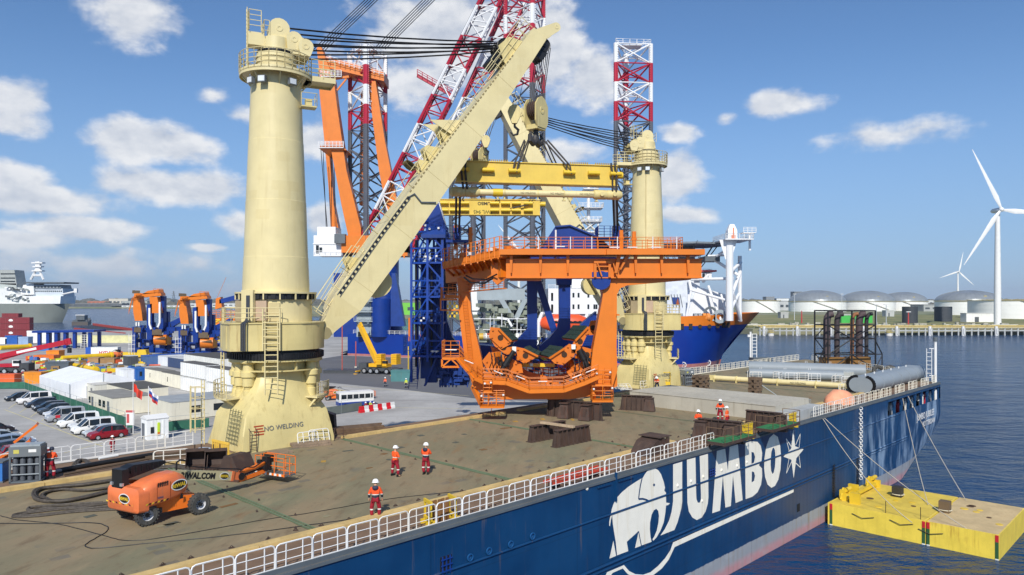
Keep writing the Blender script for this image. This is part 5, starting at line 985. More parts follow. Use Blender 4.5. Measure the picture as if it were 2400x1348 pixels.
# lower blue machinery
zl=pt(0, 912, TY).z
mb=GB(); rr=random.Random(9); a, b=pt(1030, 862, 86), pt(1096, 912, 86); mb.bx(a.x, b.x, 87, 91, zl+.2, a.z)
for j in range(34):mb.box(V((rr.uniform(a.x, b.x+.4), rr.uniform(85.8, 87.2), rr.uniform(zl+.3, a.z+.3))), (rr.uniform(.3, 1.0), rr.uniform(.3, 1.0), rr.uniform(.2, .8)))
for j in range(10):x=rr.uniform(a.x, b.x); mb.tube((x, 86, zl+.1), (x+rr.uniform(-.6, .6), 86.3, a.z), .08, n=6)
gpart('lower_machinery', mb, BLUD, 0)
mb=GB(); c=pt(985, 905, TY+1); mb.stair((X0+.2, TY+.6, zl), (X0+.2, TY+4, lv[0]), 1.0, (1, 0, 0)); mb.stair((X0+1.6, TY+.9, zl+.3), (X0+3.0, TY+.9, lv[0]), .9, (0, 1, 0)); mb.rail([(X0-.2, TY+.5, lv[0]+.2), (X0-1.0, TY+1.5, lv[0]+.2), (X0-1, TY+4, lv[0]+.2)], 2.2, 4, .04, .8); mb.box((X0+2.2, TY+2.5, (zl+lv[0])/2), (1.4, 1.4, 2.6)); gpart('lower_stair', mb, BLUD, 0)
mb=GB(); rr=random.Random(12)
for j in range(14):mb.box(V((rr.uniform(X0, X1), TY-.15, rr.choice(lv)+rr.uniform(.4, 1.0))), (.22, .1, .22))
for z in (lv[0]+.75, ):mb.tube((X0+2.4, TY-.1, z), (X1-.4, TY-.1, z), .06, n=6)
gpart('tower_lamp', mb, WHT, 0)
mb=GB(); mb.bx(pt(957, 0, 87).x, pt(967, 0, 87).x, 87, 88, pt(0, 800, 87).z, pt(0, 745, 87).z); mb.bx(pt(985, 0, 87).x, pt(992, 0, 87).x, 87, 88, pt(0, 800, 87).z, pt(0, 755, 87).z); gpart('orange_strut', mb, OR2, 0)
mb=GB(); c=pt(1002, 513, 92); mb.sphere(c, .9, 6); mb.tube(c+V((-1.6, 0, -.2)), c, .4, n=8); mb.tube(c, c+V((.2, 0, -1.6)), .4, n=8); gpart('pump_head', mb, BLU)
gr.location=(0, 67.3, 10.99); gr.scale=(.91, .91, .91)  # whole gripper scaled down about the camera, written as new location and scale
# ================================================================== SPREADER BEAMS, LIFTING BAR, SLINGS
def pk(px, py, Y):return pt(px, py, Y*.91)
def spreader(pl, pr_, h, th, label, lugs, rows, teeth, txt):
 c=(pl+pr_)/2; L=(pr_-pl).length; a=math.atan2(pr_.y-pl.y, pr_.x-pl.x); t=thing('spreader_beam', label, 'lifting beam', c, a, 'yellow spreader beams')
 mb=MB(); mb.bx(-L/2, L/2, -th/2, th/2, -h/2, h/2); mb.bx(-L/2-.05, L/2+.05, -th/2-.12, th/2+.12, h/2, h/2+.08); mb.bx(-L/2-.05, L/2+.05, -th/2-.12, th/2+.12, -h/2-.08, -h/2); part('box_girder', mb, YELR, t, smooth=0)
 for z in rows:
  for f in lugs:
   x=-L/2+L*f
   for s_ in (-1, 1):
    mb=MB(); mb.cyl((x-.55, s_*(th/2+.32), z), .2, 1.1, 14, (1, 0, 0)); mb.box((x, s_*(th/2+.16), z), (.8, .34, .26)); part('trunnion', mb, YEL, t)
 for s_ in (-1, 1):mb=MB(); mb.cyl((s_*L/2+(-.7 if s_<0 else 0), 0, rows[0]), .32, .7, 16, (1, 0, 0)); part('end_trunnion', mb, YEL, t)
 mb=MB()
 for f0, f1 in teeth:
  n=int((f1-f0)*L/.17)
  for j in range(n):
   x=-L/2+L*(f0+(f1-f0)*j/n)
   for y in (-th/2-.05, th/2-.1):mb.bx(x, x+.07, y, y+.14, h/2+.08, h/2+.26)
 part('sling_guides', mb, paint('b8962a', .6, .2, .4), t, smooth=0); return t, a, L
sp1, a1, Ls1=spreader(pk(1068, 404, 73), pk(1442, 413.5, 75.8), 1.78, 1.1, 'front yellow spreader beam with rust stains under the large hook', (.04, .19, .35, .69, .845, .985), (.12, ), ((.04, .17), (.2, .32), (.7, .82), (.86, .97)), None)
sp2, a2_, Ls2=spreader(pk(985, 484.5, 98), pk(1265, 489, 98.6), 1.78, 1.1, 'rear yellow spreader beam with upside down lettering, seen under the front one', (.05, .2, .285, .37, .62, .71, .80, .90), (.45, -.42), ((.3, .6), ), None)
for s_, sz, z, x, m in (('JUMBO', .55, .56, 1.4, BLK), ('SWL 945', .62, -.45, 1.5, paint('6a6420'))):
 text('beam_text', s_, sz, m, sp2, (x, -.57, z+sz*.1), (-1, 0, 0), (0, 0, -1), bold=.01)
mb=MB(); mb.ext([(1.65+.5*math.cos(g), -.575, .5+.24*math.sin(g))for g in [i*math.pi/5 for i in range(10)]], (0, .012, 0)); part('beam_emblem', mb, paint('c8402a'), sp2, smooth=0)
lb0, lb1=pk(1062, 449, 73.2), pk(1449, 458, 75.6); c=(lb0+lb1)/2; lba=math.atan2(lb1.y-lb0.y, lb1.x-lb0.x); L=(lb1-lb0).length
bar=thing('lifting_bar', 'long cream tubular lifting bar between the spreader beams and gripper', 'lifting bar', c, lba)
mb=MB(); mb.tube((-L*.38, 0, 0), (L*.40, 0, 0), .32, n=20); part('tube', mb, CREAM, bar)
for f in (-.24, -.20, .0, .16, .36):mb=MB(); mb.cyl((L*f, 0, 0), .37, .12, 18, (1, 0, 0)); mb.beam((L*f+.06, 0, -.3), (L*f+.06, 0, -.62), .2, .12); mb.beam((L*f-.1, 0, -.62), (L*f+.22, 0, -.62), .3, .08); part('bar_foot', mb, CREAMD, bar)
mb=MB(); mb.cyl((-L*.265, 0, 0), .38, .9, 18, (1, 0, 0)); part('yellow_sleeve', mb, YEL, bar)
for s_ in (-1, 1):
 for f in (.39, .47):
  mb=MB(); mb.lathe([(.25, -.8), (.46, -.6), (.46, .5), (.3, .8)], (s_*L*f, 0, 0), 14, (1, 0, 0)); mb.cyl((s_*L*f, -.6, 0), .2, 1.2, 12, (0, 1, 0)); part('link_head', mb, CREAMD, bar)
for x, s_ in ((-1.0, 'NO WELDING'), (4.6, 'NO WELDING'), (1.8, 'NO WELDING')):text('bar_text', s_, .22, paint('5a5236'), bar, (x-.6, -.345, -.08), (1, 0, 0), (0, .1, 1))
SLG=paint('3e3a38', .7, .25, .2, .3, 3)
def sling(pts, label, r=.11, sep=.35):
 P=[V(p)for p in pts]; c=P[0]; t=thing('lifting_sling', label, 'sling', c, 0, 'grey rope slings')
 for s_ in (-1, 1):mb=MB(root=t); mb.path([p+V((s_*sep/2, 0, 0))for p in P], r*.72, 8); part('rope_leg', mb, SLG, t)
 return t
hk=pk(1256, 332, 74.6)
Lt=lambda f, z, y=-.95:mat_of(sp1)@V((-Ls1/2+Ls1*f, y, z))
sling([hk+V((-.9, -.2, .1)), Lt(.36, .75), Lt(.35, -.05)], 'grey sling from the large hook to the left middle of the front beam'); sling([hk+V((.9, -.2, .1)), Lt(.68, .75), Lt(.69, -.05)], 'grey sling from the large hook to the right middle of the front beam')
sling([hk+V((-.8, .3, .1)), Lt(.40, .75, .95), Lt(.40, 0, .95)], 'grey sling behind the hook on the left side of the front beam', .09); sling([hk+V((.8, .3, .1)), Lt(.64, .75, .95), Lt(.64, 0, .95)], 'grey sling behind the hook on the right side of the front beam', .09)
sling([Lt(.04, 1.1), Lt(.04, -.2), mat_of(bar)@V((-L*.43, -.3, .2))], 'grey sling over the left end of the front beam', .14); sling([Lt(.965, 1.1), Lt(.975, .1), mat_of(bar)@V((L*.47, -.3, .2))], 'grey sling over the right end of the front beam', .12)
sling([mat_of(bar)@V((-L*.47, 0, -.2)), pk(1072, 548, 83.3)], 'grey sling from the left bar end down to the blue tower', .15); sling([mat_of(bar)@V((L*.48, 0, -.2)), pk(1444, 545, 84.6)], 'grey sling from the right bar end down to the blue platform', .15)
hk2=pk(1124, 425, 100); L2t=lambda f, z:mat_of(sp2)@V((-Ls2/2+Ls2*f, -.9, z))
sling([hk2+V((-.5, 0, .3)), L2t(.34, .9), L2t(.37, .4)], 'grey sling from the far hook to the rear beam, left of its text', .09); sling([hk2+V((.5, 0, .3)), L2t(.65, .9), L2t(.62, .4)], 'grey sling from the far hook to the rear beam, right of its text', .09)
sling([L2t(.05, .9), L2t(.05, -.9), L2t(.04, -6.0)], 'thin grey sling hanging from the left end of the rear beam', .05); sling([L2t(.93, .9), L2t(.9, .3), L2t(.76, -.2)], 'grey sling slung across the right end of the rear beam', .07)
# ================================================================== JACK-UP VESSEL BEHIND THE QUAY
JV=thing('jack_up_vessel', 'big blue jack-up vessel with an orange bulwark, lattice legs and white deckhouse', 'ship', (0, 200, 0)); JB=lambda :MB(root=JV)
def jpart(nm, mb, m, smooth=20, label=None):return part(nm, mb, m, JV, label, smooth=smooth)
YS=196.0; YC=214.0
def stem(z):return 60.5+12.5*(max(0.0, min(z, 17))/17)**1.7
def yc(x):return YC+max(0.0, 40-x)*.45
def hb(x, z):
 return 18.0 if x<=40 else 18.0*max(0.0, 1-min(1.0, (x-40)/(stem(z)-40))**2.4)
mt, k=new_mat('jack_up_hull'); s=k('ShaderNodeSeparateXYZ', {0:k('ShaderNodeTexCoord').outputs['Object']}); o=k('ShaderNodeTexCoord').outputs['Object']
n=k.noise(o, .12, 4); col=k.mix(k.ramp(n, .3, .7), lin('062c84'), lin('08368f')); col=k.mix(k.ramp(s.outputs[2], 3.75, 3.7), col, k.mix(k.noise(o, .6, 4), lin('a8605c'), lin('c08a84'))); finish(k, col, .35, 0)
zs=(-1, 1.5, 3.7, 6.5, 9, 12, 14.2); rings=[]; mb=JB()
for x in (-54, -30, -10, 10, 29.9):rings.append([(x, yc(x)-18, min(z, 10.2))for z in zs]+[(x, yc(x)+18, z)for z in (10.2, 5, -1)])
for t in [-.35]+[i/14 for i in range(15)]:
 f=lambda z:40+t*((stem(z)-40)if t>0 else 28)
 rings.append([(f(z), yc(f(z))-hb(f(z), z), z)for z in zs]+[(f(z), yc(f(z))+hb(f(z), z), z)for z in (14.2, 5, -1)])
mb.loft(rings, closed=False); mb.add(rings[0], [tuple(range(10))]); jpart('hull', mb, mt, 30)
xs=[30, 36]+[40+(stem(14.2)-40)*i/14 for i in range(15)]
mb=JB(); mb.add([(x, y, 10.1)for x, y in ((-54, yc(-54)-17.9), (40, yc(40)-17.9), (40, YC+18), (-54, yc(-54)+18))], [(0, 1, 2, 3)]); mb.add([(x, yc(x)-hb(x, 14.2), 14.1)for x in xs]+[(x, yc(x)+hb(x, 14.2), 14.1)for x in xs[::-1]], [tuple(range(2*len(xs)))]); jpart('main_deck', mb, GRYD, 0)
mb=JB(); rr_=[]
for t in [-.3]+[i/14 for i in range(15)]:
 f=lambda z:40+t*((stem(z)-40)if t>0 else 28); zt=16.6+max(0, t)*1.0
 rr_.append([(f(14.2), yc(f(14.2))-hb(f(14.2), 14.2)-.06, 14.15), (f(zt), yc(f(zt))-hb(f(zt), zt)-.06, zt), (f(zt), yc(f(zt))-hb(f(zt), zt)+.25, zt), (f(14.2), yc(f(14.2))-hb(f(14.2), 14.2)+.2, 14.2)])
mb.loft(rr_); mb.loft([[(a[0], 2*yc(a[0])-a[1], a[2])for a in r[:2]]for r in rr_], closed=False); jpart('bulwark', mb, ORG, 30)
for i, px in enumerate((1597, 1618, 1642, 1667, 1690, 1708, 1722, 1685, 1700)[:7]):
 mb=JB(); p=pt(px, 764 if px<1700 else 762, 197);
 x=p.x; y=YC-hb(x, 15)-.12
 if i in (2, 3, 4):mb.cyl((x, y, p.z-.2), .55, .1, 12, (0, -1, 0))
 else :mb.bx(x-.5, x+.5, y-.1, y+.1, p.z-.9, p.z+.6)
 jpart('fairlead', mb, paint('2a1c12', .7), 0)
for px in (1604, 1678):
 p=pt(px, 856, 196); x=p.x; y=YC-hb(x, 3)-.1; mb=JB(); mb.ring((x, y, p.z), .62, .8, .06, 18, (0, -1, 0))
 for a in (45, 135):mb.beam((x-.6*math.cos(R(a)), y-.03, p.z-.6*math.sin(R(a))), (x+.6*math.cos(R(a)), y-.03, p.z+.6*math.sin(R(a))), .14, .06)
 jpart('thruster_mark', mb, WHT, 0)
text('vessel_mark', 'D', 2.2, WHT, JV, V((pt(1249, 800, YS).x, YS-.15-200, 9.0)), (1, 0, 0), bold=.05)
WH2=paint('f0f1f2', .5, .04, 0, .08, .3, mul=.9)
def block(x0, x1, y0, y1, Y, d, m=WH2, nm='deckhouse', roof=True):
 a, b=pt(x0, y0, Y), pt(x1, y1, Y); mb=JB(); mb.bx(a.x, b.x, Y, Y+d, b.z, a.z); o=jpart(nm, mb, m, 0)
 if roof:mb=JB(); mb.rail([(a.x, Y+.1, a.z), (b.x, Y+.1, a.z), (b.x, Y+d, a.z)], 1.1, 3, .05, 2); part('deck_rail', mb, WH2, o)
 return o
def wins(parent, Y, pts, w_=.55, h_=1.3, m=GLASS):
 for x, y in pts:mb=JB(); p=pt(x, y, Y); mb.bx(p.x-w_/2, p.x+w_/2, Y-.06, Y+.05, p.z-h_/2, p.z+h_/2); part('window', mb, m, parent, smooth=0)
acc=block(1285, 1420, 676, 736, 203, 16); wins(acc, 203, [(x, y)for y in (692, 719)for x in (1294, 1344, 1356, 1379, 1393, 1398)]); wins(acc, 203, [(1294, 696), (1294, 724)], .6, 2.2)
low=block(1285, 1440, 737, 776, 203.6, 14, paint('c2aeb2', .6), roof=False); wins(low, 203.6, [(1350, 745), (1380, 745), (1395, 745), (1330, 745)], .7, .9)
block(1340, 1425, 655, 675, 207, 10, WH2)
a3=block(1096, 1124, 672, 728, 206, 10); block(1099, 1124, 729, 768, 206.5, 9)
br=block(1560, 1640, 655, 762, 206, 14, paint('d4dae2', .5)); mb=JB(); mb.ext([pt(x, y, 205.5)for x, y in ((1635, 672), (1700, 690), (1712, 762), (1600, 762))], (0, 12, 0)); jpart('deckhouse', mb, WH2, 0)  # left block: white greyed to paint in its shade; slanted one stays white
for x in (1573, 1580, 1587, 1594):mb=JB(); mb.beam(pt(x, 690, 205.8), pt(x+6, 720, 205.8), .3, .1); jpart('vent_slot', mb, GRYD, 0)
mb=JB(); mb.ext([pt(x, y, 205.8)for x, y in ((1575, 697), (1592, 697), (1594, 714), (1578, 714))], (0, .1, 0)); jpart('crest_panel', mb, paint('1d3f86', .5), 0); mb=JB(); mb.ext([pt(x, y, 205.7)for x, y in ((1589, 697), (1593, 714), (1584, 714))], (0, .08, 0)); jpart('crest_panel', mb, paint('a8522a', .5), 0)
wh=block(1628, 1668, 640, 656, 205, 10); wins(wh, 205, [(1633, 646), (1641, 646), (1649, 646), (1657, 646)], .8, 1.1); mb=JB(); a, b=pt(1626, 633, 204.6), pt(1680, 637, 204.6); mb.bx(a.x, b.x, 204.6, 214, b.z, a.z); jpart('wheelhouse_roof', mb, paint('c04a50', .5), 0)
mb=JB(); a=pt(1600, 569, 205); mb.cyl((a.x+3, 213, a.z-.4), 11.5, .5, 8); jpart('helideck', mb, paint('7d858c', .6), 0)
mb=JB()
for i in range(16):g=2*math.pi*i/16; mb.tube((a.x+3+11.4*math.cos(g), 213+11.4*math.sin(g), a.z-.3), (a.x+3+12.8*math.cos(g), 213+12.8*math.sin(g), a.z+.3), .08, n=4); mb.tube((a.x+3+9*math.cos(g), 213+9*math.sin(g), a.z-.4), (a.x+3+4*math.cos(g), 213+4*math.sin(g), a.z-7), .12, n=4)
mb.tube((a.x+3, 213, a.z-8), (a.x+3, 213, a.z-.4), 2.5, n=12); jpart('helideck_frame', mb, GRYD)
mb=JB(); mb.bx(pt(1655, 0, 200).x, pt(1690, 0, 200).x, 201, 207, pt(0, 612, 200).z, pt(0, 600, 200).z); jpart('stair_pod', mb, GRYD, 0)
# white boom rest frame
T=lambda a, b, r, nm='rest_strut':(lambda mb:(mb.tube(pt(*a), pt(*b), r*(.6 if r<1.2 else .85), n=10), jpart(nm, mb, WH2)))(JB())
for a, b, r in (((1710, 752, 196), (1710, 575, 196), 1.2), ((1734, 752, 204), (1734, 600, 204), .95), ((1711, 580, 196), (1680, 600, 200), .6), ((1710, 640, 196), (1736, 615, 204), .8), ((1712, 700, 196), (1734, 640, 204), .8), ((1710, 660, 196), (1736, 752, 204), .8), ((1716, 720, 196), (1731, 690, 204), .7), ((1615, 655, 205), (1720, 653, 198), .7), ((1615, 655, 205), (1620, 682, 203), .7), ((1620, 680, 203), (1706, 705, 197), .6), ((1660, 600, 203), (1730, 645, 200), .75), ((1660, 600, 203), (1712, 598, 200), .5), ((1605, 762, 202), (1620, 680, 203), .5), ((1611, 762, 202), (1614, 690, 203), .4), ((1660, 670, 203), (1690, 752, 200), .6), ((1690, 690, 200), (1708, 752, 198), .5), ((1648, 660, 203), (1662, 640, 206), .8)):T(a, b, r)
mb=JB(); a=pt(1690, 562, 198); b=pt(1755, 562, 198); mb.bx(a.x, b.x, 194, 206, a.z-.3, a.z); mb.rail([(a.x, 206, a.z), (a.x, 194, a.z), (b.x, 194, a.z), (b.x, 206, a.z)], 1.3, 3, .07, 1.2); c=pt(1740, 545, 197); mb.bx(c.x, c.x+3.4, 196, 200, c.z-.2, c.z); mb.rail([(c.x, 196, c.z), (c.x+3.4, 196, c.z)], 1.3, 3, .07, 1); mb.beam((c.x+2, 197, c.z), (c.x+2, 197, a.z-3), .5, .5); jpart('rest_platform', mb, WH2)
mb=JB(); mb.loft([[pt(x, y, 198+d)for x, d in ((1700-w_, -2), (1700+w_+14, -2), (1700+w_+14, 6), (1700-w_, 6))]for y, w_ in ((608, 0), (562, 14))]); jpart('rest_head', mb, WH2, 0)
mb=JB(); c0=pt(1715, 562, 199); mb.loft([[c0+V((x*s_, y_*s_, z))for x, y_ in ((-1.4, -1.2), (1.2, -1.2), (1.2, 1.2), (-1.4, 1.2))]for z, s_ in ((0, 1), (2.5, .95), (4.2, .45))]); jpart('rest_fender', mb, WH2, 0); mb=JB(); mb.box(c0+V((.1, -1.3, .6)), (1.1, .2, 1.0)); mb.box(c0+V((.1, -1.25, 2.0)), (.3, .2, 2.4)); jpart('rest_fender', mb, paint('d8805c', .6), 0)
# reels and winches on the foredeck
for i, (px, c)in enumerate(((1590, 'd8863a'), (1598, '7d858c'), (1632, '8d9296'), (1642, '8d9296'), (1653, 'e08a3a'), (1662, 'd8863a'))):
 mb=JB(); p=pt(px, 744, 198); mb.cyl((p.x-.5, 199, p.z), 1.1, .9, 16, (1, 0, 0)); jpart('rope_reel', mb, paint(c, .6))
mb=JB(); p=pt(1690, 742, 198); mb.ring((p.x, 199, p.z), 1.0, 1.9, .5, 18, (0, 1, 0)); mb.box((p.x-2.5, 200, p.z-.3), (2.5, 2, 1.8)); jpart('anchor_winch', mb, GRY)
p=pt(1670, 735, 199); mb=JB(); mb.ring((p.x, 201, p.z), 1.3, 1.9, .4, 20, (0, 1, 0)); jpart('anchor_winch', mb, GRYD)
# lifeboat
lbp=pt(1322, 759, 197.5); lb=None; mb=JB(); rings=[]
for x, s_ in ((-6.6, .15), (-6.0, .6), (-4, .95), (0, 1), (4, .95), (6.0, .65), (6.8, .2)):rings.append([lbp+V((x, 1.9*s_*math.cos(g), (2.7 if math.sin(g)>0 else 2.0)*s_*math.sin(g)))for g in [i*math.pi/8 for i in range(16)]])
mb.loft(rings); lbo=jpart('lifeboat', mb, paint('e0562a', .35, .05, 0, .1), 40)
mb=JB(); mb.bx(lbp.x-4, lbp.x+5.5, 199.2-3.65, 199.2-3.55, lbp.z+.2, lbp.z+.7)
for j in range(7):mb.bx(lbp.x-4+j*1.3, lbp.x-3.3+j*1.3, lbp.y-1.98, lbp.y-1.8, lbp.z+.4, lbp.z+.85)
part('lifeboat_window', mb, GLASS, lbo, smooth=0)
for x, y0, y1 in ((1262, 735, 790), (1368, 738, 775)):mb=JB(); mb.path([pt(x, y1, 197), pt(x, y0+20, 197), pt(x+8, y0, 199), pt(x+12, y0, 202)], .5, 6); jpart('davit', mb, WH2)
# grey pile gripper structure and cargo amidships
GR2=paint('9aa5aa', .55, .1, 0, .2, .3)
for a, b, w_, h_ in (((1118, 690, 204), (1230, 690, 204), 1.2, 3.2), ((1172, 680, 206), (1172, 700, 206), 3, 2)):mb=JB(); mb.beam(pt(*a), pt(*b), w_, h_); jpart('frame_girder', mb, GR2, 0)
for a, b in (((1174, 700, 203), (1208, 758, 203)), ((1232, 700, 203), (1204, 758, 203)), ((1192, 698, 208), (1212, 745, 208))):mb=JB(); mb.beam(pt(*a), pt(*b), 1.3, 1.6, (0, 1, 0)); jpart('frame_leg', mb, GR2, 0)
mb=JB(); rr=random.Random(21)
for j in range(150):px=rr.uniform(1100, 1262); py=rr.uniform(712, 800); p=pt(px, py, rr.uniform(200, 214)); p.z=max(p.z, 9.8); mb.box(p, (rr.uniform(.5, 3), rr.uniform(.5, 3), rr.uniform(.3, 1.6)), rr.random())
tag(jpart('deck_cargo', mb, paint('8f9688', .7, .3, .2, .3, .4), 0), kind='stuff')
mb=JB()
for px in range(1104, 1264, 9):p=pt(px, 800, 199+(px%7)); mb.tube((p.x, p.y, 9.8), (p.x, p.y, 9.8+rr.uniform(3, 10)), .12, n=4)
for z in (13, 16):mb.tube((pt(1102, 0, 200).x, 200, z), (pt(1262, 0, 200).x, 200, z), .12, n=4)
mb.rail([(-52, yc(-52)-17.7, 10.2), (30, yc(30)-17.7, 10.2)], 1.2, 3, .05, 2); jpart('deck_scaffold', mb, WH2)
for px, c in ((1140, 'f0efe8'), (1216, 'e8e8e2'), (1222, 'f2f2ee'), (1148, 'd8502e'), (1165, 'd05a3a'), (1180, '4a6a9a'), (1130, 'c8a23a')):
 mb=JB(); p=pt(px, 792, 199); mb.cyl((p.x-.8, 199, 11.2), .9, 1.8, 12, (1, 0, 0)); jpart('deck_drum', mb, paint(c, .5))
mb=JB(); mb.beam(pt(1165, 745, 200), pt(1190, 748, 200), .6, .6); mb.beam(pt(1190, 748, 200), pt(1200, 765, 200), .6, .6); jpart('gangway_arm', mb, WH2, 0)
# deckhouse top, radar mast
mb=JB(); b4=[pt(1365, 660, 212), pt(1402, 660, 212), pt(1402, 660, 217), pt(1365, 660, 217)]; t4=[p+V((0, 0, (660-515)/FPX*212))for p in b4]
for i in range(4):mb.tube(b4[i], t4[i], .3, n=6)
mb.bays(b4, t4, 5, .2, 'x', n=4)
for y, w_ in ((520, 3.2), (488, 3.6), (445, 2.2)):c=(pt(1383, y, 214)); mb.bx(c.x-w_, c.x+w_, 211, 217.5, c.z-.2, c.z); mb.rail([(c.x-w_, 211, c.z), (c.x+w_, 211, c.z), (c.x+w_, 217, c.z)], 1.2, 3, .07, 1.2)
mb.tube(t4[0]+V((2, 2, 0)), t4[0]+V((2, 2, 14)), .5, n=6); jpart('radar_mast', mb, WH2)
# blue leg houses and stern crane foundation
for x0, x1, y0, y1, Y, d in ((782, 836, 640, 790, 240, 12), (866, 912, 700, 790, 231, 10)):
 a, b=pt(x0, y0, Y), pt(x1, y1, Y); mb=JB()
 if x0==866:mb.cyl(((a.x+b.x)/2, Y+3, b.z), (b.x-a.x)/2, a.z-b.z, 24)
 else :mb.bx(a.x, b.x, Y, Y+d, b.z, a.z)
 jpart('leg_house', mb, BLU)
mb=JB(); c=pt(895, 600, 238); r0=34/FPX*238; mb.lathe([(r0*1.35, 9.8), (r0, 18), (r0, c.z+1), (r0*1.15, c.z+2), (r0*1.15, c.z+5)], (c.x, 243, 0), 28); jpart('crane_pedestal', mb, BLU)
mb=JB(); mb.ext([pt(x, y, 234)for x, y in ((918, 640), (926, 640), (948, 765), (912, 765))], (0, 4, 0)); jpart('pedestal_wing', mb, BLUD, 0)
for y in (705, 730, 752):
 a=pt(829, y, 232); b=pt(878, y, 232); mb=JB(); mb.bx(a.x, b.x, 232, 238, a.z-.3, a.z); mb.rail([(a.x, 232, a.z), (b.x, 232, a.z)], 1.2, 3, .06, 1.5); jpart('jacking_platform', mb, GR2)
mb=JB(); a, b=pt(834, 672, 233), pt(872, 790, 233); mb.bx(a.x, b.x, 234, 240, b.z, a.z)
for j in range(5):z=b.z+(a.z-b.z)*(j+.5)/5; mb.bx(a.x+.4, b.x-.4, 233.2, 234, z-1, z+.8); mb.cyl((a.x+1.2, 233.4, z), .5, 1, 10, (0, -1, 0)); mb.cyl((b.x-1.2, 233.4, z), .5, 1, 10, (0, -1, 0))
jpart('jacking_tower', mb, GR2, 0)
# --- lattice legs (three chords each, rack teeth as chords; red and white tops)
REDL=paint('b01c38', .5, .08)
def leg(px, wpx, Y, ytop, tri, bands):
 c=pt(px, HOR, Y); r=wpx/FPX*Y/math.sqrt(3); zt=HC+(HOR-ytop)/FPX*Y; z0=3.0
 lg=put('lattice_leg', None, JV, V((c.x, Y+4, 0))-V((0, 200, 0)))
 cs=[V((r*math.cos(R(tri+120*i)), r*math.sin(R(tri+120*i)), 0))for i in range(3)]
 bh=5.5*Y/204; nb=int((zt-z0)/bh); z0=zt-nb*bh
 mbs={}; U=lambda p, z:p+V((0, 0, z)); q_=Y/204
 for b in range(nb):
  zl, zh=zt-(b+1)*bh, zt-b*bh
  col=bands[b]if b<len(bands)else 'g'; mb=mbs.setdefault(col, MB())
  for i in range(3):
   a, d=cs[i], cs[(i+1)%3]; e=a.normalized().cross(V((0, 0, 1)))
   mb.tube(U(a, zl), U(d, zh), .24*q_, n=5); mb.tube(U(d, zl), U(a, zh), .24*q_, n=5)
   if b<5:mb.tube(U(a, zh), U(d, zh), .2, n=5)
   mb.tube(U((a+d)/2, (zl+zh)/2), U((d+cs[(i+2)%3])/2, (zl+zh)/2), .14, n=4)
   if col!='g' or b==nb-1:
    mc=MB(); z0_, z1_=(zl, zh)if col!='g' else (zl, zt-len(bands)*bh); mc.tube(U(a, z0_), U(a, z1_), .62*q_, n=8); n_=int((z1_-z0_)/.62)
    for g in (-1, 1):
     mc.beam(U(a+e*g*.66*q_, z0_), U(a+e*g*.66*q_, z1_), .2, .12)
     for j in range(n_):mc.box(U(a+e*g*.76*q_, z0_+(z1_-z0_)*(j+.5)/n_), (.28, .28, .3))
    part('leg_chord', mc, {'w':WH2, 'r':REDL, 'g':LEG}[col], lg)
 for col, mb in mbs.items():part('lattice_bracing', mb, {'w':WH2, 'r':REDL, 'g':LEG}[col], lg, kind='stuff')
 mb=MB(); mb.rail([cs[0]+V((0, 0, zt)), cs[1]+V((0, 0, zt)), cs[2]+V((0, 0, zt)), cs[0]+V((0, 0, zt))], 1.3, 2, .08, 2); mb.box((0, 0, zt+.05), (r, r*.6, .2)); part('leg_top_platform', mb, WH2, lg)
 return lg
leg(855, 84, 240, 112, -82, 'wrwr'); leg(1484, 84, 204, 99, 95, 'wrwr'); leg(1236, 94, 204, -75, -78, 'wrwrwrr'[:6]); leg(1098, 80, 232, 285, -75, 'wr')
# --- red and white latticed crane boom and orange A-frame crane over the stern
CR=thing('pedestal_crane', 'giant orange A-frame crane with a red and white latticed boom behind the near mast crane', 'crane', (pt(880, 580, 209).x, 209, pt(0, 590, 209).z)); CBm=lambda :MB(root=CR)
def cpart(nm, mb, m, smooth=0):return part(nm, mb, m, CR, smooth=smooth)
mb=CBm(); a, b=pt(800, 552, 203), pt(955, 592, 203); mb.bx(a.x, b.x, 203, 216, b.z, a.z); cpart('slewing_platform', mb, ORG)
mb=CBm(); a, b=pt(735, 535, 204), pt(803, 598, 204); mb.bx(a.x, b.x, 204, 214, b.z, a.z-2); mb.bx(a.x+.5, b.x-2.5, 206, 213, a.z-2, a.z+.6); mb.bx(a.x-.15, b.x+.15, 203.8, 214.2, b.z+3, b.z+3.3); cpart('machinery_house', mb, WH2)
for x, y in ((744, 580), (744, 590), (752, 585)):mb=CBm(); p=pt(x, y, 204); mb.bx(p.x-.4, p.x+.4, 203.9, 204.1, p.z-.6, p.z+.6); cpart('window', mb, GLASS)
mb=CBm(); a=pt(735, 598, 203.5); b=pt(800, 598, 203.5); mb.rail([(a.x, 203.5, a.z), (b.x, 203.5, a.z)], 1.2, 3, .07, 1.5); mb.bx(a.x, b.x, 203.4, 204.2, a.z-.3, a.z); cpart('house_walkway', mb, WH2)
mb=CBm(); p=pt(798, 560, 203); mb.box(p, (3, 2, 2.6)); cpart('operator_cab', mb, GRYD)
def obox(pts, Y, d, nm='a_frame_leg'):mb=CBm(); mb.ext([pt(x, y, Y)for x, y in pts], (0, d, 0)); cpart(nm, mb, ORG)
obox([(742, 112), (752, 108), (768, 150), (782, 185), (790, 250), (812, 400), (846, 535), (846, 552), (816, 552), (800, 480), (772, 330), (752, 200)], 204, 3.5)
obox([(746, 190), (754, 190), (766, 260), (772, 340), (782, 480), (793, 535), (793, 552), (776, 552), (770, 440), (760, 330)], 214, 3)
obox([(846, 215), (856, 215), (856, 480), (842, 480)], 222, 3); obox([(862, 190), (880, 190), (902, 330), (930, 470), (930, 520), (912, 520), (888, 400)], 206, 3)
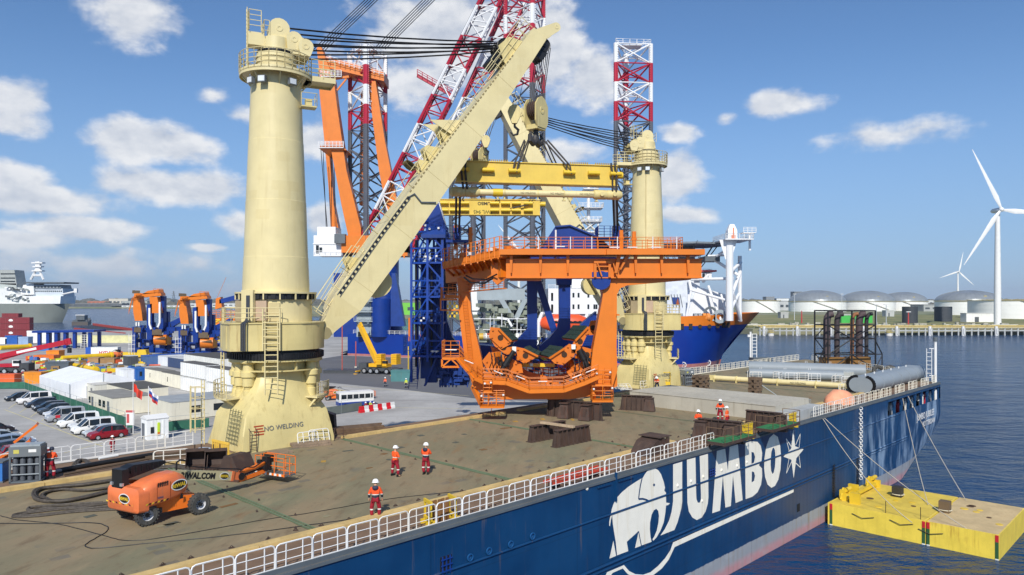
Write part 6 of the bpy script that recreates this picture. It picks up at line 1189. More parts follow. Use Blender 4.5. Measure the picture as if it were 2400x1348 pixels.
obox([(764, 132), (900, 168), (900, 190), (772, 160)], 206, 8, 'a_frame_beam'); obox([(750, 340), (800, 340), (812, 352), (750, 350)], 203.5, 12, 'a_frame_walkway')
for y, x0, x1 in ((345, 746, 805), (178, 752, 800)):mb=CBm(); a, b=pt(x0, y, 202.8), pt(x1, y, 202.8); mb.bx(a.x, b.x, 202.8, 204, a.z-.2, a.z); mb.rail([(a.x, 202.8, a.z), (b.x, 202.8, a.z)], 1.6, 4, .08, 1); cpart('walkway', mb, WH2)
mb=CBm(); mb.beam(pt(782, 185, 204), pt(818, 180, 204), .6, .6); mb.beam(pt(790, 212, 204), pt(812, 185, 204), .4, .4); cpart('a_frame_strut', mb, ORG)
mb=CBm(); rr=random.Random(2)
for j in range(14):p=pt(rr.uniform(768, 890), 0, 207); p.z=HC+(HOR-138-(p.x-pt(768, 0, 207).x)/207*FPX*.26)/FPX*207; mb.tube(p, p+V((0, 0, rr.uniform(1.5, 3.5))), .12, n=4)
mb.rail([pt(760, 142, 205), pt(900, 178, 205)], 1.6, 3, .08, 1.4); cpart('a_frame_rail', mb, WH2)
for x0, y0, x1, y1 in ((782, 250, 786, 560), (778, 250, 776, 560), (757, 350, 765, 545), (752, 350, 768, 545)):mb=CBm(); mb.tube(pt(x0, y0, 209), pt(x1, y1, 209), .1, n=4); cpart('rope', mb, ROPE)
def jib(b0, b1, t0, t1, Yb, Yt, d, seq, n):
 B=[pt(*b0, Yb), pt(*b1, Yb), pt(*b1, Yb)+V((0, d, 0)), pt(*b0, Yb)+V((0, d, 0))]; Tp=[pt(*t0, Yt), pt(*t1, Yt), pt(*t1, Yt)+V((0, d, 0)), pt(*t0, Yt)+V((0, d, 0))]
 m=len(seq)
 for i, c in enumerate(seq):
  mb=CBm(); lo=[B[j].lerp(Tp[j], i/m)for j in range(4)]; hi=[B[j].lerp(Tp[j], (i+1)/m)for j in range(4)]
  for j in range(4):mb.tube(lo[j], hi[j], .42, n=6)
  mb.bays(lo, hi, n, .2, 'z', n=5); cpart('boom_section', mb, REDL if c=='r' else WH2, 30)
jib((848, 560), (884, 580), (1128, 0), (1176, 0), 205, 200, 3.6, 'rwrwrwr'[:7], 3)if False else None
jib((846, 556), (880, 580), (1190, -130), (1238, -130), 205, 196, 3.5, 'rwrwrwrwrw', 2)
jib((930, 574), (962, 590), (1245, -130), (1292, -130), 207, 200, 3.5, 'rrwrwrwrwr', 2)
for a, b, n in (((745, 120, 206), (1005, -130, 200), 5), ((893, 112, 212), (1135, -130, 204), 5), ((860, 540, 206), (1160, -60, 198), 3)):
 for i in range(n):mb=CBm(); o_=V((.7*(i-n/2), .3*i, 0)); mb.tube(pt(*a)+o_, pt(*b)+o_, .13, n=4); cpart('pendant_rope', mb, ROPE)
mb=CBm(); mb.beam(pt(978, 178, 201), pt(1060, 225, 201), .7, .7); mb.rail([pt(978, 178, 200.5), pt(1060, 225, 200.5)], 1.8, 3, .09, 1.5); cpart('boom_platform', mb, REDL)
mb=CBm(); mb.bx(pt(912, 0, 203).x, pt(955, 0, 203).x, 203, 210, pt(0, 600, 203).z, pt(0, 575, 203).z); mb.beam(pt(944, 590, 203), pt(948, 605, 203), .4, .4); cpart('boom_heel', mb, ORG)
mb=CBm(); mb.rail([pt(918, 582, 202.5), pt(945, 582, 202.5)], 1.4, 3, .08, 1); cpart('heel_walkway', mb, WH2)
CR.location=(CR.location.x*1.165, 243.5, HC+(CR.location.z-HC)*1.165); CR.scale=(1.165, 1.165, 1.165)  # stern crane enlarged about the camera, pushed back along the line of sight
# ================================================================== THINGS ON THE DECK
def gd(px, py):return gp(px, py, ZD)
# ---- grey hatch pontoon
t=thing('hatch_pontoon', 'big grey flat hatch pontoon lying across the brown deck', 'hatch cover', S(67.8, 37.6), UA); HP=paint('b5b0a2', .85, .12, .22, .5, .35, '8a6440', '857a66')
mb=MB(); mb.ext([(-3.9, -8.4, 0), (3.6, -8.4, 0), (3.6, 7.6, 0), (-3.9, 7.6, 0)], (0, 0, 1.35)); part('slab', mb, HP, t, smooth=0)
for y0, y1 in ((-8.4, -3.2), (-3.2, 2.2), (2.2, 7.6)):mb=MB(); mb.bx(-3.95, 3.65, y0+.03, y1-.03, 1.352, 1.41); part('top_plate', mb, HP, t, smooth=0)
mb=MB(); mb.ext([(-3.9, -8.42, .0), (3.6, -8.42, 0), (3.6, -9.9, 0), (-3.0, -9.9, 0)], (0, 0, .9)); part('end_plate', mb, paint('a9acab', .7, .1, .1, .3), t, smooth=0)
# ---- rusty steel grillages
def wall(p, q, h, label, ribs=6, stubs=(), name='steel_grillage', flare=.22, beam=None):
 p, q=V(p), V(q); d=q-p; L=d.length; t=thing(name, label, 'steel support', p, math.atan2(d.y, d.x), 'rusty steel grillages')
 mb=MB(); mb.ext([(0, -.05, 0), (L, -.05, 0), (L-flare, -.05, h), (flare, -.05, h)], (0, .1, 0)); part('web', mb, STEEL, t, smooth=0)
 mb=MB(); mb.bx(flare-.1, L-flare+.1, -.22, .22, h, h+.06); part('top_flange', mb, STEEL, t, smooth=0)
 mb=MB(); mb.bx(-.1, L+.1, -.3, .3, 0.0, .05); part('bottom_flange', mb, STEEL, t, smooth=0)
 for i in range(ribs+1):
  x=flare+(L-2*flare)*i/ribs
  for s_ in (-1, 1):mb=MB(); mb.ext([(x-.02, s_*.05, .05), (x-.02, s_*.42, .05), (x-.02, s_*.2, h), (x-.02, s_*.05, h)], (.04, 0, 0)); part('rib', mb, STEEL, t, smooth=0)
 for x, wd, dp in stubs:
  mb=MB(); mb.loft([[(x-wd/2*f, -dp*f, z), (x+wd/2*f, -dp*f, z), (x+wd/2*f, .1, z), (x-wd/2*f, .1, z)]for z, f in ((0.06, 1.25), (h*.9, .85))]); part('box_foot', mb, STEEL, t, smooth=0)
  mb=MB(); mb.box((x, -dp*.5, h*.92), (wd, dp*1.1, .08)); mb.bx(x-wd*.25, x+wd*.25, -dp*1.16, -dp*1.0, h*.2, h*.7); part('foot_plate', mb, STEEL, t, smooth=0)
 if beam:mb=MB(); mb.beam(t_inv(t, beam[0]), t_inv(t, beam[1]), .35, .18); part('timber_beam', mb, WOODL, t, smooth=0)
 return t
def t_inv(t, p):return mat_of(t).inverted()@V(p)
wall(gd(1282, 974), gd(1413, 986), 1.55, 'rusty steel grillage lying right under the hanging orange frame', 8, ((2.2, .9, .9), (4.4, .9, 1.0)))
wall(gd(1241, 1037), gd(1325, 1021), 1.2, 'rusty grillage wall at the back of the free standing pair', 7); wall(gd(1299, 1049), gd(1380, 1032), 1.2, 'rusty grillage wall at the front of the free standing pair', 7)
mb=MB(); a, b=gd(1268, 1030), gd(1345, 1042);
solo('timber_beam', (lambda m:(m.beam((0, 0, 0), (b-a), .3, .16), m)[1])(MB()), WOODL, 'pale timber beam laid across the pair of rusty walls', 'beam', a+V((0, 0, 1.35)))
wall(gd(1453, 960), gd(1532, 964), 1.45, 'rusty grillage between the orange basket and the grey hatch', 6, ((3.0, .9, .5), ))
wall(gd(1632, 1027), gd(1742, 1040), 1.6, 'rusty grillage behind the rail gap where two men lean', 6, ((.5, 1.0, .6), (3.0, 1.2, .6)))
wall(gd(1745, 1002), gd(1838, 1012), 1.5, 'rusty grillage nearest the stern beside the green side platform', 6, ((3.2, .8, .5), ))
t=thing('steel_cradle', 'rusty sloped steel cradle lying beside the white side rail', 'steel support', gd(1530, 1062), UA, 'rusty steel grillages')
mb=MB(); mb.ext([(-1.5, -.6, 0), (1.1, -.6, 0), (1.1, -.6, .9), (.3, -.6, 1.15), (-.6, -.6, .9)], (0, 1.6, 0)); part('side_plate', mb, STEEL, t, smooth=0)
mb=MB(); mb.bx(-.2, 1.3, -.75, 1.1, 1.16, 1.22); mb.bx(.2, .5, -.7, -.6, .1, 1.1); mb.bx(.8, 1.1, -.7, -.6, .1, 1.1); part('top_plate', mb, STEEL, t, smooth=0)
# ---- excavator buckets
def bucket(loc, rz, w_, label, s_=1.0):
 t=thing('excavator_bucket', label, 'excavator bucket', loc, rz, 'rusty excavator buckets'); prof=[(.0, 1.0), (-.45, .85), (-.62, .45), (-.5, .08), (-.1, 0), (.55, .02), (.75, .06)]
 prof=[(x*s_, z*s_)for x, z in prof]; mb=MB(); mb.loft([[(x, -w_/2, z), (x, w_/2, z), (x*.94, w_/2, z*.96+.02), (x*.94, -w_/2, z*.96+.02)]for x, z in prof]); part('shell', mb, STEEL, t, smooth=40)
 for y in (-w_/2, w_/2-.04):mb=MB(); mb.ext([(x, y, z)for x, z in prof]+[(.35*s_, y, .5*s_)], (0, .04, 0)); part('side_plate', mb, STEEL, t, smooth=0)
 mb=MB(); mb.bx(-.12*s_, .12*s_, -w_/2-.02, w_/2+.02, .97*s_, 1.12*s_); part('top_bar', mb, STEEL, t, smooth=0)
 for j in range(6):mb=MB(); y=-w_/2+w_*(j+.5)/6; mb.ext([(.7*s_, y-.05, 0), (.98*s_, y-.03, .05), (.98*s_, y+.03, .05), (.7*s_, y+.05, 0)], (0, 0, .06)); part('tooth', mb, STEEL, t, smooth=0)
 for y in (-.2, .2):mb=MB(); mb.ext([(-.5*s_, y, .8*s_), (-.15*s_, y, 1.1*s_), (-.1*s_, y, 1.35*s_), (-.4*s_, y, 1.3*s_)], (0, .05, 0)); part('lug', mb, STEEL, t, smooth=0)
bucket(gd(462, 1096), R(-72), 1.35, 'left of the two upright rusty buckets by the cream crane', 1.12); bucket(gd(506, 1096), R(-72), 1.35, 'middle rusty bucket, standing beside its twin', 1.12)
t=thing('excavator_bucket', 'large rusty bucket lying face down behind the beige lift boom', 'excavator bucket', gd(552, 1122), R(-20), 'rusty excavator buckets')
mb=MB(); mb.ext([(-1.25, -.75, 0), (.85, -.75, 0), (.95, -.75, .35), (.35, -.75, 1.5), (-.25, -.75, 1.52), (-.6, -.75, .7)], (0, 1.5, 0)); part('shell', mb, STEEL, t, smooth=0)
mb=MB(); mb.ext([(.35, -.8, 1.5), (.98, -.8, .35), (1.02, -.8, .4), (.4, -.8, 1.56)], (0, 1.6, 0)); part('top_plate', mb, STEEL, t, smooth=0); mb=MB(); mb.bx(.55, .97, -.5, .5, .06, .3); part('opening', mb, BLK, t, smooth=0)
for j in range(7):mb=MB(); mb.box((.95, -.6+j*.2, .36), (.14, .1, .06)); part('tooth', mb, CHROME, t, smooth=0)
# ---- boom lift
LO=paint('ea7c4a', .3, .1, 0, .4, 1.6, dirtc='b8785c', mul=.95); LO2=paint('ea7420', .4, .08, 0, .2, .8, dirtc='a05a24')
lift=thing('boom_lift', 'orange articulated boom lift with beige arm and lowered work basket on the deck', 'boom lift', V((-17.9, 37.25, ZD)), R(62))
CHM=Matrix.Rotation(R(-14), 4, 'Z')
mb=MB(M=CHM); mb.ext([(-1.1, -.55, .5), (1.35, -.55, .5), (1.35, -.55, .95), (.4, -.55, 1.15), (-1.1, -.55, 1.1)], (0, 1.1, 0)); mb.bx(-1.45, -1.1, -.9, .9, .4, .75); mb.bx(1.1, 1.45, -.9, .9, .4, .75); part('chassis', mb, LO2, lift, smooth=0)
mb=MB(M=CHM); mb.ext([(-.9, -1.02, .42), (1.0, -1.02, .42), (1.25, -1.02, .95), (.4, -1.02, 1.12), (-.9, -1.02, 1.1)], (0, .5, 0)); part('side_skirt', mb, LO2, lift, smooth=0)
mb=MB()
mb.lathe([(.26, -.2), (.44, -.21), (.52, -.15), (.53, 0), (.52, .15), (.44, .21), (.26, .2)], n=30, axis=(0, 1, 0))
for j in range(20):
 for s_ in (-1, 1):g=2*math.pi*(j+(.5 if s_>0 else 0))/20; mb.beam((.52*math.cos(g), s_*.02, .52*math.sin(g)), (.52*math.cos(g+.12), s_*.2, .52*math.sin(g+.12)), .06, .05, (math.cos(g), 0, math.sin(g)))
tyre=to_mesh('tyre', mb, RUBB); mb=MB()
for s_ in (-1, 1):mb.lathe([(0, .06), (.1, .06), (.12, .0), (.24, .02), (.29, .12), (.31, .15)]if s_>0 else [(0, -.06), (.1, -.06), (.12, 0), (.24, -.02), (.29, -.12), (.31, -.15)], n=24, axis=(0, 1, 0))
rimm=to_mesh('rim', mb, paint('c4c6cc', .4, .05, 0, .2, 2)); mb=MB(); mb.cyl((0, -.16, 0), .1, .32, 12, (0, 1, 0))
for j in range(8):g=j*math.pi/4; mb.cyl((.16*math.cos(g), -.08, .16*math.sin(g)), .022, .16, 6, (0, 1, 0))
hubm=to_mesh('hub', mb, BLK)
for x, y in ((-1.3, -1.2), (1.3, -1.2), (-1.3, 1.15), (1.3, 1.15)):
 o=put('wheel', tyre, lift, CHM@V((x, y, .53)), R(-14)); put('rim', rimm, o); put('hub', hubm, o)
def rrect(x, y0, y1, z0, z1, r, n=4):
 P=[]
 for cx, cz, a in ((y1-r, z1-r, 0), (y0+r, z1-r, 90), (y0+r, z0+r*.5, 180), (y1-r, z0+r*.5, 270)):
  for i in range(n+1):g=R(a+90*i/n); P.append(V((x, cx+r*math.cos(g), cz+(r if a<180 else r*.5)*math.sin(g))))
 return P
mb=MB(); mb.loft([rrect(x, y0, .1, z0, z1, r)for x, y0, z0, z1, r in ((-2.0, -1.1, 1.0, 1.75, .2), (-1.9, -1.22, .92, 2.0, .3), (-1.4, -1.26, .92, 2.2, .36), (-.6, -1.26, .98, 2.34, .4), (.0, -1.24, 1.05, 2.34, .42), (.4, -1.18, 1.15, 2.15, .42), (.62, -1.05, 1.3, 1.85, .3))]); part('engine_hood', mb, LO, lift, smooth=50)
mb=MB(); mb.loft([rrect(x, .75, 1.2, z0, z1, .2)for x, z0, z1 in ((-1.9, 1.0, 1.8), (-1.0, 1.0, 2.1), (.8, 1.1, 2.0))]); part('engine_hood', mb, LO, lift, smooth=50)
mb=MB(); mb.loft([rrect(x, -y_, y_, z0, z1, r)for x, y_, z0, z1, r in ((-2.3, 1.0, .85, 1.75, .25), (-2.2, 1.2, .75, 1.95, .3), (-1.7, 1.25, .72, 1.98, .3))]); part('counterweight', mb, LO, lift, smooth=50)
mb=MB(); mb.cyl((0, 0, .95), .75, .25, 24); part('turntable', mb, BLK, lift)
for j in range(9):mb=MB(); y=-1.0+j*.25; mb.add([(-2.303 if abs(y)<.9 else -2.26, y, 1.12), (-2.303, y+.12, 1.12), (-2.303, y+.2, 1.2), (-2.303, y+.08, 1.2)], [(0, 1, 2, 3)]); part('hazard_stripe', mb, BLK if j%2 else YEL, lift, smooth=0)
for j in range(8):mb=MB(); x=-1.9+j*.16; mb.add([(x, -1.268, 1.1), (x+.1, -1.268, 1.1), (x+.16, -1.268, 1.18), (x+.06, -1.268, 1.18)], [(0, 1, 2, 3)]); part('hazard_stripe', mb, BLK if j%2 else YEL, lift, smooth=0)
def oval(c, rt, up, rx, ry, parent, sz, nrm):
 rt, up, nrm, c=V(rt), V(up), V(nrm), V(c)
 for f, m, o in ((1.14, WHT, 0), (1.0, BLK, .006)):mb=MB(); mb.ext([c+nrm*o+rt*rx*f*math.cos(g)+up*ry*f*math.sin(g)*(1 if f==1 else 1.08)for g in [i*math.pi/10 for i in range(20)]], nrm*.005); part('sign_plate', mb, m, parent, smooth=0)
 text('sign_text', 'RIWAL', sz, YEL, parent, c+nrm*.016-up*sz*.36, rt, up, 'CENTER', .008)
oval((-.05, -1.275, 1.72), (1, 0, .06), (-.06, 0, 1), .4, .22, lift, .26, (0, -1, 0)); oval((-2.312, -.25, 1.42), (0, -1, 0), (0, 0, 1), .36, .2, lift, .22, (-1, 0, 0))
text('model_number', '520AJ', .13, paint('3a4a78'), lift, (-1.25, -1.268, 1.28), (1, 0, 0)); mb=MB(); mb.bx(-1.28, -1.265, -1.268, -1.26, 1.0, 2.05); mb.bx(-.55, -.535, -1.272, -1.262, 1.05, 2.0); part('panel_gap', mb, paint('8a3a1c'), lift, smooth=0)
mb=MB(); mb.ext([(.0, -1.275, .98), (.2, -1.275, .98), (.16, -1.275, 1.2), (.1, -1.275, 1.25), (.04, -1.275, 1.2)], (0, .02, 0)); part('latch', mb, BLK, lift, smooth=0)
mb=MB(); mb.ext([(-2.0, .15, 2.2), (-.2, .15, 2.45), (.3, .15, 2.62), (.2, .15, 2.75), (-1.5, .15, 2.85), (-2.05, .15, 2.7)], (0, .62, 0)); mb.bx(-2.25, -1.9, .0, .8, 1.75, 2.75); part('tower_link', mb, BLK, lift, smooth=0)
for j in range(6):mb=MB(); mb.box((-1.7+j*.3, .12, 2.6), (.05, .06, .28)); part('link_rib', mb, BLK, lift, smooth=0)
mb=MB(); mb.box((-2.27, .0, 2.05), (.12, .16, .14)); mb.box((-2.27, .75, 2.05), (.12, .16, .14)); part('work_light', mb, CHROME, lift, smooth=0)
for j in range(6):mb=MB(); x=-1.2+j*.1; mb.box((x, -1.262, 1.95), (.05, .02, .22)); part('vent_slot', mb, BLK, lift, smooth=0)
for y in (.28, .36, .54, .62):mb=MB(); mb.path([(-1.5, y, 2.78), (.3, y, 2.62), (2.2, y, 1.98), (4.4, y, 1.42), (5.4, y, 1.2)], .022, 5); part('hydraulic_hose', mb, BLK, lift)
for x in (-1.0, 1.05):mb=MB(); mb.box((x, -1.0, .62), (.3, .12, .25), R(-14)); part('step', mb, BLK, lift, smooth=0)
mb=MB(); mb.path([(.6, -.2, 2.2), (.62, -.2, 2.6), (.9, -.1, 2.66), (1.4, .1, 2.5)], .05, 8); part('exhaust', mb, BLK, lift)
BO=paint('c6bc92', .45, .06, 0, .2, .8, dirtc='8f845c'); ba, bb_=V((-1.7, .45, 2.42)), V((4.6, .45, .98)); bd=(bb_-ba).normalized()
mb=MB(); mb.beam(ba, bb_, .36, .5); part('boom', mb, BO, lift, smooth=0)
mb=MB(); mb.beam(bb_, bb_+bd*.6, .3, .42); mb.beam(bb_-bd*.05, bb_+bd*.12, .4, .54); part('boom_tip', mb, LO, lift, smooth=0)
bu=V((-bd.z, 0, bd.x)); y_=.45-.186
text('boom_text', 'RIWAL.COM', .44, BLK, lift, ba+bd*3.0+V((0, -.187, 0))-bu*.16, bd, bu, bold=.02, xs=.92); oval(ba+bd*5.9+V((0, -.19, 0)), bd, bu, .3, .17, lift, .2, (0, -1, 0))
K1=bb_+bd*.7; K2=V((7.1, .4, 1.05)); mb=MB(); mb.beam(K1+V((0, 0, .18)), K2+V((0, 0, .15)), .16, .2); mb.beam(K1+V((0, 0, -.25)), K2+V((0, 0, -.3)), .16, .2); part('jib', mb, LO2, lift, smooth=0)
mb=MB(); mb.tube(K1+V((.2, .1, -.05)), K2+V((-.3, .1, -.12)), .06, n=8); mb.cyl(K1+V((0, -.2, 0)), .22, .5, 14, (0, 1, 0)); mb.cyl(K2+V((0, -.2, -.1)), .2, .5, 14, (0, 1, 0)); mb.path([K1+V((-.2, -.2, .3)), K1+V((.2, -.25, .5)), K1+V((.9, -.2, .35)), K2+V((-.2, -.2, .4))], .035, 6); mb.box(K2+V((.15, 0, .15)), (.3, .4, .8)); part('jib_linkage', mb, BLK, lift)
bk=put('work_basket', None, lift, (7.45, .35, .42)); mb=MB(); mb.bx(0, .95, -1.22, 1.22, 0, .06); part('floor', mb, GRYD, bk, smooth=0)
mb=MB(); r_=.028
for z in (.12, .6, 1.1):mb.path([(0, -1.2, z), (.93, -1.2, z), (.93, 1.2, z), (0, 1.2, z)], r_, 6, closed=True)
for x, y in ((0, -1.2), (.93, -1.2), (.93, 1.2), (0, 1.2), (0, -.4), (0, .4), (.93, -.4), (.93, .4), (.46, -1.2), (.46, 1.2)):mb.tube((x, y, 0), (x, y, 1.1), r_, n=6)
mb.path([(-.02, -.45, 1.1), (-.02, -.45, 1.3), (-.02, .45, 1.3), (-.02, .45, 1.1)], r_, 6); part('basket_rail', mb, LO2, bk)
for j in range(12):mb=MB(); y=-1.2+j*.2; mb.bx(-.03, -.02, y, y+.2, .02, .16); part('hazard_stripe', mb, [LO2, WHT][j%2], bk, smooth=0)
mb=MB(); mb.box((.12, .25, 1.0), (.22, .75, .42)); mb.box((.1, .25, .55), (.18, .5, .5)); part('control_box', mb, BLK, bk, smooth=0); mb=MB(); mb.box((.05, .85, .65), (.2, .3, .4)); part('tool_bag', mb, BLK, bk, smooth=0)
# ---- people
def cloth(name, top, low, zsplit, bands, bc='e8e8e0'):
 m, k=new_mat(name); s=k('ShaderNodeSeparateXYZ', {0:k('ShaderNodeTexCoord').outputs['Object']}); z=s.outputs[2]; n=k.noise(k('ShaderNodeTexCoord').outputs['Object'], 9, 4)
 col=k.mix(k.m('LESS_THAN', z, zsplit), lin(top), lin(low))
 for a, b in bands:col=k.mix(k.m('MULTIPLY', k.m('GREATER_THAN', z, a), k.m('LESS_THAN', z, b)), col, lin(bc))
 col=k.mix(k.ramp(n, .35, .7), k.mix(1.0, col, (.72, .72, .72), 'MULTIPLY'), col); finish(k, col, .8, 0, n, .3); return m
JNAVY=cloth('jacket_orange_navy', 'ff5a22', '2e3440', 1.13, ((1.13, 1.17), (.93, .97))); JORG=cloth('jacket_orange', 'ff6222', 'ff6222', 0, ((1.14, 1.18), (.92, .97))); JRED=cloth('coverall_red', 'a8122c', 'a8122c', 0, ()); JYEL=cloth('vest_yellow', 'd8e838', '3a4a3a', .95, ((1.1, 1.15), ))
TRED=cloth('trousers_red', '9c1028', '9c1028', 0, ((.40, .46), )); TNAVY=cloth('trousers_navy', '28304a', '28304a', 0, ((.40, .46), )); HELM=paint('f4f4f2', .3, .02); HAIRB=paint('2c3348', .7)
def skin(name, bones, radii, mat, parent, lev=1):
 names=list(bones_pts); me=bpy.data.meshes.new(name); idx={}; vs=[]; es=[]
 for a, b in bones:
  for q in (a, b):
   if q not in idx:idx[q]=len(vs); vs.append(bones_pts[q])
  es.append((idx[a], idx[b]))
 me.from_pydata([tuple(v)for v in vs], es, []); me.materials.append(mat); o=put(name, me, parent)
 sk=o.modifiers.new('Skin', 'SKIN'); sk.use_smooth_shade=True; lay=me.skin_vertices[0].data if me.skin_vertices else None
 if lay is None:
  bm=bmesh.new(); bm.from_mesh(me); bm.verts.layers.skin.verify(); bm.to_mesh(me); bm.free(); lay=me.skin_vertices[0].data
 for q, i in idx.items():r=radii[q]; lay[i].radius=r if isinstance(r, tuple)else (r, r); lay[i].use_root=False
 lay[0].use_root=True; sb=o.modifiers.new('Subdivision', 'SUBSURF'); sb.levels=lev; sb.render_levels=lev; return o
bones_pts={}
PN=0
def person(loc, face, label, jacket=JNAVY, trousers=TRED, helmet=True, spread=.16, bend=0.0, arms='hang', hgt=1.0, group='dock and deck workers', hood=True):
 global bones_pts
 t=thing('person', label, 'person', loc, face, group); B={}
 def sp(x, y, z):
  if z>.95 and bend:a=bend; dz=z-.95; return V((x, y+math.sin(a)*dz+math.cos(a)*0, .95+math.cos(a)*dz))
  return V((x, y, z))
 B['pel']=sp(0, 0, .95); B['wai']=sp(0, .01, 1.1); B['che']=sp(0, .0, 1.32); B['nek']=sp(0, 0, 1.5); B['hd0']=sp(0, .02, 1.58); B['hd1']=sp(0, .03, 1.7)
 hand={'hang':((.30, .02, 1.16), (.31, .10, .92)), 'fold':((.28, .06, 1.18), (.08, .26, 1.14)), 'phone':((.27, .1, 1.2), (.12, .32, 1.28)), 'pocket':((.34, -.02, 1.18), (.22, .1, .96))}[arms]
 for s_, n in ((-1, 'l'), (1, 'r')):
  st=spread*s_; B['hip'+n]=V((.1*s_, 0, .9)); B['kne'+n]=V((.1*s_+st*.5, .03+.03*s_, .5)); B['ank'+n]=V((st, .02*s_, .09)); B['toe'+n]=V((st*1.2, .17+.02*s_, .04))
  B['sho'+n]=sp(.19*s_, 0, 1.42); e, h=hand; B['elb'+n]=sp(e[0]*s_, e[1], e[2]); B['wri'+n]=sp(h[0]*s_, h[1], h[2]); d=(B['wri'+n]-B['elb'+n]).normalized(); sd_=V((s_, 0, 0)).cross(d).normalized()if abs(d.x)<.9 else V((0, 0, 1))
  B['pal'+n]=B['wri'+n]+d*.07
  for i in range(4):o=sd_*(i-1.5)*.02; B['f%d%s'%(i, n)]=B['pal'+n]+d*.04+o; B['g%d%s'%(i, n)]=B['pal'+n]+d*(.10-.012*abs(i-1.3))+o+V((-s_*.02, 0, 0))
  B['th'+n]=B['wri'+n]+d*.04+sd_*.045; B['tt'+n]=B['th'+n]+d*.045+sd_*.01
 bones_pts=B; rad={'pel':(.16, .12), 'wai':(.15, .11), 'che':(.17, .12), 'nek':.06, 'hd0':.085, 'hd1':.1}
 for n in 'lr':
  rad.update({'hip'+n:.1, 'kne'+n:.065, 'ank'+n:.05, 'toe'+n:.045, 'sho'+n:.07, 'elb'+n:.048, 'wri'+n:.035, 'pal'+n:(.045, .025), 'th'+n:.013, 'tt'+n:.01})
  for i in range(4):rad['f%d%s'%(i, n)]=.011; rad['g%d%s'%(i, n)]=.009
 bb=[('pel', 'wai'), ('wai', 'che'), ('che', 'nek'), ('nek', 'hd0'), ('hd0', 'hd1')]
 for n in 'lr':bb+=[('pel', 'hip'+n), ('hip'+n, 'kne'+n), ('kne'+n, 'ank'+n), ('ank'+n, 'toe'+n), ('che', 'sho'+n), ('sho'+n, 'elb'+n), ('elb'+n, 'wri'+n), ('wri'+n, 'pal'+n), ('wri'+n, 'th'+n), ('th'+n, 'tt'+n)]+[x for i in range(4)for x in (('pal'+n, 'f%d%s'%(i, n)), ('f%d%s'%(i, n), 'g%d%s'%(i, n)))]
 skin('body', bb, rad, SKIN, t)
 jr={'pel':(.2, .155), 'wai':(.2, .15), 'che':(.215, .16), 'nek':.085, 'low':(.205, .16)}
 B['low']=V((0, 0, .84))
 for n in 'lr':jr.update({'sho'+n:.1, 'elb'+n:.075, 'wri'+n:.055})
 skin('jacket', [('low', 'pel'), ('pel', 'wai'), ('wai', 'che'), ('che', 'nek')]+[x for n in 'lr' for x in (('che', 'sho'+n), ('sho'+n, 'elb'+n), ('elb'+n, 'wri'+n))], jr, jacket, t, 2)
 B['cr']=V((0, 0, .9)); tr={'cr':(.17, .13)}
 for n in 'lr':B['cuf'+n]=B['ank'+n]+V((0, 0, .03)); tr.update({'hip'+n:.13, 'kne'+n:.1, 'cuf'+n:.085})
 skin('trousers', [x for n in 'lr' for x in (('cr', 'hip'+n), ('hip'+n, 'kne'+n), ('kne'+n, 'cuf'+n))], tr, trousers, t, 2)
 for n in 'lr':mb=MB(); a=B['toe'+n]; mb.loft([[V((B['ank'+n].x+x*w_, y, z))for x, z in ((-.05, 0), (.05, 0), (.045, h), (-.045, h))]for y, w_, h in ((a.y-.26, .9, .12), (a.y-.14, 1, .15), (a.y-.02, 1.05, .09), (a.y+.07, .7, .05))]); part('boot', mb, BLK, t, smooth=60)
 hc=B['hd1']+V((0, 0, .03)); ax=(B['hd1']-B['hd0']).normalized()
 if helmet:mb=MB(); mb.lathe([(.185, -.015), (.15, .0), (.148, .04), (.125, .1), (.07, .14), (0, .15)], hc, 18, ax); mb.box(hc+V((0, .15, 0)), (.2, .12, .02)); part('helmet', mb, HELM, t, smooth=60)
 else :mb=MB(); mb.sphere(B['hd1']+V((0, -.02, .02)), .13, 7); part('hood', mb, HAIRB, t, smooth=80)
 if hood and helmet and jacket is JNAVY:mb=MB(); mb.sphere(B['nek']+V((0, -.12, -.02)), .13, 6, (1.2, .6, .9)); part('hood', mb, HAIRB, t, smooth=80)
 f_=B['hd1']+V((0, .09, -.05)); mb=MB(); mb.loft([[f_+V((x, 0, 0))for x in (-.015, .0, .015)]+[f_+V((0, .02, -.02))], [f_+V((x, .01, -.05))for x in (-.02, 0, .02)]+[f_+V((0, .045, -.05))]]); part('nose', mb, SKIN, t, smooth=60)
 for g in (-.037, .037):mb=MB(); mb.sphere(f_+V((g, -.003, .012)), .014, 4); part('eye', mb, BLK, t)
 mb=MB(); mb.box(f_+V((0, .002, -.085)), (.05, .015, .012)); part('mouth', mb, paint('8a4a40', .6), t)
 t.scale=(hgt*1.03, hgt*1.03, hgt*1.03); return t
person(gd(880, 1214), R(6), 'man in orange and navy jacket seen from behind, nearest the white side rail', JNAVY, TRED, spread=.17, hgt=1.02)
person(gd(926, 1116), R(-40), 'man in long orange jacket with folded arms standing mid deck', JORG, TRED, arms='fold', spread=.24, hgt=1.0)
person(gd(998, 1112), R(-14), 'man in orange and navy jacket looking down, right of the man in long orange jacket', JNAVY, TRED, arms='phone', spread=.12, hgt=1.05)
person(gd(118, 1122), R(20), 'stooping man in dark hood and orange jacket beside the gas bottle rack', JNAVY, TRED, helmet=False, bend=.45, arms='phone', hgt=1.05)
person(gd(1637, 1014), R(150), 'helmeted man in orange leaning behind the rusty grillage at the rail gap', JNAVY, TRED, arms='fold')
person(gd(1688, 988), R(-10), 'tall helmeted man in orange and red trousers before the grey hatch', JNAVY, TRED, hgt=1.06); person(gd(1704, 1004), R(60), 'helmeted man in orange standing close beside the tall one', JORG, TRED)
